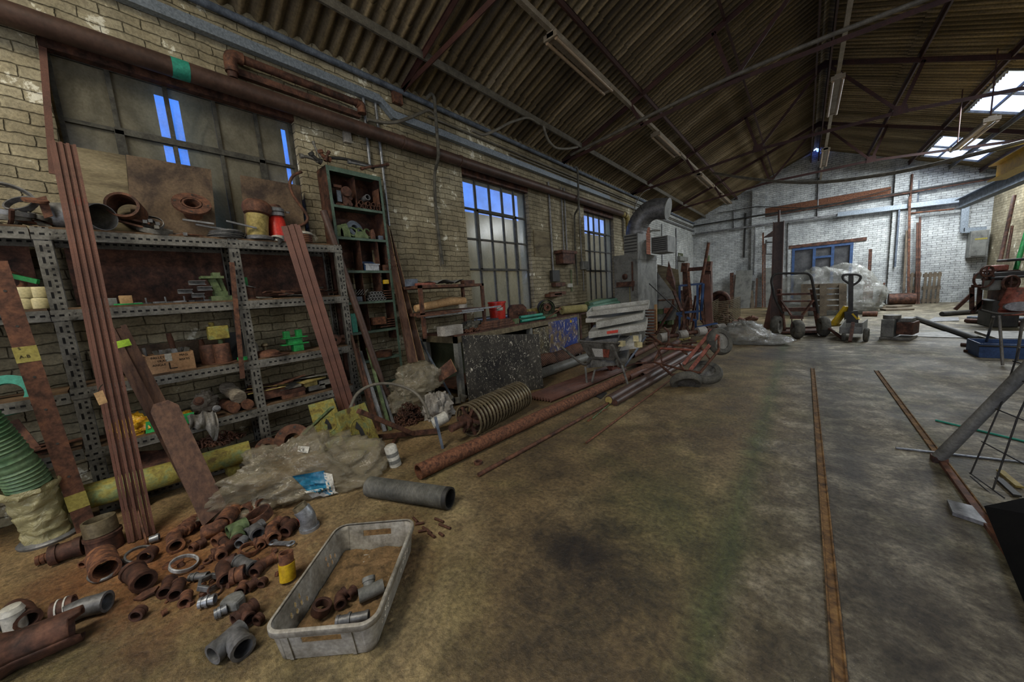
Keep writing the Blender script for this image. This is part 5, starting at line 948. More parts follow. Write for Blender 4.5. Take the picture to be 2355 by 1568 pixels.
P = P+V((0, 0, .01)); a = P+V((-.03, -.0, .0)); mb = MB(); mb.pipe(a, a+d*44*s_, 19*s_, 15*s_); mb.build('sleeve', M['yellow'], t); mb = MB(); mb.pipe(a+d*43*s_, a+d*70*s_, 17*s_, 13*s_); mb.build('thread', M['rustor'], t)
for px, py, lb in ((683, 1200, 'red plastic scrap behind the upright galvanised elbow'),): c_ = U(px, py, z=.012); mb = MB(); mb.box(c_, (.05, .03, .02), .6); tag(mb.build('plastic_scrap', M['red']), lb, 'scrap')
mb = MB(); c_ = U(645, 1252, z=.02); mb.bar(c_+V((-.05, -.02, 0)), c_+V((.04, .04, 0)), .02, .012); mb.ring(c_+V((.04, .04, 0)), (0, 0, 1), .018, .006, 12, 5); mb.ring(c_+V((-.06, -.02, 0)), (0, 0, 1), .018, .006, 12, 5); tag(mb.build('link_plate', M['galv']), 'bright silver two-eyed link at the right fringe of the heap', 'link', FG)
for i in range(36):
    q = rnd('crumb', i); px, py = q.uniform(370, 660), q.uniform(1225, 1400)
    if py > 1340 and px > 610: continue
    c_ = U(px, py, z=0); r = q.uniform(.006, .018); mb = MB(); mb.lathe([(0, 0), (r, 0), (r*.8, r), (0, r*1.2)], c_, (q.uniform(-.3, .3), q.uniform(-.3, .3), 1), 6); tag(mb.build('rust_crumb', M['rustor' if i % 2 else 'rust']), 'small crumb of rust fallen between the pipe fittings', 'rust crumb', 'rust crumbs among the fittings')
for i, (a, b_) in enumerate((((955, 1205), (975, 1202)), ((962, 1222), (985, 1218)), ((985, 1225), (1000, 1235)), ((1000, 1192), (1020, 1200)), ((1010, 1205), (1036, 1215)), ((972, 1212), (992, 1226)), ((950, 1190), (960, 1200)), ((1010, 1225), (1020, 1232)))):
    mb = MB(); mb.cyl(U(*a, z=.008), U(*b_, z=.008), .008, 8); tag(mb.build('rusty_bolt', M['rust']), 'rusty bolt in the little scatter right of the crate', 'bolt', 'bolts scattered right of the crate')
# big pieces bottom left
P, R = onfloor(20, 1500, 62); Q = U(195, 1428, z=R*.85); d = (Q-P)
t = thing('broken_pipe', 'large rusty pipe with flared socket and broken notched end, front left corner', 'pipe', P-V((0, 0, R)))
mb = MB(); 
def bp(u_, v_):
    th = v_*6.283; rr = R*(1.0 if u_ > .22 else 1.0+.22*(1-u_/.22)); rr = rr*.78+0*u_; e = .86 if (v_ % .5) < .17 else 1.0
    a = d.normalized(); h = a.cross(V((0, 0, 1))).normalized(); b2 = h.cross(a); return P-d*.16+a*(d.length*1.13*min(u_, e))+(h*math.cos(th)+b2*math.sin(th))*rr
mb.grid(bp, 30, 36); mb.build('pipe_wall', M['rustdark'], t, solid=.012)
zmin = min(p.z for p in mb.v)
for o in list(t.children): o.location.z -= zmin-.004
f('grey galvanised reducing bend lying behind the broken pipe', [(150, 1418), (185, 1400), (246, 1384)], 27, 'galvdull', colr=(0, 1), name='galvanised_bend', cat='bend', clk=1.08)
P, R = onfloor(120, 1408, 27); Q = U(172, 1388, z=R); t = thing('banded_coupling', 'rusty coupling with two white paint bands behind the broken pipe', 'coupling', P-V((0, 0, R))); mb = MB(); mb.pipe(P, Q, R, R*.8); mb.build('barrel', M['rustdark'], t)
for k in (.25, .62): mb = MB(); a = P.lerp(Q, k); mb.pipe(a, a+(Q-P)*.08, R*1.08, R*.9); mb.build('paint_band', M['label'], t)
f('olive rusty elbow with orange bore at the left edge', [(30, 1400), (48, 1402), (66, 1428)], 23, 'rustdark', name='pipe_elbow', cat='elbow', colr=(0, 1))
c_ = U(40, 1452, z=0); mb = MB(); mb.lathe([(0, .03), (.03, .024), (.038, 0), (0, 0)], c_+V((0, 0, .1)), (0, 0, 1)); mb.lathe([(0, 0), (.034, 0), (.034, .1), (0, .1)], c_); tag(mb.build('domed_plug', M['whitepl']), 'cream domed cap peeping over the broken pipe', 'cap')
f('dark grey stub at the very left edge', [(2, 1440), (24, 1432)], 14, 'black', name='pipe_stub', cat='pipe')
# ---------------- crate ----------------
def crate_build():
    Z = .15; A = U(655, 1530, z=0.002); B = U(862, 1508, z=.002)
    rim = [U(612, 1455, z=Z), U(880, 1428, z=Z), U(938, 1196, z=Z), U(775, 1208, z=Z)]
    c0 = sum(rim, V())/4; ex = ((rim[1]-rim[0])+(rim[2]-rim[3])).normalized(); hx = ((rim[1]-rim[0]).length+(rim[2]-rim[3]).length)/4; ey = V((-ex.y, ex.x, 0)); hy = ((rim[3]-rim[0]).length+(rim[2]-rim[1]).length)/4
    base_ = V((c0.x, c0.y, 0)); t = thing('plastic_crate', 'dirty grey plastic crate with handle slots, lying open in the foreground', 'crate', base_)
    def rr(hx_, hy_, r, z, n_=6):
        out = []
        for cx_, cy_, a0 in ((hx_-r, hy_-r, 0), (-hx_+r, hy_-r, 90), (-hx_+r, -hy_+r, 180), (hx_-r, -hy_+r, 270)):
            for k in range(n_+1): th = math.radians(a0+90*k/n_); out.append((cx_+r*math.cos(th), cy_+r*math.sin(th)))
        return [base_+ex*a+ey*b_+V((0, 0, z)) for a, b_ in out]
    def W(h0, z, r): return rr(hx-h0, hy-h0, r, z)
    # walls as cut grids: outer and inner skin, with holes
    def wall(p, q, holes, nu, nz, zt=Z-.006, taper=.022):
        mb = MB(); L = (q-p).length; du = (q-p)/nu; nrm = V(((q-p).y, -(q-p).x, 0)).normalized()
        pt = lambda i, j: p+du*i+V((0, 0, .004+(zt-.004)*j/nz))+nrm*(taper*(j/nz-1))
        for i in range(nu):
            for j in range(nz):
                u_ = (i+.5)/nu*L; z = (j+.5)/nz*zt
                if any(((u_-a)/b_)**2+((z-c_)/d_)**2 < 1 if k else (abs(u_-a) < b_ and abs(z-c_) < d_) for a, c_, b_, d_, k in holes): continue
                mb.add([pt(i, j), pt(i+1, j), pt(i+1, j+1), pt(i, j+1)], [(0, 1, 2, 3)])
        return mb
    r = .055; c = {}
    for nm, (sx_, sy_) in (('a', (-1, -1)), ('b', (1, -1)), ('c', (1, 1)), ('d', (-1, 1))): c[nm] = (sx_, sy_)
    K = lambda a, b_: base_+ex*a+ey*b_
    hs = lambda L: [(L*f_, z, .009, .0135, 1) for f_, z in ((.1, .05), (.17, .04), (.17, .075), (.24, .055), (.24, .09), (.62, .05), (.69, .065), (.69, .1), (.76, .06), (.76, .09), (.83, .075))]
    LL = 2*(hy-r); SS = 2*(hx-r)
    sides = [(K(-hx+r, -hy), K(hx-r, -hy), [(SS/2, .095, SS*.24, .016, 0)], 44), (K(hx, -hy+r), K(hx, hy-r), hs(LL), 150), (K(hx-r, hy), K(-hx+r, hy), [(SS/2, .095, SS*.24, .016, 0)], 44), (K(-hx, hy-r), K(-hx, -hy+r), hs(LL), 150)]
    for p, q, h_, nu in sides: wall(p, q, h_, nu, 40).build('side_wall', M['crate'], t, solid=.004)
    tp = 0.022
    for cx_, cy_, a0 in ((hx-r, hy-r, 0), (-hx+r, hy-r, 90), (-hx+r, -hy+r, 180), (hx-r, -hy+r, 270)):
        mb = MB(); mb.grid(lambda u_, v_: K(cx_, cy_)+(ex*math.cos(math.radians(a0+90*u_))+ey*math.sin(math.radians(a0+90*u_)))*(r+tp*(v_-1))+V((0, 0, .004+(Z-.01)*v_)), 8, 6); mb.build('corner', M['crate'], t, solid=.004)
    ring = W(-.009, Z, r+.009); pts = ring; mb = MB(); o2 = W(.002, Z, r); n_ = len(ring); dn = V((0, 0, -.022)); up = V((0, 0, .004))
    vs = [p for p in pts]+[p+dn for p in pts]+[p for p in o2]; vs = [p+dn for p in pts]+[p+up*.0 for p in pts]+[p+up-(p-base_).normalized()*.004 for p in pts]+[p+up for p in o2]+[p for p in o2]
    fs = [(k*n_+i, k*n_+(i+1) % n_, (k+1)*n_+(i+1) % n_, (k+1)*n_+i) for k in range(4) for i in range(n_)]; mb.add(vs, fs, True); mb.build('rim', M['crate'], t, solid=.002)
    mb = MB(); bt = rr(hx-.02, hy-.02, r-.01, .006); mb.add(bt+[base_+V((0, 0, .006))], [(i, (i+1) % len(bt), len(bt)) for i in range(len(bt))]); mb.build('bottom', M['crate'], t, solid=.006)
    for f_ in (-.62, .55):
        for yy, sg in ((-hy, -1),): mb = MB(); a = K(f_*hx, yy-.002); mb.bar(a+V((0, 0, .006))-ey*(-.018), a+V((0, 0, Z-.022)), .004, .014, ex); mb.build('rib', M['crate'], t)
    mt = mk('rusty_silt', (.07, .045, .02), (.2, .125, .055), (.28, .17, .08), sc=16, rough=.95, bp=.8, fine=90)
    mb = MB(); mb.grid(lambda u_, v_: K((u_*2-1)*(hx-.03), (v_*2-1)*(hy-.03))+V((0, 0, .018+.012*NZ.noise(V((u_*4, v_*7, 2)))+.006*NZ.noise(V((u_*20, v_*40, 5))))), 40, 80)
    o = mb.build('silt', mt); tag(o, 'brown rusty silt covering the bottom of the crate', 'silt', None, 'stuff')
    return t, K, hx, hy
CR, K, CHX, CHY = crate_build()
CG = 'pipe fittings lying in the crate'
f('short rusty elbow in the middle of the crate', [(783, 1392), (780, 1372), (795, 1362)], 13, 'rustdark', dz=.025, group=CG, name='pipe_elbow', cat='elbow')
f('grey plastic half-tee with a white branch in the crate', [(825, 1372), (882, 1346)], 17, 'grey', br=((850, 1355), (848, 1328), .85, .03), colr=(0, 0), dz=.025, group=CG, name='plastic_tee', cat='pipe tee')
ringf('rusty ring nut at the near end of the crate', 740, 1424, 24, 8, 22, 'rustdark', (.2, .3, 1), group=CG, dz=.025, name='ring_nut', cat='nut')
f('long grey threaded nipple along the near wall of the crate', [(775, 1432), (848, 1418)], 12, 'galvdull', dz=.025, group=CG, name='pipe_nipple', cat='nipple', mid=.4)
f('dark corroded stub beside the plastic half-tee', [(800, 1372), (815, 1356)], 11, 'rustdark', dz=.025, group=CG, name='pipe_stub', cat='pipe')
# ---------------- plastic bag, hoses, plates, tyre hoop ----------------
BAGS = []
def decal(o, src, name, q4, mt, n_=14, off=.008):
    from mathutils.bvhtree import BVHTree
    bv = BVHTree.FromPolygons(src.v, src.f); q4 = [V((*q, 0)) for q in q4]; last = [None]
    def fn(u_, v_):
        p = q4[0].lerp(q4[1], u_).lerp(q4[3].lerp(q4[2], u_), v_); d = (U(p.x, p.y, z=-1)-CP).normalized(); h = bv.ray_cast(CP, d)[0]; last[0] = h if h is not None else last[0] or CP+d*3; return last[0]-d*off
    mb = MB(); mb.grid(fn, n_, n_); return mb.build(name, M[mt], o)
def bag(name, label, P, sx_, sy_, sz_, seed, mt='film', amp=.42, n=60, tail=None):
    mb = MB(); P = V(P)
    def fn(u_, v_):
        th = u_*6.2832; ph = v_*math.pi; d = V((math.sin(ph)*math.cos(th), math.sin(ph)*math.sin(th), math.cos(ph))); o = V((seed*5.1, seed*2.3, seed))
        k = 1+amp*(NZ.noise(d*1.9+o)*1.2+1.5*(.3-abs(NZ.noise(d*3.2+o)))+.7*(.25-abs(NZ.noise(d*7+o)))+.3*(.25-abs(NZ.noise(d*15+o))))
        q = V((d.x*sx_, d.y*sy_, d.z*sz_))*k; q.z = max(q.z+sz_*.55, .004+.01*abs(NZ.noise(d*6))); 
        if tail: w_ = max(0, d.dot(V(tail).normalized()))**3; q += V(tail)*w_; q.z *= (1-.6*w_)
        return P+q
    mb.grid(fn, n*2, n); mb.ns = True; o = mb.build(name, M[mt]); tag(o, label, 'plastic bag'); BAGS.append(mb); return o
P = U(690, 1150, z=0); P = V((-2.9, .92, 0)); P = U(690, 1120, z=0)
BGO = bag('polythene_bag', 'large crumpled clear polythene bag with blue print, on the floor behind the crate', P, .21, .40, .23, 3, tail=(.2, .12, 0))
M['bprint'] = mk('blue_print', (.02, .13, .24), (.03, .22, .36), sc=6, rough=.4); BG = BAGS[0]
decal(BGO, BG, 'blue_print', ((672, 1095), (745, 1082), (768, 1140), (705, 1128)), 'bprint'); decal(BGO, BG, 'paper_sleeve', ((744, 1086), (764, 1090), (775, 1150), (757, 1150)), 'label'); decal(BGO, BG, 'paper_sleeve', ((700, 1130), (740, 1122), (792, 1165), (765, 1182)), 'label'); decal(BGO, BG, 'paper_sleeve', ((768, 1128), (788, 1138), (782, 1162), (766, 1150)), 'label')
decal(BGO, BG, 'print_patch', ((686, 1025), (712, 1027), (708, 1042), (684, 1038)), 'whitepl', 4); ce = U(688, 1037, x=P.x+.25)
from mathutils.bvhtree import BVHTree
d = (U(689, 1038, z=-1)-CP).normalized(); h = BVHTree.FromPolygons(BG.v, BG.f).ray_cast(CP, d)[0]
if h is not None: text('CE', h-d*.03, _r, _u, .03, 'ink', BGO)
A_, R_ = onfloor(1032, 1145, 25); B_ = U(850, 1118, z=R_)
t = thing('flexible_hose', 'grey ribbed flexible duct lying from the polythene bag, open end right', 'hose', A_-V((0, 0, R_))); mb = MB(); N_ = 200; d = B_-A_; mb.tube([A_+d*(k/N_) for k in range(N_+1)], [R_*(1+.025*math.sin(k*1.6)) for k in range(N_+1)], 24, False); mb.build('ribbed_wall', M['hosegrey'], t); mb = MB(); mb.lathe([(R_*.86, 0), (R_*1.03, 0), (R_*1.03, .03), (R_*.86, .03)], A_-d.normalized()*.01, d, 24, True); mb.lathe([(R_*.9, .02), (R_*.86, .4), (0, .4)], A_, d, 24); mb.build('cuff', M['black'], t)
def leanq(bl, br, tr, tl, back=.3):
    a, b_ = U(*bl, z=.003), U(*br, z=.003); e = (b_-a).normalized(); n_ = e.cross(V((0, 0, 1))); N = e.cross(V((0, 0, 1))-n_*back); return [a, b_, PLN(*tr, a, N), PLN(*tl, a, N)]
def yplate(label, q4, cut):
    c4 = leanq(*q4); t = thing('drilled_plate', label, 'steel plate', c4[0]); mb = MB(); slab(mb, c4, .018); mb.build('plate', M['yelgreen'], t)
    ce = sum(c4, V())/4; ax = (c4[1]-c4[0]).normalized(); ay = (c4[3]-c4[0]).normalized(); n_ = ax.cross(ay).normalized(); n_ = n_ if n_.dot(CP-ce) > 0 else -n_; r = (c4[1]-c4[0]).length*.3
    mb = MB(); mb.lathe([(r*.93, .019), (r, .022), (r*1.04, .019)], ce, n_, 24); mb.build('round_boss', M['yelgreen'], t)
    mb = MB(); mb.prism([(-r*.25, -r*.7), (r*.3, -r*.65), (r*.25, 0), (-r*.05, r*.8), (-r*.4, r*.3), (-r*.1, 0)], ce+n_*.02, ax, n_.cross(ax), .003); mb.build('cutout', M['black'], t)
yplate('rusty yellow-green square plate with a star-shaped cutout, leaning in front', ((812, 1062), (874, 1022), (836, 926), (768, 950)), 1)
yplate('matching yellow-green plate behind the first, under the strip bundle', ((738, 1040), (800, 1018), (765, 916), (708, 932)), 1)
mb = MB(); a, b_ = U(688, 1008, z=.12), U(765, 936, x=-3.0); mb.bar(a, b_, .03, .02); tag(mb.build('wooden_stick', M['greendull']), 'pale stick propped between the bag and the yellow-green plates', 'stick')
mb = MB(); mb.bar(U(825, 945, x=-2.9), U(952, 998, z=.03), .055, .04); tag(mb.build('steel_bar', M['rust']), 'rusty square bar sloping from the yellow-green plate to the floor', 'bar')
mb = MB(); mb.bar(U(868, 1005, z=.04), U(1010, 990, z=.05), .012, .05); tag(mb.build('flat_bar', M['rustdark']), 'dark flat bar lying toward the spiral roller', 'bar')
mb = MB(); mb.bar(U(885, 1052, z=.01), U(870, 1010, z=.03), .03, .008); mb.bar(U(885, 1045, z=.02), U(912, 1005, z=.03), .03, .008); tag(mb.build('angle_iron', M['rust']), 'small rusty angle iron behind the white and black can', 'angle')
P = U(910, 1070, z=0); s_ = mpp(P); t = thing('aerosol_can', 'white can with dark bands standing tilted on the floor', 'can', P); mb = MB(); mb.lathe([(0, 0), (14*s_, 0), (14*s_, 50*s_), (10*s_, 54*s_), (0, 54*s_)], P, (-.08, -.12, 1)); mb.build('body', M['whitepl'], t)
for k in (9, 27): mb = MB(); ax = V((-.08, -.12, 1)).normalized(); mb.lathe([(14.3*s_, k*s_), (14.3*s_, (k+9)*s_)], P, ax); mb.build('band', M['grey'], t)
ringf('small rusty ring lying by itself left of the thin steel rod', 1100, 1066, 10, 4, 6, 'rust', name='washer', cat='washer', group=None)
P = U(950, 960, z=0); bag('polythene_bag', 'pale polythene bag bulging above the chain heap, beside the bench', V((-3.55, 2.35, .28)), .17, .3, .2, 7, 'film', .25)
bag('polythene_bag', 'sagging lower plastic bag under the pale bag beside the bench', V((-3.6, 2.15, .02)), .18, .28, .2, 9, 'film', .25)
chainheap('chain_pile', 'big pile of rusty chain in front of the plastic bags', U(940, 968, z=0), .17, .2, .2, 420, 'rustdark', 5)
for i in range(5): q = rnd('jar', i); P = V((-3.35+q.uniform(-.05, .1), 2.5+.08*i, .02)); mb = MB(); mb.lathe([(0, 0), (.045, 0), (.045, .05), (.05, .055), (.05, .08), (0, .08)], P+V((0, 0, .02*(i % 3))), (q.uniform(-.6, .6), q.uniform(-.6, .6), 1), 14); tag(mb.build('rubber_bush', M['rubber']), 'grey rubber bush in the jumble right of the chain pile', 'rubber bush', 'rubber bushes beside the chain pile')
blob('cloth_sack', 'dirty pale sack slumped behind the spiral roller', 'sack', U(1010, 960, z=0), .16, .15, .2, 'lino', 11)
mb = MB(); c_ = [U(x_, y_, x=xx) for x_, y_, xx in ((805, 940, -3.3), (818, 905, -3.35), (850, 885, -3.35), (890, 880, -3.3), (930, 888, -3.2), (960, 905, -3.1), (980, 935, -2.95), (987, 962, -2.85))]; mb.tube(arc(c_, 4), .016, 8); tag(mb.build('plastic_hoop', M['cable']), 'springy grey hoop arching over the chain pile', 'hoop')
board2('short red-brown board leaning on the bench leg over the plastic bag', [U(1010, 880, x=-3.45), U(1050, 855, x=-3.35), U(1036, 826, x=-3.4), U(1008, 850, x=-3.5)], .02, 'rust')
# spiral roller
A_ = U(1078, 968, z=.16); B_ = U(1185, 915, z=.16); R_ = .165
t = thing('spiral_roller', 'big ribbed spiral roller with a shaft, lying in front of the bench', 'roller', V((A_.x, A_.y, 0))); d = (B_-A_).normalized(); L = (B_-A_).length
A_.z = B_.z = R_+.005
mb = MB(); mb.cyl(A_-d*.24, A_+d*.02, .035, 20); mb.cyl(A_, B_, .05, 16); mb.build('shaft', M['rustdark'], t)
mb = MB(); mb.lathe([(.035, 0), (.07, 0), (.07, .04), (.035, .04)], A_-d*.06, d, 20, True)
for k in range(6): th = k*1.047; a = d.cross(V((0, 0, 1))).normalized(); b_ = d.cross(a); mb.bar(A_+(a*math.cos(th)+b_*math.sin(th))*.05, A_+(a*math.cos(th)+b_*math.sin(th))*(R_-.01), .03, .02, d)
mb.build('end_hub', M['rustdark'], t)
n_ = 18; L = 17*.052
for k in range(n_): c_ = A_+d*(L*k/(n_-1)); mb = MB(); mb.lathe([(R_-.014, -.009), (R_, -.011), (R_, .011), (R_-.014, .009)], c_, (d+V((0, .0, .08))).normalized(), 36, True); mb.build('coil_rib', M['brass'], t)
for k in range(10): th = k*.628; a = d.cross(V((0, 0, 1))).normalized(); b_ = d.cross(a); o_ = (a*math.cos(th)+b_*math.sin(th))*(R_-.022); mb = MB(); mb.bar(A_+o_, A_+o_+d*L, .02, .008, o_); mb.build('cage_bar', M['rustdark'], t)
mb = MB(); q = U(1018, 1030, z=0); mb.bar(q, q+V((-.02, -.03, .3)), .04, .025); tag(mb.build('steel_stake', M['bluegrey']), 'grey square stake standing in front of the spiral roller shaft', 'stake')
mb = MB(); q = U(995, 975, z=.1); mb.pipe(q, q+V((.06, .14, .05)), .06, .05); tag(mb.build('white_collar', M['whitepl']), 'pale grey collar beside the spiral roller shaft', 'collar')
# ---------------- workbench ----------------
def sp(px, z, x):
    py = 700; a = None
    for _ in range(6):
        a = U(px, py, x=x); a.z = z; q = a-CP; py = 784-F*q.dot(_u)/q.dot(_f)
    return a
BZ = .88; BF, BB = -3.4, -4.15; B0, B1, B2 = 2.9, 6.1, 8.05
t = thing('workbench', 'long steel workbench with paint-splashed doors, under the second window', 'workbench', (-3.78, 4.5, 0))
mb = MB(); mb.b2((BB, B0, BZ-.02), (BF, B1, BZ)); mb.build('top', M['rustdark'], t)
mb = MB(); mb.b2((BF-.008, B0, BZ-.1), (BF, B1, BZ-.02)); mb.b2((BB, B0, BZ-.11), (BF, B0+.008, BZ-.02)); mb.build('apron', M['brass'], t)
for x, y in ((BF-.05, B0+.03), (BB+.04, B0+.03), (BF-.05, B1-.04), (BB+.04, B1-.04), (BF-.05, 4.5)): mb = MB(); mb.b2((x-.04, y-.03, 0), (x+.045, y+.03, BZ-.02)); mb.build('leg', M['grey'], t)
mb = MB(); mb.b2((BB, B0+.1, .08), (BB+.02, B1, BZ-.03)); mb.build('back_panel', M['darkgreen'], t)
mb = MB(); mb.b2((BB, B0+.06, .12), (BF-.12, B1, .15)); mb.build('low_shelf', M['rustdark'], t)
mt, n, b = base('paint_splashed_blue_door'); v = coord(n); s = nn(n, 'ShaderNodeSeparateXYZ'); n.links.new(v, s.inputs[0])
c = ramp(n, noise(n, v, 3, 7, .7), [(.4, (.24, .17, .07)), (.52, (.03, .05, .2)), (.7, (.05, .09, .35))]); sp1 = ramp(n, noise(n, coord(n, (1, 1, .5)), 22, 5, .75, .6), [(.57, (0, 0, 0)), (.6, (1, 1, 1))]); c = mix(n, sp1, c, (.62, .55, .4)); n.links.new(c, b.inputs['Base Color']); M['splashblue'] = mt; b.inputs['Roughness'].default_value = .35
mt, n, b = base('paint_splashed_black_board'); v = coord(n)
c = ramp(n, noise(n, v, 3, 6, .7), [(.4, (.012, .012, .012)), (.7, (.06, .055, .045))]); sp1 = ramp(n, noise(n, coord(n, (1.6, 1.6, 1)), 26, 6, .75, 1.2), [(.595, (0, 0, 0)), (.62, (1, 1, 1))]); sp2 = ramp(n, noise(n, coord(n, (5, 5, .6)), 12, 3, .6), [(.66, (0, 0, 0)), (.68, (1, 1, 1))]); c = mix(n, sp1, c, (.6, .57, .46)); c = mix(n, mth(n, 'MULTIPLY', sp2, .5), c, (.4, .38, .3)); n.links.new(c, b.inputs['Base Color']); M['splashblack'] = mt; b.inputs['Roughness'].default_value = .4
mt, n, b = base('paint_splashed_brown_door'); v = coord(n); c = ramp(n, noise(n, v, 4, 6, .7), [(.4, (.05, .04, .025)), (.6, (.22, .17, .08))]); sp1 = ramp(n, noise(n, v, 24, 6, .75, .8), [(.55, (0, 0, 0)), (.58, (1, 1, 1))]); c = mix(n, sp1, c, (.6, .56, .42)); n.links.new(c, b.inputs['Base Color']); M['splashbrown'] = mt
ym = sp(1262, .6, BF).y; y2 = sp(1328, .6, BF).y
mb = MB(); mb.b2((BF-.012, 4.55, .13), (BF+.004, ym, BZ-.12)); mb.build('door', M['splashbrown'], t)
mb = MB(); mb.b2((BF-.012, ym+.01, .13), (BF+.004, y2, BZ-.06)); mb.build('door', M['splashblue'], t)
c_ = V((BF+.005, y2-.25, BZ-.12)); mb = MB(); mb.cyl(c_, c_+V((.003, 0, 0)), .03); mb.build('paint_spot', M['yellow'], t)
a, b_ = U(1078, 906, z=.0), U(1250, 892, z=.0); a = V((-3.33, 3.0, 0)); b_ = V((-3.1, 4.1, 0)); a = sp(1078, 0, -3.3); b_ = U(1250, 893, z=.0)
za, zb = ZU(a, 772), ZU(b_, 768); mb = MB(); slab(mb, [a+V((0, 0, .004)), b_+V((0, 0, .004)), b_+V((-.03, .01, zb)), a+V((-.03, .01, za))], -.02); tag(mb.build('painted_board', M['splashblack']), 'black paint-splattered panel standing against the front of the workbench', 'panel')
t2 = thing('workbench', 'second lower bench continuing to the furnace, heaped with green hoses', 'workbench', (-3.78, 7, 0))
mb = MB(); mb.b2((BB, B1+.02, BZ-.03), (BF, B2, BZ-.005)); mb.build('top', M['rustdark'], t2)
for x, y in ((BF-.05, B1+.08), (BF-.05, B2-.05), (BB+.05, B1+.08), (BB+.05, B2-.05)): mb = MB(); mb.b2((x-.03, y-.03, 0), (x+.03, y+.03, BZ-.03)); mb.build('leg', M['rustdark'], t2)
# frame shelf standing on the bench
fy0, fy1 = sp(978, BZ, -3.6).y, sp(1116, BZ, -3.6).y; fz = ZU(V((-3.6, fy0, 0)), 656); t = thing('angle_frame_shelf', 'rusty angle-iron frame shelf standing on the near end of the workbench', 'shelf', (-3.8, (fy0+fy1)/2, BZ))
for x in (-3.6, -4.02):
    for y in (fy0, fy1): mb = MB(); mb.b2((x-.02, y-.02, BZ), (x+.02, y+.02, fz)); mb.build('leg', M['rust'], t)
for z in (fz, BZ+(fz-BZ)*.48): mb = MB(); mb.b2((-4.04, fy0-.02, z-.035), (-3.58, fy1+.02, z)); mb.build('shelf', M['rust'], t)
def bi(name, label, cat, p0, p1, h, mt, x=-3.5, d=.12, z=BZ, group=None, bev=.003, rz=0):
    a, b_ = sp(p0, z, x), sp(p1, z, x); mb = MB(); mb.box(((x-d/2), (a.y+b_.y)/2, z+h*mpp(a)/2+.001), (d, abs(b_.y-a.y), h*mpp(a)), rz); return tag(mb.build(name, M[mt], bev=bev), label, cat, group)
o = bi('marked_box', 'small pale box standing at the near end of the workbench', 'box', 1024, 1066, 23, 'lino', -3.45, .16)
bi('red_box', 'flat red box on top of the frame shelf', 'box', 965, 1002, 6, 'redworn', -3.65, .15, fz)
bi('blue_tin', 'pale blue tin standing on the near end of the frame shelf', 'tin', 942, 962, 17, 'bluegrey', -3.75, .1, fz)
bi('rusty_block', 'square rusty block on the far end of the frame shelf', 'block', 1068, 1092, 9, 'rustdark', -3.66, .08, fz)
mb = MB(); a, b_ = sp(1003, fz, -3.62), sp(1066, fz, -3.62); mb.grid(lambda u_, v_: (-3.6-.28*v_, a.y+(b_.y-a.y)*u_, fz+.02+.045*abs(math.sin(u_*5+v_*2))*(1-.3*v_)), 24, 6); tag(mb.build('bent_sheet', M['grey'], solid=.004), 'bent grey sheet offcuts lying on top of the frame shelf', 'sheet')
z2 = BZ+(fz-BZ)*.48; mb = MB(); a, b_ = sp(955, z2+.06, -3.8), sp(1068, z2+.11, -3.72); mb.tube([a, a.lerp(b_, .3)+V((0, 0, .01)), a.lerp(b_, .7)+V((0, 0, .025)), b_], [.045, .055, .06, .055], 12); tag(mb.build('timber_offcut', M['woodedge']), 'rough orange-brown timber lying inside the frame shelf', 'timber')
P = sp(1065, z2+.015, -3.66); cyl_obj('cork_disc', 'pale round disc at the end of the timber in the frame shelf', 'disc', P, .06, .05, 'lino')
for i, (p0, p1, dz, mt, lb) in enumerate(((975, 1110, .0, 'galv', 'bright aluminium bar lying across the frame shelf front'), (1040, 1150, .03, 'galv', 'aluminium bar jutting furthest from the frame shelf'), (960, 1060, .02, 'rust', 'rusty bar lying with the aluminium bars'))):
    a, b_ = sp(p0, z2-.05+dz, -3.57+.02*i), sp(p1, z2-.04+dz, -3.54+.02*i); mb = MB(); mb.bar(a, b_, .05, .022); tag(mb.build('metal_bar', M[mt]), lb, 'bar')
blob('crumpled_canvas', 'crumpled dirty canvas drooping below the frame shelf', 'canvas', sp(1085, BZ, -3.62), .1, .17, .09, 'rubber', 21, .35)
bi('black_case', 'scuffed dark case in front of the red bucket', 'case', 1108, 1148, 17, 'black', -3.72, .16); 
for i in range(4): bi('rusty_channel', ['rusty channel at the bottom of the pile by the chain', 'rusty channel, second of the pile by the chain', 'narrow rusty channel on top of the pile', 'rusty channel offcut at the back of the pile'][i], 'channel', 1102+i*6, 1184-i*4, 7, 'rust', -3.46-.05*(i == 3), .1-.02*i, BZ+.033*i*(i < 3), 'rusty channels on the workbench')
chainheap('chain', 'short length of rusty chain on the bench edge', sp(1082, BZ, -3.48), .08, .16, .04, 70, 'rust', 9)
for i, (p0, p1, z) in enumerate(((1196, 1246, .06), (1198, 1252, .0))): a, b_ = sp(p0, BZ+.03+z, -3.5), sp(p1, BZ+.03+z, -3.46); mb = MB(); mb.pipe(a, b_, .026, .02, 14); tag(mb.build('green_tube', M['teal']), ['upper teal plastic tube on the workbench', 'lower teal plastic tube on the workbench edge'][i], 'tube', 'teal tubes on the workbench')
bi('grey_tin', 'small olive tin beside the teal tubes', 'tin', 1184, 1194, 12, 'greendull', -3.48, .05)
P = sp(1146, BZ, -3.92); r = 20*mpp(P); H_ = 50*mpp(P); t = thing('red_bucket', 'bright red plastic bucket with dark-rimmed top on the workbench', 'bucket', P)
mb = MB(); mb.lathe([(0, 0), (r*.86, 0), (r*.98, H_), (r*.92, H_), (r*.8, .01), (0, .01)], P, n=28); mb.build('body', M['red'], t)
mb = MB(); mb.lathe([(r*.98, H_*.93), (r*1.05, H_*.93), (r*1.05, H_), (r*.95, H_+.004)], P, n=28); mb.build('rim', M['red'], t)
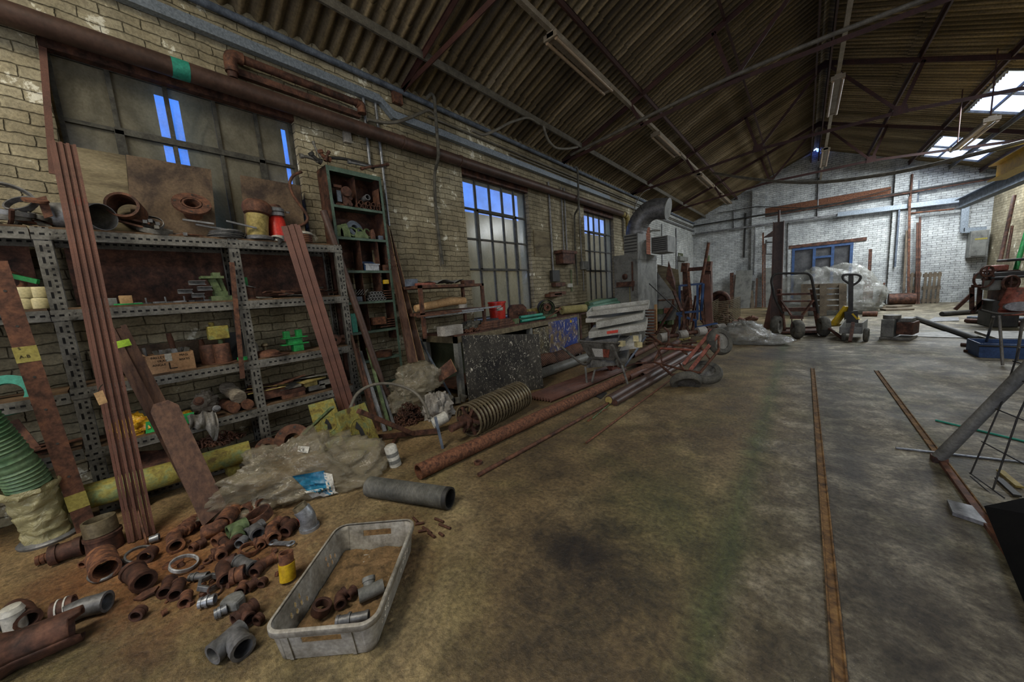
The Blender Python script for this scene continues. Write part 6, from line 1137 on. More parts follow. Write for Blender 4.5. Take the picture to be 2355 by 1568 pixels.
mb = MB(); ax = [P+V((r*math.cos(x)*1.02, r*math.sin(x)*1.02, H_*.93-.1*abs(math.sin((x-.4)*1)))) for x in [.4-i*.314 for i in range(11)]]; mb.tube(ax, .003, 5); mb.build('handle', M['rustdark'], t)
mb = MB(); mb.grid(lambda u_, v_: P+V((r*.945*math.cos(-.9+u_*.8), r*.945*math.sin(-.9+u_*.8), H_*(.6+.15*v_))), 6, 1); mb.build('paper_label', M['label'], t, solid=.003)
P = sp(1188, BZ, -3.85); t = thing('gearbox_motor', 'square-flanged dark motor with a shaft stub, beside the red bucket', 'motor', P); s_ = mpp(P)
mb = MB(); mb.prism([(-19*s_, 0), (19*s_, 0), (21*s_, 8*s_), (21*s_, 30*s_), (13*s_, 38*s_), (-14*s_, 38*s_), (-21*s_, 28*s_), (-21*s_, 8*s_)], P, (.55, .83, 0), (0, 0, 1), .12); mb.build('casing', M['rustdark'], t, bev=.004)
mb = MB(); q = P+V((.05, -.03, 18*s_)); mb.lathe([(0, 0), (.045, 0), (.045, .02), (.015, .02), (.015, .09), (0, .09)], q, (.83, -.55, 0)); mb.build('shaft_stub', M['rust'], t)
a, b_ = sp(1212, BZ+.09, -3.9), sp(1236, BZ+.1, -3.9); mb = MB(); mb.cyl(a, b_+V((0, .1, 0)), .09, 22); tag(mb.build('yellow_drum', M['yellowdirty']), 'dull yellow drum lying behind the motor', 'drum')
# belt coil
P = sp(1256, BZ+.165, -3.7); t = thing('belt_coil', 'coiled dark drive belts standing on edge at the bench corner', 'belt', P-V((0, 0, .165)))
for i in range(6): R_ = .16-.017*i; mb = MB(); mb.lathe([(R_-.006, -.07), (R_, -.07), (R_, .05), (R_-.006, .05)], P+V((0, 0, (R_-.16)*.6)), (.8, -.6, 0), 30, True); mb.build('belt_turn', M['greendull' if i % 2 else 'black'], t)
mb = MB(); mb.lathe([(.03, -.04), (.07, -.04), (.07, .06), (.03, .06)], P+V((.03, -.03, .02)), (.8, -.6, 0), 18, True); tag(mb.build('rusty_pulley', M['rust']), 'rusty pulley sitting inside the coiled belts', 'pulley')
mb = MB(); a, b_ = sp(1288, BZ+.13, -3.45), sp(1258, BZ+.0, -3.36); mb.tube([a, b_+V((0, 0, .02))], .01, 8); mb.lathe([(0, 0), (.02, .01), (.022, .03), (0, .045)], a, (0, .2, 1), 10); tag(mb.build('tommy_bar', M['rustor']), 'orange rusty tommy bar with a ball end hanging over the bench edge', 'bar')
a, b_ = sp(1345, BZ+.085, -3.42), sp(1292, BZ+.09, -3.62); mb = MB(); mb.pipe(a, b_, .083, .035, 24); tag(mb.build('foam_roll', M['foam']), 'fat dull yellow foam tube lying at the bench front', 'foam tube')
a, b_ = sp(1352, BZ+.07, -3.75), sp(1390, BZ+.07, -3.85); mb = MB(); mb.pipe(a+V((0, -.3, 0)), b_, .06, .03, 20); tag(mb.build('foam_roll', M['foam']), 'second foam tube behind, running toward the furnace', 'foam tube')
for i, (p0, p1, p2, x, z) in enumerate(((1352, 1400, 1452, -3.5, .05), (1360, 1405, 1450, -3.56, .12), (1375, 1395, 1440, -3.62, .04), (1350, 1380, 1402, -3.72, .13))):
    Q = [sp(p0, BZ+z, x), sp(p1, BZ+z+.05, x-.05), sp(p2, BZ+z, x+.02)]; mb = MB(); mb.tube(arc(Q, 8, .8), .05 if i < 3 else .06, 14); tag(mb.build('green_hose', M['hosegreen' if i < 3 else 'greendull']), ['thick pale green hose nearest the bench edge', 'thick pale green hose resting on the others', 'thick pale green hose at the back of the pile', 'olive hose crossing behind the pale green ones'][i], 'hose', 'green hoses heaped on the second bench')
coil('clear_hose', 'coiled translucent hose standing on the second bench by the furnace', 'hose', sp(1436, BZ+.2, -3.6), .16, .014, 3, 'galvdull', (.7, -.7, .1), .02)
for i, (p0, p1, x, mt) in enumerate(((1270, 1388, -4.0, 'woodedge'), (1290, 1400, -3.95, 'wood'), (1260, 1350, -4.06, 'wood'), (1310, 1420, -3.88, 'ply'))):
    a, b_ = sp(p0, BZ+.09+.03*i, x), sp(p1, BZ+.1+.03*i, x); mb = MB(); mb.bar(a, b_, .1, .022); tag(mb.build('timber_board', M[mt]), ['long pale board at the back of the workbench', 'weathered board lying over the pale board', 'short board against the wall behind the belts', 'topmost board of the timber behind the foam tubes'][i], 'board', 'boards along the back of the workbench')
for i, (px, w_, h, mt, x, lb) in enumerate(((1200, 24, 14, 'wood', -4.0, 'split log block behind the motor'), (1216, 12, 8, 'woodedge', -4.05, 'small orange wood block behind the motor'), (1180, 10, 10, 'whitepl', -4.05, 'white scrap beside the bucket'), (1240, 30, 8, 'rust', -3.95, 'rusty plate behind the belts'), (1310, 20, 9, 'bluegrey', -3.9, 'blue-grey tin behind the foam tube'), (1225, 20, 20, 'rustdark', -3.55, 'dark rusty block under the coiled belts'), (1268, 26, 7, 'greendull', -3.5, 'olive plate on the bench front under the belts'), (1400, 30, 8, 'rust', -3.45, 'rusty sheet edge under the green hoses'))):
    bi('bench_scrap', lb, 'scrap', px-w_/2, px+w_/2, h, mt, x, .12)
# under the bench
mb = MB(); a, b_ = V((BF+.1, 4.25, .06)), V((BF+.12, 6.0, .06))
for i in range(1): pass
t = thing('woven_mesh_roll', 'rusty woven steel mesh slumped under the paint-splashed doors', 'mesh', V((-3.3, 5.1, 0)))
mt = mk('rusty_woven_mesh', (.03, .015, .01), (.16, .07, .04), (.24, .11, .06), sc=5); n = mt.node_tree; b = n.nodes['Principled BSDF']; wv = nn(n, 'ShaderNodeTexWave'); wv.inputs['Scale'].default_value = 14; wv.inputs['Distortion'].default_value = 1.5; wv.bands_direction = 'DIAGONAL'; n.links.new(coord(n), wv.inputs[0]); old = b.inputs['Base Color'].links[0].from_socket; n.links.new(mix(n, .85, old, ramp(n, wv.outputs['Fac'], [(.35, (.1, .1, .1)), (.7, (1.6, 1.5, 1.4))]), 'MULTIPLY'), b.inputs['Base Color']); bump(n, b, wv.outputs['Fac'], 1, .02); M['mesh'] = mt
mb = MB(); mb.grid(lambda u_, v_: (-3.32+.1*math.cos(v_*3.1+.3), 4.3+1.7*u_, .13+.17*math.sin(v_*3.1)+.02*math.sin(u_*9)), 30, 14); mb.build('mesh_sheet', M['mesh'], t, solid=.006)
mb = MB(); mb.pipe((-3.13, 4.2, .085), (-3.05, 6.2, .085), .08, .07, 20); tag(mb.build('grey_tube', M['grey']), 'long smooth grey tube lying along the foot of the workbench', 'tube')
# corrugated sheet on the floor and stock lying before the bench
mb = MB(); g0, g1, g2, g3 = U(1212, 920, z=0), U(1275, 926, z=0), U(1345, 900, z=0), U(1335, 868, z=0)
g0 = U(1210, 918, z=0); g1 = U(1268, 927, z=0); ln = V((.2, 1.9, 0))
mb.grid(lambda u_, v_: g0.lerp(g1, v_)+ln*u_+V((0, 0, .035+.022*math.sin(v_*6.283*9))), 6, 120); tag(mb.build('corrugated_sheet', M['rustred'], solid=.004), 'rusty corrugated sheet lying flat on the floor before the black panel', 'corrugated sheet')
def rod(name, label, cat, a, b_, r, mt, hol=False, z=None, group=None, ext=0):
    za = r if z is None else z; A, B = U(*a, z=za), U(*b_, z=za); B = B+(B-A)*ext; mb = MB()
    if hol: mb.pipe(A, B, r, r*.82, 24)
    else: mb.cyl(A, B, r, 12)
    return tag(mb.build(name, M[mt]), label, cat, group)
P, R_ = onfloor(962, 1085, 19); A = P; B = U(1440, 866, z=R_)
mb = MB(); mb.pipe(A, A+(B-A)*1.25, R_, R_*.84, 26); tag(mb.build('steel_pipe', M['rustor']), 'longest orange-rusted steel pipe, lying on the floor past the spiral roller', 'pipe')
rod('steel_rod', 'thin rusty rod parallel to the long steel pipe', 'rod', (1100, 1092), (1440, 905), .016, 'rust', ext=.5)
rod('steel_rod', 'thin orange rod on the open floor beyond the thin pair', 'rod', (1348, 1018), (1530, 882), .01, 'rustor', ext=.1)
rod('steel_rod', 'short orange flat lying between the rods', 'rod', (1352, 955), (1392, 930), .012, 'rustor')
rod('green_rod', 'thin greenish rod beside the two capped steel tubes', 'rod', (1362, 962), (1420, 915), .008, 'greendull', ext=.6)
for i, (a, b_, r, lb) in enumerate((((1400, 920), (1530, 845), 11, 'brown steel tube with a yellow plastic end cap'), ((1414, 926), (1545, 850), 8, 'brown steel tube lying against the yellow-capped one'))):
    P, R_ = onfloor(*a, r); B = U(*b_, z=R_); t = thing('capped_tube', lb, 'tube', P-V((0, 0, R_))); mb = MB(); mb.cyl(P, B+(B-P)*1.0, R_, 18); mb.build('tube', M['pipebrown'], t)
    mb = MB(); d = (P-B).normalized(); mb.cyl(P, P+d*.006, R_*.8, 16); mb.build('end_cap', M['yellowdirty' if i == 0 else 'rustdark'], t)
for i, (a, b_, r, mt, lb) in enumerate((((1445, 868), (1580, 800), .05, 'rustred', 'fat red-brown tube in the stock behind the wheelbarrow, nearest'), ((1462, 858), (1590, 795), .045, 'rustred', 'red-brown tube, second in the stock behind the wheelbarrow'), ((1478, 862), (1600, 806), .035, 'rust', 'rusty tube third in the stock, under the red trolley'), ((1500, 866), (1610, 812), .035, 'rustred', 'tube on the open side of the stock under the red trolley'), ((1470, 838), (1560, 785), .06, 'rustdark', 'ridged dark tube at the bench side of the stock'), ((1455, 818), (1530, 780), .05, 'rust', 'tube at the very back of the stock by the furnace'), ((1430, 880), (1560, 815), .02, 'rustor', 'thin orange bar lying over the stock'))):
    rod('stock_tube', lb, 'tube', a, b_, r, mt, True, group='steel tubes stacked under the overturned trolley')
for a, b_, lb in (((1378, 915), (1400, 908), 'dark square plate on the floor left of the capped tubes'),): mb = MB(); slab(mb, [U(1370, 912, z=.002), U(1382, 918, z=.002), U(1396, 905, z=.002), U(1385, 900, z=.002)], .01); tag(mb.build('floor_plate', M['black']), lb, 'plate')
mb = MB(); c_ = U(1405, 915, z=0); mb.lathe([(.015, 0), (.03, 0), (.03, .03), (.015, .03)], c_+V((.0, -.08, 0)), (.5, -.6, .2), 14, True); tag(mb.build('brass_nut', M['brass']), 'small brass-coloured nut by the dark square plate', 'nut')
for i in range(5): q = rnd('rb', i); a = U(1352+i*9, 968-i*7, z=.006); mb = MB(); mb.bar(a, a+V((q.uniform(-.05, .05), q.uniform(.05, .12), 0)), .02, .01); tag(mb.build('rusty_offcut', M['rustor']), 'small orange offcut lying among the thin rods', 'offcut', 'orange offcuts among the thin rods')
# ---------------- wheelbarrow with white panels ----------------
WB = U(1405, 850, y=4.95); t = thing('wheelbarrow', 'old grey wheelbarrow with bent tubular handles, loaded with white panels', 'wheelbarrow', V((-2.1, 4.9, 0)))
yb = 4.95; T0 = [U(1332, 803, y=yb-.25), U(1425, 812, y=yb-.3), U(1449, 797, y=yb+.35), U(1362, 795, y=yb+.45)]; zt = .56
for p in T0: p.z = zt
T1 = [T0[0].lerp(T0[2], .2), T0[1].lerp(T0[3], .2), T0[2].lerp(T0[0], .24), T0[3].lerp(T0[1], .24)]
for p in T1: p.z = .27
mb = MB()
for i in range(4): mb.add([T1[i], T1[(i+1) % 4], T0[(i+1) % 4], T0[i]], [(0, 1, 2, 3)])
mb.add(T1, [(0, 1, 2, 3)]); o = mb.build('tub', M['racksteel'], t, solid=.006)
mb = MB(); mb.tube(T0, .014, 8, closed=True); mb.build('rim', M['racksteel'], t)
mb = MB(); e = .35; a, b_, c_, d_ = T1[0].lerp(T0[0], .15), T1[1].lerp(T0[1], .15), T1[1].lerp(T0[1], .62), T1[0].lerp(T0[0], .62); nrm = V((.2, -1, 0)).normalized()*.012
slab(mb, [p+nrm for p in (a.lerp(b_, .28), a.lerp(b_, .6), d_.lerp(c_, .6), d_.lerp(c_, .28))], .002); mb.build('paper_label', M['label'], t)
mb = MB(); slab(mb, [p+nrm for p in (a.lerp(b_, .6), a.lerp(b_, .8), d_.lerp(c_, .8), d_.lerp(c_, .6))], .002); mb.build('red_label', M['redworn'], t)
for nm, pts in (('handle', (T1[0]+V((0, 0, -.02)), U(1346, 843, y=4.55), U(1290, 797, y=4.25))), ('handle', (T1[1]+V((.03, 0, -.02)), U(1432, 850, y=4.6), U(1407, 793, y=4.3)))):
    mb = MB(); mb.tube(arc([T1[3 if pts[0] == T1[0] else 2].copy()]+list(pts), 5), .02, 10); mb.build(nm, M['racksteel'], t)
for a, b_ in (((1346, 843), (1350, 886)), ((1368, 850), (1360, 884)), ((1430, 840), (1445, 888))):
    p = U(*b_, z=.01); q = U(*a, y=p.y); mb = MB(); mb.tube([q, p], .016, 8); mb.build('leg', M['racksteel'], t)
p, q = U(1350, 886, z=.014), U(1360, 884, z=.014); mb = MB(); mb.tube([p, q], .014, 8); mb.build('foot', M['racksteel'], t)
c_ = V((T1[2].x*.5+T1[3].x*.5, T1[2].y+.2, .17)); c_ = U(1413, 850, y=5.15); c_.z = .16; mb = MB(); mb.lathe([(.08, -.03), (.14, -.04), (.16, 0), (.14, .04), (.08, .03)], c_, (.95, -.3, 0), 24, True); mb.build('wheel', M['redworn'], t)
# white panels
PNL = [((1350, 846), (1440, 838), 22, 'racksteel', 'battered grey pan at the bottom of the load in the wheelbarrow'), ((1370, 815), (1470, 800), 18, 'whitepl', 'yellowed folded panel low in the wheelbarrow load'),
       ((1343, 800), (1420, 790), 18, 'galvdull', 'grey rounded tray under the white panels, left'), ((1355, 778), (1485, 760), 20, 'white', 'white panel with a red and white label in the wheelbarrow load'),
       ((1372, 755), (1478, 735), 19, 'white', 'white panel with embossed diamond pattern'), ((1350, 728), (1490, 712), 14, 'white', 'topmost bright white tray on the wheelbarrow load'), ((1348, 742), (1420, 738), 13, 'whitepl', 'dull folded panel with a slanted end, near the top of the load')]
for i, (a, b_, h, mt, lb) in enumerate(PNL):
    y = 4.75+.03*i; A, B = U(*a, y=y), U(*b_, y=y+.25); hh = h*.72*mpp(A); up_ = V((0, 0, hh)); bk = V((-.12, .42, .06)); tl = rnd(lb).uniform(-.02, .02)
    t = thing('white_tray', lb, 'panel', A, 'panels heaped in the wheelbarrow'); mb = MB(); slab(mb, [A, B, B+bk, A+bk], .008); mb.build('face', M[mt], t)
    mb = MB(); slab(mb, [A, B, B+up_, A+up_], .008); slab(mb, [B, B+bk, B+bk+up_, B+up_], .008); slab(mb, [A, A+bk, A+bk+up_, A+up_], -.008); slab(mb, [A+bk, B+bk, B+bk+up_, A+bk+up_], .008)
    if i not in (5,): slab(mb, [A+up_, B+up_, B+bk+up_, A+bk+up_], .006)
    mb.build('flange', M[mt], t, bev=.003)
    if i == 3: mb = MB(); n_ = (B-A).normalized().cross(V((0, 0, 1)))*.011; q0, q1 = A.lerp(B, .33), A.lerp(B, .53); slab(mb, [q0+up_*.3+n_, q1+up_*.3+n_, q1+up_*.75+n_, q0+up_*.75+n_], .002); mb.build('red_label', M['redlabel'], t)
for i, (px, py) in enumerate(((1430, 790), (1462, 778), (1468, 792))): A = U(px, py, y=4.72); mb = MB(); mb.box(A, (.07, .1, .07), .4*i); tag(mb.build('foam_block', M['roll']), ['cream packing block under the labelled panel', 'cream packing block at the open side of the load', 'lowest cream packing block on the wheelbarrow load'][i], 'block', 'packing blocks in the wheelbarrow load')
# ---------------- overturned red trolley ----------------
t = thing('red_trolley', 'overturned rusty red two-wheeled trolley with pneumatic tyres', 'trolley', U(1560, 870, z=0))
def tl(pts, r=.016, mt='redworn', nm='frame_tube', sq=None):
    Q = [U(a, b_, y=y) for a, b_, y in pts]
    for q in Q: q.z = max(q.z, .02)
    for p, q in zip(Q, Q[1:]):
        mb = MB(); mb.bar(p, q, r*2.2, r*1.3, (0, -1, .3)) if sq else mb.tube([p, q], r, 8); mb.build(nm, M[mt], t)
tl([(1638, 759, 5.3), (1572, 838, 5.0)], .02, sq=1, nm='slat'); tl([(1651, 770, 5.2), (1586, 853, 4.85)], .02, sq=1, nm='slat')
tl([(1493, 770, 5.7), (1522, 790, 5.5), (1540, 792, 5.4), (1614, 800, 5.3)], .02, 'rust'); tl([(1519, 801, 5.3), (1610, 806, 5.2)], .018, 'redworn')
tl([(1504, 833, 5.2), (1583, 853, 4.8), (1610, 857, 4.75), (1653, 805, 5.0), (1653, 772, 5.2)], .016, 'rust'); tl([(1504, 833, 5.2), (1519, 801, 5.3)], .016, 'rust'); tl([(1520, 840, 5.0), (1545, 862, 4.75), (1592, 860, 4.7)], .018, 'rust')
tl([(1527, 753, 5.5), (1538, 762, 5.5), (1538, 785, 5.45), (1528, 802, 5.35)], .018, 'rustdark'); tl([(1440, 842, 5.0), (1465, 835, 5.1), (1504, 833, 5.2)], .014, 'rustdark', 'handle'); tl([(1565, 802, 5.3), (1580, 815, 5.2)], .014, 'rust'); tl([(1614, 800, 5.1), (1632, 825, 5.0)], .012, 'rust', 'brace'); tl([(1562, 835, 4.9), (1575, 852, 4.8)], .012, 'rust', 'brace')
tl([(1485, 775, 5.1), (1437, 842, 4.9)], .016, 'bluegrey', 'pull_bar')
mb = MB(); Q = [U(a, b_, y=5.25) for a, b_ in ((1502, 785), (1512, 800), (1520, 815), (1522, 832))]
for i in range(26): f_ = i/25*3; k = min(2, int(f_)); p = Q[k].lerp(Q[k+1], f_-k); mb.ring(p, (1, .2, 0) if i % 2 else (0, 1, .2), .012, .004, 8, 4)
mb.build('chain', M['rust'], t)
def tyre2(c_, d, R, w_, par, mt='rubber', hub='racksteel'):
    mb = MB(); r = w_/2; mb.lathe([(R-r*1.5, -r*.8), (R-r*.5, -r), (R-r*.1, -r*.6), (R, -r*.2), (R, r*.2), (R-r*.1, r*.6), (R-r*.5, r), (R-r*1.5, r*.8)], c_, d, 36, True); tyo = mb.build('tyre', M[mt], par)
    mb = MB(); mb.lathe([(0, -r*.5), (R*.2, -r*.6), (R*.35, -r*.3), (R*.6, -r*.5), (R-r*1.4, -r*.7), (R-r*1.4, r*.7), (R*.6, r*.5), (R*.35, r*.3), (R*.2, r*.6), (0, r*.5)], c_, d, 28); mb.build('wheel_hub', M[hub], par)
tyre2(U(1577, 878, y=4.72)+V((0, 0, .0)), (-.35, .75, .75), .19, .11, t); tyre2(U(1622, 856, y=4.95), (.15, -.45, .9), .2, .11, t); tyre2(U(1655, 785, y=5.25), (.75, -.5, .3), .185, .1, t)
# ---------------- furnace and duct ----------------
FY = 8.3; fx1 = -3.02; fx0 = U(1413, 640, y=FY).x; fyb = sp(1510, 1.8, fx1).y; FZ = ZU(V((fx1, FY, 0)), 582)
t = thing('furnace', 'tall grey sheet-metal workshop heater with a latched door, beyond the benches', 'heater', ((fx0+fx1)/2, (FY+fyb)/2, 0))
mb = MB(); mb.b2((fx0, FY, 0), (fx1, fyb, FZ)); mb.build('cabinet', M['grey'], t, bev=.01)
mb = MB(); mb.b2((fx0-.01, FY-.012, FZ-.14), (fx1+.01, fyb, FZ)); mb.build('top_band', M['grey'], t, bev=.005)
dz0, dz1 = ZU(V((fx0, FY, 0)), 662), ZU(V((fx0, FY, 0)), 602); mb = MB(); mb.b2((fx0+.04, FY-.035, dz0), (fx1-.1, FY-.012, dz1)); fdo = mb.build('door', M['grey'], t, bev=.006)
mb = MB(); c_ = V(((fx0+fx1)/2, FY-.05, dz0+.25)); mb.lathe([(0, .0), (.06, 0), (.07, .02), (.045, .04), (0, .05)], c_, (0, -1, 0)); mb.b2(c_+V((-.22, -.02, -.24)), c_+V((.22, .02, -.12))); mb.build('latch', M['rustdark'], fdo); mb = MB(); mb.b2((fx1-.13, FY-.06, dz0-.1), (fx1-.1, FY-.03, dz1-.05)); mb.build('hinge_bar', M['rustdark'], t)
mb = MB(); mb.b2((fx1-.2, FY-.03, .1), (fx1-.19, FY-.02, dz0)); mb.build('yellow_edge', M['tapey'], t)
bz = ZU(V((fx0, FY, 0)), 545); bx0, bx1 = U(1434, 560, y=FY).x, U(1466, 560, y=FY).x; mb = MB(); mb.b2((bx0, FY+.02, FZ), (bx1, FY+.6, bz)); mb.build('outlet_box', M['grey'], t)
for k in range(6): z = FZ+.05+(bz-FZ-.1)*k/5; mb = MB(); mb.b2((bx0+.02, FY-.0, z), (bx1-.02, FY+.02, z+.02)); mb.build('louvre', M['black'], t)
bx2 = U(1484, 560, y=FY+.7).x; mb = MB(); mb.b2((bx1+.12, FY+.6, FZ), (bx1+.5, fyb-.1, bz-.08)); mb.build('side_outlet', M['grey'], t)
for k in range(7): z = FZ+.05+(bz-.08-FZ-.1)*k/6; mb = MB(); mb.b2((bx1+.14, FY+.585, z), (bx1+.48, FY+.6, z+.025)); mb.build('louvre', M['black'], t)
mb = MB(); ya = FY+.55; for_ = [U(1462, 575, y=ya), U(1462, 530, y=ya), U(1475, 500, y=ya), U(1500, 480, y=ya), U(1535, 480, y=ya)]; P = arc(for_, 6); dr = .24
fine = []
for i in range(len(P)-1):
    for j in range(3): fine.append(P[i].lerp(P[i+1], j/3))
fine.append(P[-1]); t = thing('flue_duct', 'fat grey segmented air duct bending right from the top of the heater', 'duct', for_[0]); mb.tube(fine, dr, 28, False); mb.build('duct', M['galvdull'], t)
for k in (2, 8, 14, 20, 26, 32): 
    if k < len(fine)-1: mb = MB(); d = (fine[k+1]-fine[k]); mb.pipe(fine[k], fine[k]+d.normalized()*.03, dr+.008, dr-.01, 28); mb.build('seam_ring', M['galvdull'], t)
mb = MB(); d = (fine[-1]-fine[-2]); mb.pipe(fine[-1], fine[-1]+d.normalized()*.02, dr, .01, 28); mb.build('blanking_plate', M['grey'], t)
mb = MB(); q = U(1490, 585, y=9.9); mb.b2((XL, 11.3, 0), (XL+.35, 11.75, ZU(V((XL+.3, 11.3, 0)), 520))); struct('wall_left_pier', mb, M['brickR'])
# ---------------- stock area beyond the benches ----------------
def pl(name, label, cat, pts, w_, h, mt, par=None, group=None, up=(0, 0, 1)):      # bars through (px, py, y) points
    Q = [U(a, b_, y=y) for a, b_, y in pts]
    for q in Q: q.z = max(q.z, h/2+.002)
    mb = MB()
    for p, q in zip(Q, Q[1:]): mb.bar(p, q, w_, h, up)
    o = mb.build(name, M[mt], par); return o if par else tag(o, label, cat, group)
def pt(name, label, cat, pts, r, mt, par=None, group=None, rnd_=6):
    Q = [U(a, b_, y=y) for a, b_, y in pts]
    for q in Q: q.z = max(q.z, r+.001)
    mb = MB(); mb.tube(arc(Q, rnd_) if len(Q) > 2 else Q, r, 10); o = mb.build(name, M[mt], par); return o if par else tag(o, label, cat, group)
def quad(name, label, cat, q4, th, mt, y=None):
    Q = [U(a, b_, y=yy) for a, b_, yy in q4]
    for q in Q: q.z = max(q.z, .004)
    mb = MB(); slab(mb, Q, th); return tag(mb.build(name, M[mt]), label, cat)
t = thing('blue_trolley_frame', 'blue angle-iron stillage frame in the middle of the leaning stock', 'frame', U(1600, 770, y=9.4))
for a, b_ in (((1563, 657), (1617, 652)), ((1563, 657), (1563, 700)), ((1617, 652), (1612, 735)), ((1604, 655), (1604, 735)), ((1555, 720), (1612, 715)), ((1563, 720), (1563, 770)), ((1600, 738), (1600, 775)), ((1556, 722), (1603, 738))): pl('frame_bar', '', '', [(*a, 9.3), (*b_, 9.4)], .05, .05, 'blue', t)
pl('blue_step', 'short blue plate jutting out at the foot of the leaning stock', 'plate', [(1605, 752, 8.8), (1648, 743, 9.0)], .14, .02, 'blue')
quad('scoop_plate', 'large curved rusty steel plate leaning upright like a sail', 'steel plate', [(1555, 672, 9.1), (1532, 640, 9.1), (1538, 600, 9.1), (1553, 645, 9.2)], .02, 'rustdark')
pl('shovel_shaft', 'brown shaft running down from the sail-like plate', 'shaft', [(1549, 668, 9.1), (1568, 715, 8.9)], .07, .04, 'rustdark')
quad('steel_sheet', 'big pale rusty sheet leaning beside the heater, upper corner cut off', 'steel sheet', [(1513, 757, 10.1), (1572, 750, 10.1), (1560, 620, 10.4), (1512, 608, 10.4)], .015, 'ply')
quad('steel_sheet', 'dark steel sheet leaning below the pale rusty one', 'steel sheet', [(1512, 740, 9.8), (1552, 735, 9.8), (1560, 690, 10.1), (1511, 625, 10.1)], .015, 'grey')
t = thing('stock_rack', 'brown H-shaped post rack carrying lengths of steel, behind the blue frame', 'rack', U(1600, 770, y=11))
for a, b_, w_ in (((1578, 615), (1580, 765), .16), ((1627, 612), (1630, 755), .2), ((1580, 620), (1630, 616), .1)): pl('post', '', '', [(*a, 11), (*b_, 11)], w_, w_, 'rustdark', t)
for a in ((1575, 618), (1628, 615)): pl('head_block', '', '', [(a[0]-6, a[1]-3, 10.9), (a[0]+8, a[1]-3, 10.9)], .25, .25, 'rust', t)
pt('tall_rod', 'tall thin red-brown tube sticking up above the leaning stock', 'tube', [(1592, 762, 9.6), (1630, 558, 9.9)], .035, 'rust')
pt('tall_rod', 'short green tube end rising behind the brown rack post', 'tube', [(1628, 615, 10.9), (1627, 588, 10.9)], .06, 'greendull')
pl('steel_channel', 'broad red-brown channel standing upright right of the blue frame', 'channel', [(1632, 745, 9.2), (1624, 632, 9.5)], .15, .05, 'rustred', up=(0, 1, 0))
SG = 'steel lengths leaning together by the blue frame'
for i, (a, b_, w_, mt, lb) in enumerate((((1582, 625), (1590, 710), .06, 'rust', 'rusty angle leaning across the brown rack post'), ((1568, 668), (1575, 765), .05, 'rustdark', 'dark bar inside the blue frame, bench side'), ((1590, 690), (1560, 778), .06, 'rustdark', 'dark bar crossing low to the bench side'), ((1610, 690), (1622, 752), .07, 'rust', 'brown offcut leaning under the broad channel'), ((1580, 680), (1545, 770), .08, 'rustdark', 'heavy dark bar at the foot of the pile'), ((1575, 700), (1583, 770), .05, 'rust', 'thin rusty bar in the middle of the pile'), ((1600, 680), (1590, 740), .05, 'rustred', 'red-brown bar behind the blue upright'), ((1550, 700), (1507, 775), .07, 'rustdark', 'dark beam sloping to the floor by the heater'), ((1612, 735), (1640, 765), .05, 'rustdark', 'short bar at the foot of the broad channel'), ((1560, 740), (1600, 785), .04, 'rust', 'rusty rod lying low across the pile'))):
    pl('steel_bar', lb, 'bar', [(*b_, 9.0+.05*i), (*a, 9.4+.05*i)], w_, w_*.7, mt, group=SG)
pt('thin_cable', 'thin dark rod slanting across the side of the heater', 'rod', [(1493, 652, 8.1), (1562, 717, 8.6)], .012, 'black')
for i in range(12): pl('rack_comb', f'toothed rusty slot of the comb rack beside the heater, {ORD[i]} from the top', 'comb rack', [(1486, 713+i*7, 7.9), (1506, 713+i*7, 8.0)], .16, .03, 'rust', group='stacked rusty comb slots by the heater')
pl('wooden_post', 'orange-brown post at the heater corner beside the comb slots', 'post', [(1508, 760, 8.05), (1508, 700, 8.05)], .05, .05, 'woodedge')
# shelving stand beyond the heater with green parts
t = thing('parts_stand', 'low rusty stand holding green painted parts, beyond the heater', 'stand', U(1530, 760, y=10.2))
for z_ in (690, 722, 745): pl('tray', '', '', [(1512, z_, 10), (1550, z_-2, 10.2)], .3, .03, 'rust', t)
for x_ in (1515, 1548): pl('leg', '', '', [(x_, 765, 10), (x_, 688, 10)], .05, .05, 'rust', t)
for i, (px, py, mt) in enumerate(((1520, 716, 'greendull'), (1535, 714, 'redworn'), (1525, 738, 'green'), (1542, 740, 'greendull'))): pl('painted_part', ['dull green part on the upper tray of the low stand', 'small red part on the low stand', 'bright green part on the lower tray', 'olive part at the end of the lower tray'][i], 'part', [(px-6, py, 9.9), (px+6, py, 9.9)], .14, .14, mt)
# axle with cream rollers
t = thing('roller_axle', 'rusty axle threaded with four pale rollers, lying behind the stock tubes', 'axle', U(1590, 765, y=8.6))
pt('shaft', '', '', [(1518, 777, 7.9), (1664, 753, 9.0)], .045, 'rustdark', t)
for px, py, y in ((1526, 776, 7.9), (1569, 770, 8.25), (1612, 762, 8.6), (1656, 755, 8.95)): c_ = U(px, py, y=y); d = (U(1664, 753, y=9.0)-U(1518, 777, y=7.9)).normalized(); mb = MB(); mb.cyl(c_-d*.09, c_+d*.09, .105, 20); mb.build('roller', M['lino'], t)
for i in range(8): q = rnd('lsc', i); px, py = q.uniform(1560, 1640), q.uniform(780, 792); pl('floor_scrap', 'dark scrap lying on the floor before the pale rollers', 'scrap', [(px, py, 7.6), (px+q.uniform(8, 16), py+q.uniform(-4, 3), 7.6)], .08, .03, 'rustdark' if i % 3 else 'yellowdirty', group='scrap before the pale rollers')
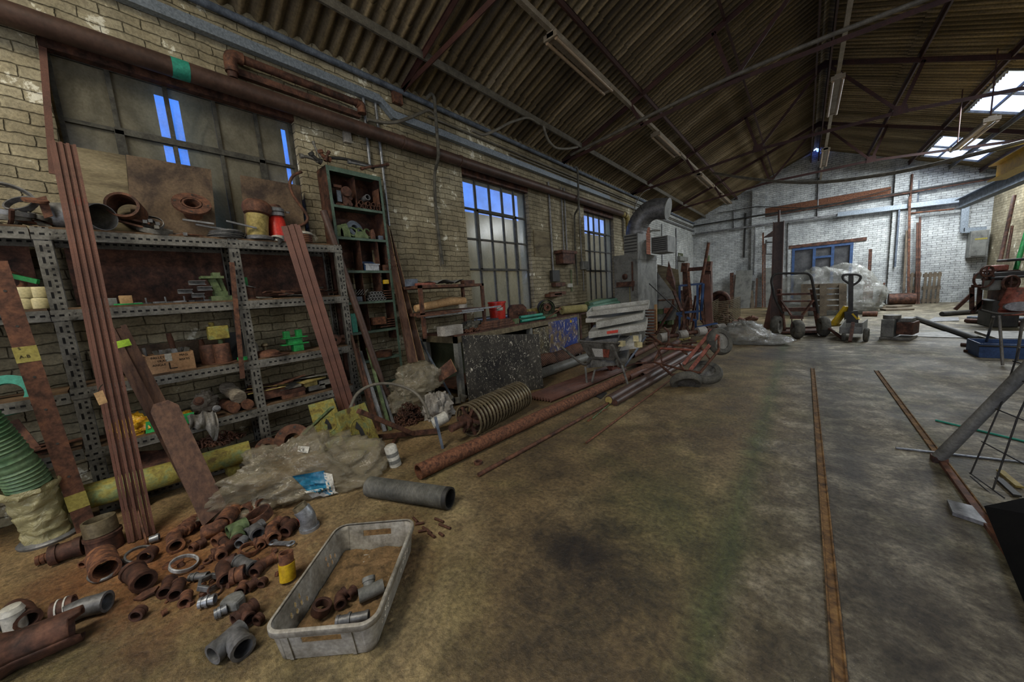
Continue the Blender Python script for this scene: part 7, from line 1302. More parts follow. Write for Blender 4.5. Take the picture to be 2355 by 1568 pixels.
# round cast plate, wire basket, heap, tarpaulin
YB_ = 12.6; c_ = U(1655, 690, y=YB_); t = thing('round_hatch', 'round-topped rusty cast hatch leaning on the side wall behind the basket', 'hatch', V((c_.x, YB_, 0))); Rh = 18*mpp(c_)
mb = MB(); mb.ring(c_, (0, 1, .1), Rh, .07, 32, 8); mb.cyl(c_+V((0, .03, 0)), c_+V((0, .05, 0)), Rh, 32); mb.build('disc', M['rustdark'], t); pl('lower_frame', '', '', [(1655, 675+20, YB_), (1655, 745, YB_)], Rh*2, .08, 'rust', t, up=(0, 1, 0))
t = thing('wire_basket', 'rusty wire mesh basket cage full of scrap', 'basket', U(1668, 760, y=10.6))
def meshpanel(a, b_, c_, d, nu, nv, r, par, mt='brass', nm='mesh_panel'):
    mb = MB()
    for i in range(nu+1): mb.bar(a.lerp(b_, i/nu), d.lerp(c_, i/nu), r, r)
    for j in range(nv+1): mb.bar(a.lerp(d, j/nv), b_.lerp(c_, j/nv), r, r)
    return mb.build(nm, M[mt], par)
A, B = U(1636, 757, z=.01), U(1678, 752, z=.01); C_, D_ = U(1702, 735, z=.01), U(1655, 738, z=.01); hb = ZU(A, 696)
for p, q in ((A, B), (B, C_), (C_, D_), (D_, A)): meshpanel(p, q, q+V((0, 0, hb)), p+V((0, 0, hb)), 14, 14, .008, t)
for i in range(7): q = rnd('bsk', i); p = A.lerp(C_, .25+.5*q.random())+V((q.uniform(-.1, .1), q.uniform(-.1, .1), .12+.05*(i % 3))); mb = MB(); mb.ring(p, (q.uniform(-1, 1), q.uniform(-1, 1), .5), .13, .035, 18, 6); tag(mb.build('scrap_ring', M['rust']), 'rusty ring among the scrap in the wire basket', 'ring', 'scrap rings in the wire basket')
for i in range(12): q = rnd('hp', i); px, py = 1680+i*5, 752-(i % 3)*5-i*.8; P, R_ = onfloor(px, py, 5); mb = MB(); d = V((q.uniform(-1, 1), q.uniform(-1, 1), q.uniform(0, .4))).normalized(); mb.pipe(P-d*.09, P+d*.09, .06, .045, 12); mb.v = [v_-V((0, 0, min(w_.z for w_ in mb.v)-.002)) for v_ in mb.v]; tag(mb.build('pipe_fitting', M['rust' if i % 3 else 'brass']), 'rusty fitting in the loose heap behind the crumpled tarpaulin', 'pipe fitting', 'fittings heap behind the tarpaulin')
bag('tarpaulin', 'grey translucent tarpaulin crumpled on the floor behind the red trolley', U(1700, 785, z=0), .42, .5, .26, 31, 'filmclear', .4, 30, tail=(.4, -.1, 0))
# I-beam column with raking foot
cb_ = U(1783, 762, y=11.1); CX = cb_.x; hz = ZU(V((CX, 11.1, 0)), 510); t = thing('steel_stanchion', 'tall brown steel I-section column with a raking foot plate, behind the hand trolley', 'column', (CX, 11.1, 0)); mb = MB()
hw = .11; mb.b2((CX-hw, 11.0, 0), (CX-hw+.02, 11.25, hz)); mb.b2((CX+hw-.02, 11.0, 0), (CX+hw, 11.25, hz)); mb.b2((CX-hw, 11.11, 0), (CX+hw, 11.13, hz)); mb.build('column', M['pipebrown'], t)
mb = MB(); a = U(1748, 752, z=0.01); mb.prism([(0, 0), (a.x-CX+hw, 0), (a.x-CX+hw+.08, .0), (0, .95)], (CX-hw, 11.12, 0), (1, 0, 0), (0, 0, 1), .02); mb.build('foot_plate', M['rustred'], t); mb = MB(); mb.cyl((CX, 11.12, hz), (CX, 11.12, hz+.28), .025); mb.prism([(-.2, 0), (0, 0), (0, .14)], (CX-hw, 11.0, hz-.35), (1, 0, 0), (0, 0, 1), .02); mb.build('head_bracket', M['pipebrown'], t)
# ---------------- hand trolley with tall hoop handle ----------------
HY = 9.7; t = thing('platform_trolley', 'three-wheeled trolley with a tall black hoop handle, in the middle of the hall', 'trolley', (U(1835, 780, z=0).x, HY, 0))
pt('hoop_handle', '', '', [(1800, 720, 10.0), (1783, 690, 9.9), (1773, 645, 9.8), (1780, 629, 9.8), (1863, 628, 9.8), (1868, 645, 9.8), (1876, 690, 9.9), (1882, 720, 9.95)], .025, 'black', t)
for a, b_, w_ in (((1786, 677, 9.9), (1876, 675, 9.9), .06), ((1794, 693, 9.9), (1874, 692, 9.9), .05), ((1800, 712, 10), (1880, 710, 10), .12), ((1800, 755, 10.1), (1884, 752, 10.1), .06), ((1792, 665, 9.9), (1803, 760, 10.1), .07), ((1868, 665, 9.9), (1884, 762, 10.1), .07), ((1796, 690, 9.8), (1820, 725, 9.6), .04), ((1870, 690, 9.8), (1845, 725, 9.6), .04), ((1817, 729, 9.5), (1848, 729, 9.5), .1)): pl('frame_bar', '', '', [a, b_], w_, w_*.7, 'rustdark', t)
mb = MB(); q = U(1788, 660, y=9.9); pl('board', '', '', [(1795, 762, 10.2), (1885, 760, 10.2)], .5, .04, 'rustdark', t)
c_ = U(1834, 757, y=9.35); Rw = c_.z; tyre2(V((c_.x, c_.y, Rw)), (1, .3, 0), Rw, .17, t)
pl('fork', '', '', [(1821, 732, 9.4), (1821, 756, 9.4)], .04, .02, 'rustdark', t); pl('fork', '', '', [(1844, 732, 9.4), (1844, 756, 9.4)], .04, .02, 'rustdark', t)
c_ = U(1786, 753, y=9.9); tyre2(V((c_.x, 9.9, .22)), (1, -.25, 0), .22, .15, t); c_ = U(1894, 756, y=9.8); tyre2(V((c_.x, 9.8, .21)), (1, .25, 0), .21, .15, t)
pt('tow_bar', 'brown tow bar sloping from the trolley to the low cart', 'tow bar', [(1884, 738, 9.9), (1937, 779, 9.3)], .03, 'rustdark')
# ---------------- pallet truck and low cart ----------------
t = thing('pallet_truck', 'yellow pallet truck with a black upright loop handle', 'pallet truck', U(1960, 745, y=10.3)); PY = 10.2
pt('handle_loop', '', '', [(1957, 655, PY), (1938, 642, PY), (1938, 632, PY), (1952, 631, PY), (1972, 631, PY), (1981, 636, PY), (1975, 648, PY), (1959, 657, PY)], .022, 'black', t)
pl('handle_shaft', '', '', [(1957, 633, PY), (1956, 722, PY)], .075, .05, 'black', t, up=(0, 1, 0)); pl('pump_body', '', '', [(1956, 715, PY), (1958, 745, PY)], .2, .2, 'black', t)
quad2 = lambda nm, q4, th, mt: (lambda mb: mb.build(nm, M[mt], t))(slab(MB(), [U(a, b_, y=y) for a, b_, y in q4], th))
quad2('fork_cover', [(1906, 746, 10.1), (1922, 746, 10.3), (1952, 704, 10.3), (1940, 703, 10.1)], .05, 'yellow'); quad2('fork_cover', [(1958, 722, 10.1), (1970, 735, 10.1), (1975, 736, 10.3), (1960, 716, 10.3)], .03, 'yellow'); pl('fork', '', '', [(1906, 749, 10.6), (1935, 747, 10.2)], .1, .05, 'yellowdirty', t)
t = thing('low_cart', 'small grey steel cart with an open tray and rubber wheels, before the pallet truck', 'cart', U(1960, 780, z=0)); p0, p1, p2, p3 = U(1932, 768, y=9.2), U(1980, 772, y=9.2), U(1992, 755, y=9.9), U(1945, 752, y=9.9)
for q in (p0, p1, p2, p3): q.z = .14
h_ = V((0, 0, .16)); 
for a, b_ in ((p0, p1), (p1, p2), (p2, p3), (p3, p0)): mb = MB(); slab(mb, [a, b_, b_+h_*(1.3 if a in (p1,) else .8), a+h_*(1.3 if a in (p1, p3) else .8)], .015); mb.build('tray_side', M['grey'], t)
mb = MB(); slab(mb, [p0, p1, p2, p3], .015); mb.build('tray_floor', M['racksteel'], t)
c_ = U(1985, 773, y=9.15); tyre2(V((c_.x+.04, 9.15, .13)), (1, -.2, 0), .13, .07, t); tyre2(V((p0.x+.05, 9.15, .08)), (1, 0, 0), .08, .06, t); pl('drawbar', '', '', [(1962, 742, 9.3), (1955, 785, 8.9)], .05, .04, 'rustdark', t)
# ---------------- pallet boxes under film ----------------
t = thing('slatted_box_pallet', 'slatted wooden box pallet behind the hand trolley', 'box pallet', U(1890, 720, y=14.2)); ya = 14.2
for px in (1850, 1893, 1938): pl('corner_post', '', '', [(px, 727, ya), (px, 653, ya)], .16, .05, 'wood', t, up=(0, 1, 0))
for k in range(5): y_ = 658+k*13; pl('slat', '', '', [(1850, y_, ya+.04), (1940, y_-2, ya+.04)], .03, .13, 'wood', t)
bag('film_covered_load', 'huge bulging load wrapped in clear film with yellow print, on the box pallet', U(1900, 700, y=15.2)+V((0, 0, -.3)), 1.25, .7, .95, 41, 'filmclear', .22, 36)
bag('film_heap', 'lower heap of clear film spilling to the floor behind the trolley', U(1880, 722, z=.0), 1.1, .5, .3, 43, 'filmclear', .35, 30)
bag('film_scrap', 'loose film scrap on the floor behind the pallet truck', U(1975, 716, z=0), .45, .3, .22, 44, 'filmclear', .4, 24)
# ---------------- against the gable wall ----------------
YG = YF-.02
def lb_(name, label, cat, x0, y0, x1, y1, w_, mt, th=.05, ft=.35, group=None, z0=0, lean_=.25):
    a = U(x0, y0, y=YG-.42); a.z = z0; b_ = U(x1, y1, y=YG-.32); mb = MB(); mb.bar(a, b_, w_, th, (0, 1, .2)); return tag(mb.build(name, M[mt]), label, cat, group)
for args in (('pale_door', 'grey-green panel door leaning on the gable wall, near the corner', 'door leaf', 1705, 712, 1712, 622, .62, 'grey'), ('pale_door', 'second grey board leaning beside the steel column', 'board', 1772, 712, 1772, 615, .35, 'grey'),
    ('dark_board', 'dark red board leaning left of the panel door', 'board', 1683, 712, 1683, 627, .14, 'rustdark'), ('dark_board', 'dark boards seen edge-on behind the panel door', 'board', 1693, 712, 1694, 632, .16, 'woodred'), ('steel_tube', 'tall brown tube leaning on the wall left of the steel column', 'tube', 1754, 712, 1755, 535, .06, 'rust'), ('steel_tube', 'shorter brown tube beside the tall one', 'tube', 1759, 712, 1759, 560, .05, 'rustdark'),
    ('short_plank', 'short weathered plank right of the panel door', 'plank', 1731, 712, 1727, 668, .14, 'wood'), ('short_plank', 'thin dark strip leaning right of the short plank', 'strip', 1738, 712, 1741, 640, .07, 'woodred'),
    ('brown_board', 'brown upright board beyond the pallet truck', 'board', 1994, 702, 1998, 645, .26, 'rustdark'), ('brown_strip', 'short brown strip fixed on the white wall above the pallet truck', 'strip', 2001, 618, 2002, 573, .09, 'rustdark'),
    ('steel_tube', 'tallest brown tube standing by the two pallets', 'tube', 2088, 706, 2092, 452, .06, 'rust'), ('steel_tube', 'thin rod pair standing in front of the pallets, near one', 'tube', 2106, 706, 2110, 512, .05, 'rustdark'), ('steel_tube', 'thin rod pair standing in front of the pallets, far one', 'tube', 2112, 706, 2116, 498, .05, 'rustdark'),
    ('thin_lath', 'thin slanted lath left of the tallest brown tube', 'lath', 2076, 706, 2086, 530, .06, 'wood'), ('thin_lath', 'lath leaning in the corner of the pier', 'lath', 2018, 704, 2034, 650, .05, 'rustdark')):
    lb_(*args[:9], args[9])if False else lb_(args[0], args[1], args[2], args[3], args[4], args[5], args[6], args[7], args[8])
for i, (a, b_) in enumerate(((2088, 2114), (2118, 2160))):
    t = thing('wooden_pallet', ['narrow wooden pallet standing on end by the tall tubes', 'wide wooden pallet standing on end on the gable wall'][i], 'pallet', V((U(a, 700, y=YG-.3).x, YG-.3, 0))); x0, x1 = U(a, 700, y=YG-.3).x, U(b_, 700, y=YG-.3).x; hh = ZU(V((x0, YG-.3, 0)), 627); n_ = 3 if i == 0 else 4
    for k in range(n_): x = x0+(x1-x0)*(k+.5)/n_; mb = MB(); mb.box((x, YG-.3, hh/2), ((x1-x0)/n_*.6, .025, hh)); mb.build('board', M['wood'], t)
    for z in (.1, hh/2, hh-.1): mb = MB(); mb.box(((x0+x1)/2, YG-.245, z), (x1-x0, .08, .12)); mb.build('bearer', M['wood'], t)
x0, x1 = U(2222, 560, y=YG).x, U(2264, 560, y=YG).x; z1, z0 = U(2240, 532, y=YG).z, U(2240, 592, y=YG).z; t = thing('electrical_cabinet', 'grey steel electrical cabinet on the white gable wall', 'electrical cabinet', ((x0+x1)/2, YG, z0)); mb = MB(); mb.b2((x0, YG-.35, z0), (x1, YG-.002, z1)); mb.build('cabinet', M['grey'], t, bev=.01); mb = MB(); mb.b2((x0+.04, YG-.365, z0+.04), (x1-.04, YG-.35, z1-.04)); cdo = mb.build('door', M['grey'], t, bev=.005); mb = MB(); mb.b2(((x0+x1)/2-.1, YG-.37, z1-.3), ((x0+x1)/2+.15, YG-.365, z1-.25)); mb.build('warning_strip', M['tapey'], cdo)
for px, py, w_, lb in ((1733, 634, 10, 'twin socket below the long conduit left of the steel column'), (2058, 618, 12, 'twin socket low on the right-hand pier')):
    p = U(px, py, y=YG); mb = MB(); mb.b2((p.x-.11, YG-.06, p.z-.05), (p.x+.11, YG-.005, p.z+.05)); tag(mb.build('wall_socket', M['galvdull']), lb, 'socket')
mb = MB(); p = U(2070, 700, y=YG-.5); mb.cyl(V((p.x-.3, YG-.5, .2)), V((p.x+.35, YG-.5, .2)), .2, 20); tag(mb.build('drum', M['rustdark']), 'dark drum lying on its side at the foot of the pier', 'drum')
mb = MB(); a, b_ = U(1984, 722, z=.07), U(2018, 722, z=.07); mb.pipe(a, b_, .075, .05, 16); tag(mb.build('clay_pipe', M['rust']), 'short brown pipe lying on the floor beyond the pallet truck', 'pipe')
for i, (a, b_) in enumerate((((1990, 708), (2025, 706)), ((2030, 712), (2095, 710)), ((2045, 706), (2080, 702)))): A, B = U(*a, z=.03), U(*b_, z=.03); mb = MB(); mb.bar(A, B, .4, .05); tag(mb.build('floor_board', M['wood']), ['flat dark board on the floor below the brown upright board', 'wide board lying in front of the drum', 'board lying against the pier foot'][i], 'board')
# motor unit on the floor
t = thing('motor_unit', 'grey machine motor unit on a flat base, standing alone on the floor', 'motor', U(2060, 778, z=0)); A, B = U(2022, 780, z=0), U(2096, 784, z=0); s_ = mpp(A); dx_ = (B-A); n_ = V((-dx_.y, dx_.x, 0)).normalized()
def mbx(u0, u1, v0, v1, z0, z1, nm, mt): mb = MB(); f_ = lambda u_, v_, z: A+dx_*u_+n_*v_+V((0, 0, z)); mb.hexa([f_(u0, v0, z0), f_(u1, v0, z0), f_(u1, v1, z0), f_(u0, v1, z0), f_(u0, v0, z1), f_(u1, v0, z1), f_(u1, v1, z1), f_(u0, v1, z1)]); mb.build(nm, M[mt], t, bev=.01)
mbx(0, .95, -.02, .5, 0, .05, 'base_plate', 'racksteel'); mbx(.02, .42, .0, .42, .05, .38, 'gearbox', 'grey'); mbx(.48, 1.0, .05, .45, .1, .33, 'tray', 'rustdark'); mbx(.55, .92, .1, .4, .33, .4, 'cover', 'grey')
mb = MB(); c_ = A+dx_*.25+n_*.2+V((0, 0, .38)); mb.cyl(c_, c_+V((0, 0, .07)), .12, 18); mb.build('cap', M['racksteel'], t)
# floor sheets and bars on the right
quad3 = lambda nm, lab, cat, q4, th, mt: tag(slab(MB(), [U(a, b_, z=.004) for a, b_ in q4], th).build(nm, M[mt]), lab, cat)
quad3('floor_plate', 'pale sheet lying on the floor before the white gable wall', 'sheet', [(2130, 740), (2206, 738), (2204, 730), (2150, 730)], .01, 'galvdull')
quad3('floor_plate', 'large thin grey sheet lying on the floor behind the plastic tray', 'sheet', [(2098, 774), (2235, 778), (2210, 762), (2110, 765)], .008, 'racksteel')
for i, (a, b_, r, mt, lb) in enumerate((((2107, 731), (2355, 815), .05, 'black', 'long dark bar crossing the floor toward the blue tray'), ((2166, 722), (2300, 712), .06, 'black', 'short dark beam on the floor by the lathe'), ((2222, 737), (2355, 745), .05, 'rustdark', 'dark tube lying beyond the red chair, upper'), ((2225, 730), (2355, 733), .04, 'bluegrey', 'bluish tube lying beyond the red chair'), ((2060, 1030), (2380, 1066), .008, 'galv', 'thin pale rod on the floor under the mesh panel'), ((2152, 966), (2400, 1025), .008, 'teal', 'thin dark green rod on the floor behind the leaning tube'), ((2210, 792), (2240, 794), .03, 'rustdark', 'stub of dark bar left of the blue tray'), ((2217, 806), (2240, 808), .02, 'rustdark', 'lower stub of dark bar left of the blue tray'))):
    A, B = U(*a, z=r), U(*b_, z=r); mb = MB(); mb.cyl(A, B, r, 8); tag(mb.build('floor_bar', M[mt]), lb, 'bar')
quad3('floor_slate', 'broken grey plate on the floor near the dark board', 'plate', [(2177, 1155), (2190, 1185), (2270, 1212), (2235, 1170)], .02, 'galvdull')
# ---------------- lathe, chair, tray, right foreground ----------------
LX, LY = 3.35, 12.0; t = thing('lathe', 'dark workshop milling machine with handwheels by the right-hand wall', 'lathe', U(2310, 740, y=11.5)); yl = 11.5
def lq(nm, x0, x1, y0, y1, d0, d1, mt): a, b_ = U(x0, y1, y=yl), U(x1, y0, y=yl); mb = MB(); mb.b2((a.x, yl+d0, max(0, a.z)), (b_.x, yl+d1, b_.z)); mb.build(nm, M[mt], t, bev=.02)
lq('base', 2275, 2350, 690, 760, 0, .7, 'black'); lq('column', 2300, 2355, 620, 700, .1, .7, 'rustdark'); lq('bed', 2262, 2360, 622, 640, -.1, .6, 'black'); lq('headstock', 2280, 2322, 608, 624, 0, .4, 'redworn'); lq('table', 2270, 2362, 632, 642, -.2, .7, 'black'); lq('top_arm', 2315, 2365, 592, 602, 0, .5, 'black'); lq('knee', 2268, 2300, 642, 668, -.1, .3, 'grey')
for px, py, R_ in ((2262, 642, .16), (2270, 624, .1), (2325, 650, .13)): c_ = U(px, py, y=yl-.25); mb = MB(); mb.ring(c_, (.6, -1, 0), R_, .02, 24, 6); mb.bar(c_-V((0, 0, R_)), c_+V((0, 0, R_)), .02, .02); mb.cyl(c_, c_+V((.1, .2, 0)), .03); mb.build('handwheel', M['rustdark'], t)
pt('red_ball', 'small round red ball on the milling machine head', 'knob', [(2271, 616, 11.3), (2273, 616, 11.3)], .05, 'red')
t = thing('sawhorse', 'dark trestle stand left of the milling machine', 'trestle', U(2240, 720, y=12))
for a, b_ in (((2234, 658), (2260, 657)), ((2235, 660), (2235, 712)), ((2254, 660), (2250, 712)), ((2235, 676), (2196, 712)), ((2262, 690), (2233, 720))): pl('bar', '', '', [(*a, 12), (*b_, 12)], .06, .06, 'rustdark', t)
pt('green_tube', 'bright green tube leaning by the right-hand wall', 'tube', [(2336, 620, 11.9), (2362, 530, 12.3)], .035, 'green')
pt('leaning_pole', 'dark pole leaning beside the electrical cabinet', 'pole', [(2300, 600, 14.5), (2333, 450, 15.5)], .035, 'rustdark'); pt('leaning_pole', 'second thin pole leaning behind the milling machine', 'pole', [(2315, 600, 14.5), (2328, 520, 15)], .025, 'rustdark')
# red chair
t = thing('red_chair', 'worn red plastic chair with tubular legs, at the right edge', 'chair', U(2330, 800, y=7.6)); cy_ = 7.6
mb = MB()
def chs(u_, v_):
    a = U(2318+60*u_, 660, y=cy_); z1 = U(2330, 661, y=cy_).z; z0 = U(2330, 715, y=cy_).z; x = a.x+(.02*(v_ > .5)-.08*max(0, v_-.0)*.5)
    if v_ < .7: k = v_/.7; return V((x-.06*k, cy_-.08*math.sin(u_*3.14)-.03*k, z1+(z0-z1)*k))
    k = (v_-.7)/.3; return V((x-.06, cy_-.03-.42*k, z0-.03*math.sin(k*3)))
mb.grid(chs, 14, 20); mb.build('seat_shell', M['redworn'], t, solid=.012)
mb = MB(); c_ = U(2345, 705, y=cy_-.1); mb.lathe([(0, 0), (.13, 0), (.12, .02), (0, .02)], c_, (0, -1, .2), 20, sc=(1, .5)); mb.build('hand_hole', M['galvdull'], t)
for a, b_ in (((2285, 728), (2264, 800)), ((2298, 725), (2306, 840)), ((2352, 735), (2338, 830))): p = U(*b_, z=.01); q = U(*a, y=cy_-.25); mb = MB(); mb.tube([p, q], .014, 8); mb.build('leg', M['racksteel'], t)
pt('seat_rail', '', '', [(2255, 712, cy_-.35), (2290, 722, cy_-.3), (2365, 720, cy_-.1)], .014, 'black', t)
# dark pallet stack and blue tray
t = thing('dark_pallet', 'dark low pallet under the red chair, behind the blue tray', 'pallet', U(2320, 770, y=8.6)); 
for z in (.02, .14): mb = MB(); a = U(2288, 760, y=8.7); mb.b2((a.x, 8.6, z), (a.x+1.6, 9.5, z+.04)); mb.build('deck', M['racksteel'], t)
for k in range(3): mb = MB(); mb.b2((a.x+.1+.6*k, 8.62, .06), (a.x+.25+.6*k, 9.4, .14)); mb.build('block', M['racksteel'], t)
p = U(2250, 822, z=0); t = thing('blue_tray', 'dark blue plastic tray on the floor under the red chair', 'tray', (p.x+.5, p.y+.25, 0)); mb = MB(); X0, Y0_, X1, Y1_ = p.x, p.y, p.x+1.1, p.y+.5
for a, b_ in (((X0, Y0_, 0), (X1, Y0_+.012, .2)), ((X0, Y1_, 0), (X1, Y1_+.012, .2)), ((X0, Y0_, 0), (X0+.012, Y1_, .2)), ((X1, Y0_, 0), (X1+.012, Y1_, .2)), ((X0, Y0_, 0), (X1, Y1_, .01))): mb.b2(a, b_)
mb.build('shell', M['blue'], t); mb = MB(); mb.tube([V((X0-.01, Y0_-.01, .17)), V((X1, Y0_-.01, .17))], .012, 6); mb.build('rim', M['black'], t)
# leaning tube frame with wire mesh and dark board in the right foreground
t = thing('mesh_barrier', 'leaning grey tube barrier with broken black wire mesh, right foreground', 'barrier', U(2155, 1050, z=0)); p = U(2160, 1052, z=.03); q = U(2380, 830, y=3.15)
mb = MB(); mb.tube([p, p.lerp(q, .5), p.lerp(q, 2.6)], [.035, .03, .03], 16); mb.build('tube', M['grey'], t); mb = MB(); mb.box(p+V((0, 0, -.01)), (.07, .07, .04)); mb.build('foot', M['rustdark'], t)
PP = U(2200, 1010, z=.15); N_ = (q-p).cross(V((.35, -1, 0))); P0_ = p
def onp(x_, y_): return PLN(x_, y_, P0_, N_)
mw = MB()
for k, pts in enumerate((((2345, 800), (2300, 935), (2232, 1090)), ((2400, 830), (2340, 960), (2283, 1127)), ((2330, 830), (2400, 850)), ((2322, 866), (2400, 892)), ((2290, 940), (2390, 980)), ((2258, 1015), (2390, 1085)), ((2230, 1087), (2310, 1145)), ((2232, 1095), (2296, 1150)))):
    mb = MB(); mb.tube([onp(*a) for a in pts], .004, 6); mb.build('wire', M['black'], t)
mb = MB(); a, b_ = U(2168, 1065, z=.012), U(2300, 1245, z=.012); mb.bar(a, b_+(b_-a)*.3, .03, .022); tag(mb.build('floor_angle', M['rust']), 'rusty angle lying on the floor from the barrier foot toward the dark board', 'angle')
M['void'] = mk('matt_black_board', (.003, .003, .003), (.008, .007, .006), sc=3, rough=.95, bp=0, spec=.1)
A = U(2270, 1172, z=.03); B = U(2320, 1290, z=.03); C_ = V((B.x+.55, B.y-.55, .03)); up_ = V((.28, -.05, .75))
B = A+(B-A)*2.2
t = thing('black_board', 'tall black board leaning in the right foreground corner', 'board', A); mb = MB(); slab(mb, [A, B, B+V((.42, .0, .5)), A+V((.75, .1, .5))], .02); slab(mb, [A, A+V((.9, -.25, 0)), A+V((1.2, -.1, .5)), A+V((.75, .1, .5))], .02); mb.build('board', M['void'], t)
for i, (a, b_, mt, lb) in enumerate((((2296, 1100), (2340, 1140), 'black', 'black slotted strip on the floor behind the black board'), ((2300, 1082), (2345, 1120), 'yellowdirty', 'yellowish strip on the floor behind the black board'))): A, B = U(*a, z=.012), U(*b_, z=.012); mb = MB(); mb.bar(A, B, .03, .012); tag(mb.build('floor_strip', M[mt]), lb, 'strip')
# ---------------- pipes, trunking and cables on the left wall ----------------
def run(name, label, cat, pts, r, mt, x=None, group=None, sq=None, k=5):
    Q = [(U(a, b_, x=c_[0] if c_ else x) if not isinstance(a, V) else a) for a, b_, *c_ in pts]; mb = MB()
    if sq:
        for p, q in zip(Q, Q[1:]): d = (q-p).normalized(); mb.bar(p-d*sq[0]*.25, q+d*sq[0]*.25, sq[1], sq[0], (0, 0, 1))
    else: mb.tube(arc(Q, k) if len(Q) > 2 else Q, r, 10)
    return tag(mb.build(name, M[mt]), label, cat, group)
# large brown pipe
zp = U(855, 304, x=-4.07).z; ye = U(1430, 503, x=-4.07).y
t = thing('service_pipe', 'large brown pipe running along the wall above all the windows', 'pipe', (-4.07, 3, zp)); mb = MB(); mb.tube([V((-4.07, YB, zp)), V((-4.07, ye, zp))], .075, 20); mb.build('pipe', M['pipebrown'], t)
for px in (420, 920, 1050, 1430): y = U(px, 300, x=-4.07).y; mb = MB(); mb.pipe((-4.07, y, zp), (-4.07, y+(.03 if px != 420 else .11), zp), .084 if px != 420 else .077, .07, 20); mb.build('joint_collar', M['pipebrown'] if px != 420 else M['teal'], t)
run('yellow_pipe_drop', 'yellow-painted pipe dropping from the end of the large brown pipe', 'pipe', [(V((-4.07, ye, zp)), 0), (V((-4.07, ye+.35, zp-.02)), 0), (V((-4.07, ye+.45, zp-.1)), 0), (V((-4.07, ye+.45, zp-.95)), 0)], .07, 'yellowdirty')
# trunking with its dog-leg, upper conduit
XT = XL+.05; zl = U(906, 266, x=XT).z; zu = U(700, 159, x=XT).z; y1, y2 = U(868, 222, x=XT).y, U(905, 268, x=XT).y
tt = thing('cable_trunking', 'pale blue-grey square trunking with a dog-leg along the left wall', 'trunking', (XT, 5, zl)); h = .045; ye_ = U(1400, 460, x=XT).y
for (a, za, ea), (b_, zb, eb) in (((YB, zu, 0), (y1, zu, -.012)), ((y1, zu, -.012), (y2, zl, .012)), ((y2, zl, .012), (ye_, zl, 0))):
    mb = MB(); mb.hexa([V((x, y_, z_)) for z_s in (0, 1) for x, y_, z_ in (((XT-.035, a-ea*2*(1-z_s), za+h*(2*z_s-1)), (XT+.035, a-ea*2*(1-z_s), za+h*(2*z_s-1)), (XT+.035, b_-eb*2*(1-z_s), zb+h*(2*z_s-1)), (XT-.035, b_-eb*2*(1-z_s), zb+h*(2*z_s-1))))]); mb.build('channel', M['trunk'], tt)
mb = MB(); mb.b2((XT-.03, ye_, zl-.04), (XT+.02, YF-.05, zl+.02)); mb.build('channel', M['galvdull'], tt)
XC = XL+.05; zc = U(983, 238, x=XC).z; run('upper_conduit', 'grey conduit pipe running highest along the left wall', 'conduit', [(V((XC, YB, zc)), 0), (V((XC, YF-.05, zc)), 0)], .035, 'bluegrey')
z3 = zc-.16; run('steel_conduit', 'thin conduit just under the highest conduit', 'conduit', [(V((XL+.03, 3.4, z3)), 0), (V((XL+.03, YF-.05, z3)), 0)], .014, 'cable'); run('steel_conduit', 'second thin conduit under the highest conduit', 'conduit', [(V((XL+.03, 5.2, z3-.06)), 0), (V((XL+.03, YF-.05, z3-.06)), 0)], .012, 'cable')
# bracketed dark pipe with elbow
t = thing('elbow_pipe', 'rusty pipe with an elbow, bracketed above the big brown pipe', 'pipe', U(540, 160, x=-4.1)); a = U(536, 180, x=-4.1); b_ = U(534, 128, x=-4.1); c_ = U(830, 238, x=-4.1); z_ = b_.z; b_ = V((-4.1, a.y, z_)); mb = MB(); mb.tube(arc([a, b_, V((-4.1, c_.y, z_-.0))], 6, .05), .038, 14); mb.build('pipe', M['rustdark'], t)
mb = MB(); mb.tube(arc([a+V((0, 0, .05)), b_, b_+V((0, .1, 0))], 6, .6), .052, 14); mb.build('elbow', M['rust'], t); mb = MB(); e = V((-4.1, c_.y, z_)); mb.tube(arc([e-V((0, .06, 0)), e, e-V((0, 0, .1))], 5, .6), .05, 14); mb.build('end_elbow', M['rust'], t)
mb = MB(); mb.b2((XL+.002, a.y+.05, z_-.13), (XL+.06, c_.y, z_-.07)); tag(mb.build('bearer_rail', M['rustdark']), 'dark rail under the elbowed rusty pipe', 'rail')
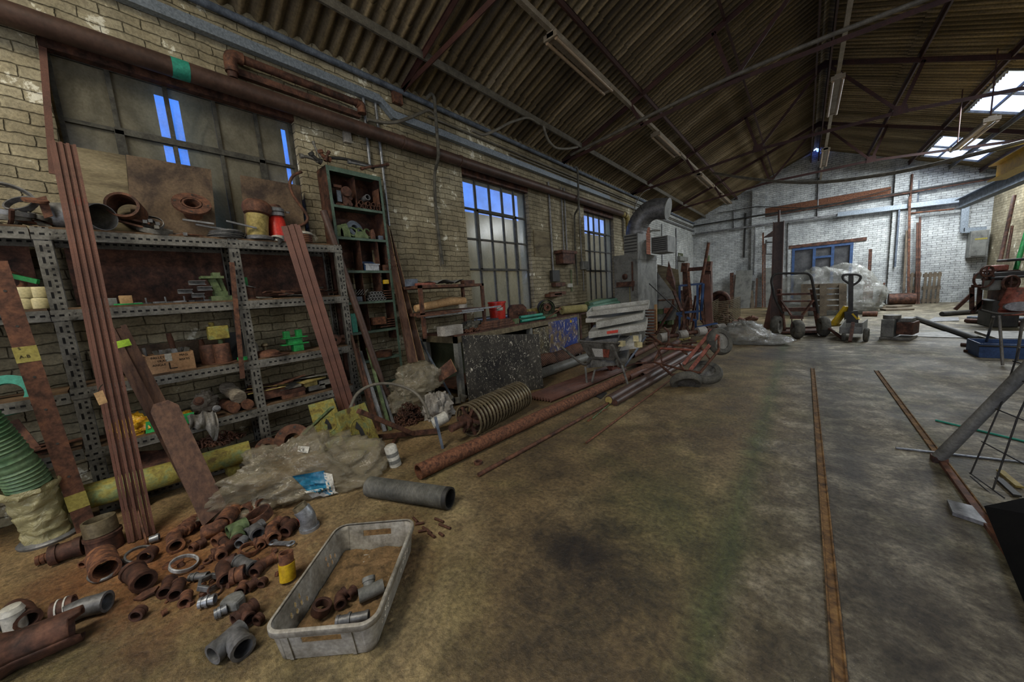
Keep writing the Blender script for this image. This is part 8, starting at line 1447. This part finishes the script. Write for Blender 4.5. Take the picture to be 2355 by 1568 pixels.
# vertical conduits: (x, top y, bottom y) in pixels
for i, (x0, y0, x1, y1_, r, mt, lb) in enumerate(((835, 222, 851, 385, .017, 'galv', 'bright conduit, near one of the pair dropping behind the green shelving'), (863, 235, 895, 520, .017, 'galv', 'bright conduit, far one of the pair, dropping past the green shelving'),
    (1261, 418, 1272, 625, .02, 'galvdull', 'conduit dropping to the black isolator between the windows'), (1290, 430, 1294, 582, .016, 'galvdull', 'conduit dropping to the rusty switch box, near one'), (1297, 432, 1302, 582, .016, 'galvdull', 'conduit dropping to the rusty switch box, far one'),
    (1331, 445, 1341, 602, .014, 'galvdull', 'conduit dropping to the small grey switch beside the third window'), (1341, 622, 1342, 668, .012, 'galvdull', 'short conduit below the small grey switch'), (1313, 620, 1313, 670, .014, 'greendull', 'greenish conduit stub below the rusty switch box'),
    (1010, 575, 1012, 612, .01, 'cable', 'thin cable end beside the black conduit, near the second window'), (1432, 500, 1432, 545, .014, 'cable', 'thin conduit by the yellow pipe drop'), (1522, 515, 1523, 610, .02, 'galvdull', 'conduit on the white side wall beyond the brick pier'), (1555, 525, 1556, 640, .03, 'galvdull', 'thick conduit on the white side wall near the exit sign'))):
    a, b_ = U(x0, y0, x=XL+.03), U(x1, y1_, x=XL+.03); b_.y = a.y if i > 1 else b_.y; b_.z = ZU(V((XL+.03, b_.y, 0)), y1_); mb = MB(); mb.tube([a, b_], r, 8); tag(mb.build('wall_conduit', M[mt]), lb, 'conduit')
for i, pts in enumerate((((982, 225), (992, 215), (999, 225), (1009, 360), (1000, 395), (999, 420), (1003, 500), (1018, 608)), ((1320, 385), (1327, 384), (1329, 400), (1331, 478), (1321, 492), (1322, 560), (1328, 655)))):
    Q = [U(*p, x=-3.96 if j < 4 else XL+.05) for j, p in enumerate(pts)]; mb = MB(); mb.tube(arc(Q, 4, .4), .022, 8); tag(mb.build('swan_neck_conduit', M['rubber']), ['dark swan-neck conduit dropping between near window and second window', 'dark swan-neck conduit dropping beside the third window'][i], 'conduit')
XW = XL+.1
for pts, r, lb in ((((845, 275), (900, 285), (940, 272), (985, 252), (1000, 262)), .02, 'pair of grey cables sagging from the trunking dog-leg'), (((1085, 300), (1110, 312), (1140, 300), (1170, 282), (1215, 268), (1240, 285)), .02, 'grey cable looping from the conduit up to the roof purlin'), (((1250, 290), (1258, 320), (1275, 340), (1300, 343), (1328, 338)), .022, 'grey cable hanging in a loop under the low purlin')):
    run('sagging_cable', lb, 'cable', pts, r, 'cable', x=-3.55 if pts[0][0] > 1000 else XW)
run('sagging_cable', 'thin cable curving from the roof down to the heater duct', 'cable', [(1455, 490), (1465, 460), (1480, 440), (1495, 434)], .012, 'cable', x=-3.6)
# boxes on the wall
def wb(name, label, cat, x0, y0, x1, y1_, d, mt, x=XL): a, b_ = U(x0, y1_, x=x), U(x1, y0, x=x); mb = MB(); mb.b2((XL+.002, a.y, a.z), (XL+d, b_.y, b_.z)); return tag(mb.build(name, M[mt], bev=.006), label, cat)
wb('movement_sensor', 'small cream movement sensor under the brown pipe', 'sensor', 789, 306, 803, 328, .05, 'lino'); wb('junction_box', 'rusty square junction box under the highest conduit', 'junction box', 901, 215, 919, 237, .06, 'rust'); wb('rusty_switch_box', 'rusty box-shaped switchgear between second and third windows', 'switch box', 1278, 584, 1304, 608, .2, 'rustdark')
wb('switch_cover', 'narrow dark lid over the rusty switchgear', 'lid', 1274, 580, 1308, 584, .22, 'rustdark'); wb('isolator', 'black isolator switch with a red mark low on the wall', 'isolator', 1265, 622, 1280, 648, .08, 'black'); wb('isolator_lower', 'dark lever hanging below the black isolator', 'lever', 1268, 650, 1290, 660, .12, 'rustdark')
wb('grey_switch', 'small grey square switch beside the third window', 'switch', 1334, 602, 1347, 620, .1, 'grey'); wb('white_socket', 'small pale socket low on the wall by the switchgear', 'socket', 1303, 652, 1313, 661, .05, 'whitepl'); wb('notice_board', 'blank stained board on the wall between second and third windows', 'board', 1229, 535, 1262, 590, .02, 'ply')
for i, (a, b_) in enumerate(((1253, 680), (1262, 676))): wb('wall_bracket', ['rusty vice bracket at the back of the bench below the isolator', 'upper jaw of the vice bracket on the bench'][i], 'bracket', a, b_-6, a+26, b_+4, .15, 'rust')
# exit sign on the white side wall
a, b_ = U(1559, 594, x=XL), U(1570, 583, x=XL); t = thing('exit_sign', 'small green EXIT sign on the white side wall', 'sign', (XL, (a.y+b_.y)/2, a.z)); mb = MB(); mb.b2((XL+.003, a.y, a.z), (XL+.02, b_.y, b_.z)); mb.build('board', M['darkgreen'], t)
text('EXIT', V((XL+.022, a.y+.06, a.z+.06)), (0, 1, 0), (0, 0, 1), (b_.z-a.z)*.6, 'label', t)
wb('door_head_box', 'grey box over the side door below the exit sign', 'box', 1556, 592, 1574, 600, .15, 'grey'); a, b_ = U(1558, 700, x=XL), U(1571, 601, x=XL); mb = MB(); mb.b2((XL, a.y, 0), (XL+.04, b_.y, b_.z)); struct('door_2', mb, M['grey'])
# hose rail behind the duct
run('hanging_hose', 'dark hose hooked on a rail behind the heater duct', 'hose', [(1478, 530, -3.9), (1490, 535, -3.9), (1500, 530, -3.8), (1517, 530, -3.8)], .03, 'rubber')
# ---------------- gable wall services ----------------
def grun(name, label, cat, pts, r, mt, sq=None, dy=.22):
    Q = [U(a, b_, y=YF-dy) for a, b_ in pts]; mb = MB()
    if sq:
        for p, q in zip(Q, Q[1:]): d = (q-p).normalized(); mb.bar(p-d*sq*.3, q+d*sq*.3, .08, sq, (0, 0, 1))
    else: mb.tube(Q, r, 8)
    return tag(mb.build(name, M[mt]), label, cat)
grun('gable_trunking', 'thin grey trunking rising from the corner across the white gable wall', 'trunking', [(1600, 538), (1930, 493)], .03, 'galvdull', .07, .2)
grun('gable_trunking', 'wide blue-grey trunking across the right half of the gable wall', 'trunking', [(1930, 493), (2225, 457), (2262, 440), (2330, 415)], .05, 'trunk', .16, .25)
grun('trunking_drop', 'blue-grey trunking dropping to the electrical cabinet', 'trunking', [(2221, 465), (2216, 530), (2262, 527)], .05, 'trunk', .16, .22)
for i, (pts, r, mt, lb) in enumerate(((((1595, 520), (1765, 492), (1960, 462), (2355, 395)), .03, 'black', 'black pipe slanting up across the whole gable wall'), (((1760, 498), (2350, 400)), .025, 'rustdark', 'thin brown pipe parallel to the black one on the gable wall'), (((1650, 490), (1740, 475), (1850, 478), (1930, 468)), .015, 'black', 'thin black cable strung across the gable wall, left part'), (((1885, 478), (2030, 440), (2050, 435)), .015, 'black', 'thin black cable rising to the right-hand pier'),
    (((1687, 483), (1688, 528)), .025, 'galvdull', 'vertical conduit in the corner of the gable wall'), (((1715, 490), (1711, 592)), .03, 'black', 'black vertical conduit left of the first pier'), (((1737, 522), (1733, 632)), .02, 'galvdull', 'conduit feeding the twin socket on the first pier'), (((1883, 385), (1880, 500)), .03, 'galvdull', 'conduit dropping from the ridge in the middle of the gable'), (((1813, 512), (1809, 700)), .025, 'galvdull', 'conduit beside the blue doorway'), (((2068, 482), (2058, 614)), .03, 'bluegrey', 'blue-grey conduit feeding the socket on the right-hand pier'),
    (((2098, 400), (2092, 480)), .03, 'rustdark', 'brown conduit above the wide trunking'), (((2112, 415), (2110, 470)), .03, 'bluegrey', 'short blue-grey conduit above the wide trunking'), (((2095, 490), (2220, 478)), .03, 'rust', 'brown rail just below the wide trunking'), (((2292, 470), (2284, 590)), .02, 'black', 'cable dropping right of the electrical cabinet'), (((1628, 555), (1626, 640)), .02, 'galvdull', 'pale conduit in the far corner'))):
    grun('gable_conduit', lb, 'conduit', pts, r, mt, dy=.04 if i in (4, 5, 7, 8, 11, 13, 14) else .2+.04*(i % 2))
mb = MB(); p = U(1762, 560, y=YF-.2); mb.tube([p+V(q) for q in ((0, 0, .15), (0, 0, -.45), (.5, 0, -.5), (.5, 0, 0), (0, 0, .05))], .03, 8); tag(mb.build('wall_hanger', M['black']), 'black hanger frame on the steel column side of the gable', 'hanger')
# crane beams upper right
A, B = U(2303, 392, y=12), U(2380, 340, y=10); mb = MB(); B = V((A.x+.02, 4, A.z)); A_ = V((A.x, 12.2, A.z)); mb.b2((A.x-.12, 4, A.z-.16), (A.x+.12, 12.2, A.z-.14)); mb.b2((A.x-.12, 4, A.z+.14), (A.x+.12, 12.2, A.z+.16)); mb.b2((A.x-.012, 4, A.z-.14), (A.x+.012, 12.2, A.z+.14)); tag(mb.build('crane_beam', M['yellow']), 'yellow crane beam below the skylights at the right edge', 'beam')
mb = MB(); z_ = U(2265, 443, y=15.5).z; x_ = U(2265, 443, y=15.5).x; mb.b2((x_-.1, 4, z_-.15), (x_+.1, 17.5, z_-.13)); mb.b2((x_-.1, 4, z_+.12), (x_+.1, 17.5, z_+.14)); mb.b2((x_-.01, 4, z_-.13), (x_+.01, 17.5, z_+.12)); tag(mb.build('runway_beam', M['bluegrey']), 'grey-blue steel runway beam under the yellow crane beam', 'beam')
run('roof_conduit', 'long grey pipe crossing diagonally under the roof trusses', 'pipe', [(U(1640, 398, y=13.6), 0), (U(1750, 415, y=13.2), 0), (U(1880, 423, y=12.8), 0), (U(2080, 395, y=12.2), 0), (U(2240, 355, y=11.5), 0), (U(2370, 322, y=11), 0)], .04, 'cable')
run('roof_pipe', 'grey pipe strapped along the second roof truss tie', 'pipe', [(V((-3.9, 6.93, 4.2)), 0), (V((-.98, 6.93, 4.53)), 0), (V((1.38, 6.93, 4.53)), 0), (V((4.4, 6.93, 4.2)), 0)], .03, 'cable')
# ---------------- fluorescent lamps ----------------
def lamp(label, P, L, s=1):
    t = thing('fluorescent_light', label, 'light', P, 'unlit fluorescent lights'); mb = MB(); mb.b2(P+V((-.05, 0, -.0)), P+V((.05, L, .07))); mb.b2(P+V((-.1, 0, -.02)), P+V((.1, .04, .05))); mb.b2(P+V((-.1, L-.04, -.02)), P+V((.1, L, .05))); mb.build('fitting_body', M['lampw'], t)
    for x in (-.07, .07): mb = MB(); mb.cyl(P+V((x, .03, -.03)), P+V((x, L-.03, -.03)), .022, 12); mb.build('tube', M['lamptube'], t)
xl = -2.62; zl_ = 4.68
mb = MB(); mb.b2((xl-.03, YB, zl_), (xl+.03, YF, zl_+.07)); tag(mb.build('lighting_rail', M['lampw']), 'dusty beige lighting rail along the window side of the roof', 'lighting rail')
for (a, b_), (c2, d2), lb in (((1265, 90), (1400, 212), 'nearest twin-tube light, large on the window side of the roof'), ((1507, 315), (1558, 365), 'second twin-tube light on the window side'), ((1607, 408), (1635, 436), 'third twin-tube light on the window side'), ((1655, 462), (1676, 474), 'farthest twin-tube light on the window side')):
    p, q = U(a, b_, x=xl), U(c2, d2, x=xl); lamp(lb, V((xl, p.y, zl_-.07)), q.y-p.y)
xr = .36; zr_ = U(1932, 168, x=xr).z; zr_ = 4.95
mb = MB(); mb.b2((xr-.03, YB, zr_), (xr+.03, YF, zr_+.07)); tag(mb.build('lighting_rail', M['lampw']), 'dusty beige lighting rail hung under the roof ridge', 'lighting rail')
for a, b_, lb in ((170, 258, 'nearest twin-tube light under the ridge'), (332, 374, 'second twin-tube light under the ridge'), (410, 432, 'farthest twin-tube light under the ridge')):
    q0, q1 = U(1925, a, z=zr_), U(1905, b_, z=zr_); lamp(lb, V((xr, q0.y, zr_-.07)), min(2.4, q1.y-q0.y))
p, q = U(2282, 275, x=2.5), U(2238, 320, x=2.5); lamp('twin-tube light between the two skylights', V((p.x, p.y, p.z)), 2.0)
t = bpy.data.objects[[o.name for o in COL.objects if o.name.startswith('fluorescent_light')][-1]]
for d_ in (.1, 1.9): mb = MB(); q = V((p.x, p.y+d_, p.z)); mb.cyl(q, V((p.x, q.y, zroof(p.x))), .01, 6); mb.build('hanger_rod', M['roofsteel'], t)
# small wall lamp glowing blue near the ridge
p = U(1882, 346, y=YF-.2); mb = MB(); mb.lathe([(0, 0), (.05, .01), (.06, .05), (0, .07)], p, (0, -1, 0), 14); mt, n, b = base('blue_glow'); b.inputs['Emission Color'].default_value = (.1, .2, 1, 1); b.inputs['Emission Strength'].default_value = 8; M['glow'] = mt; tag(mb.build('blue_indicator_lamp', mt), 'tiny glowing blue lamp near the ridge on the gable', 'lamp')
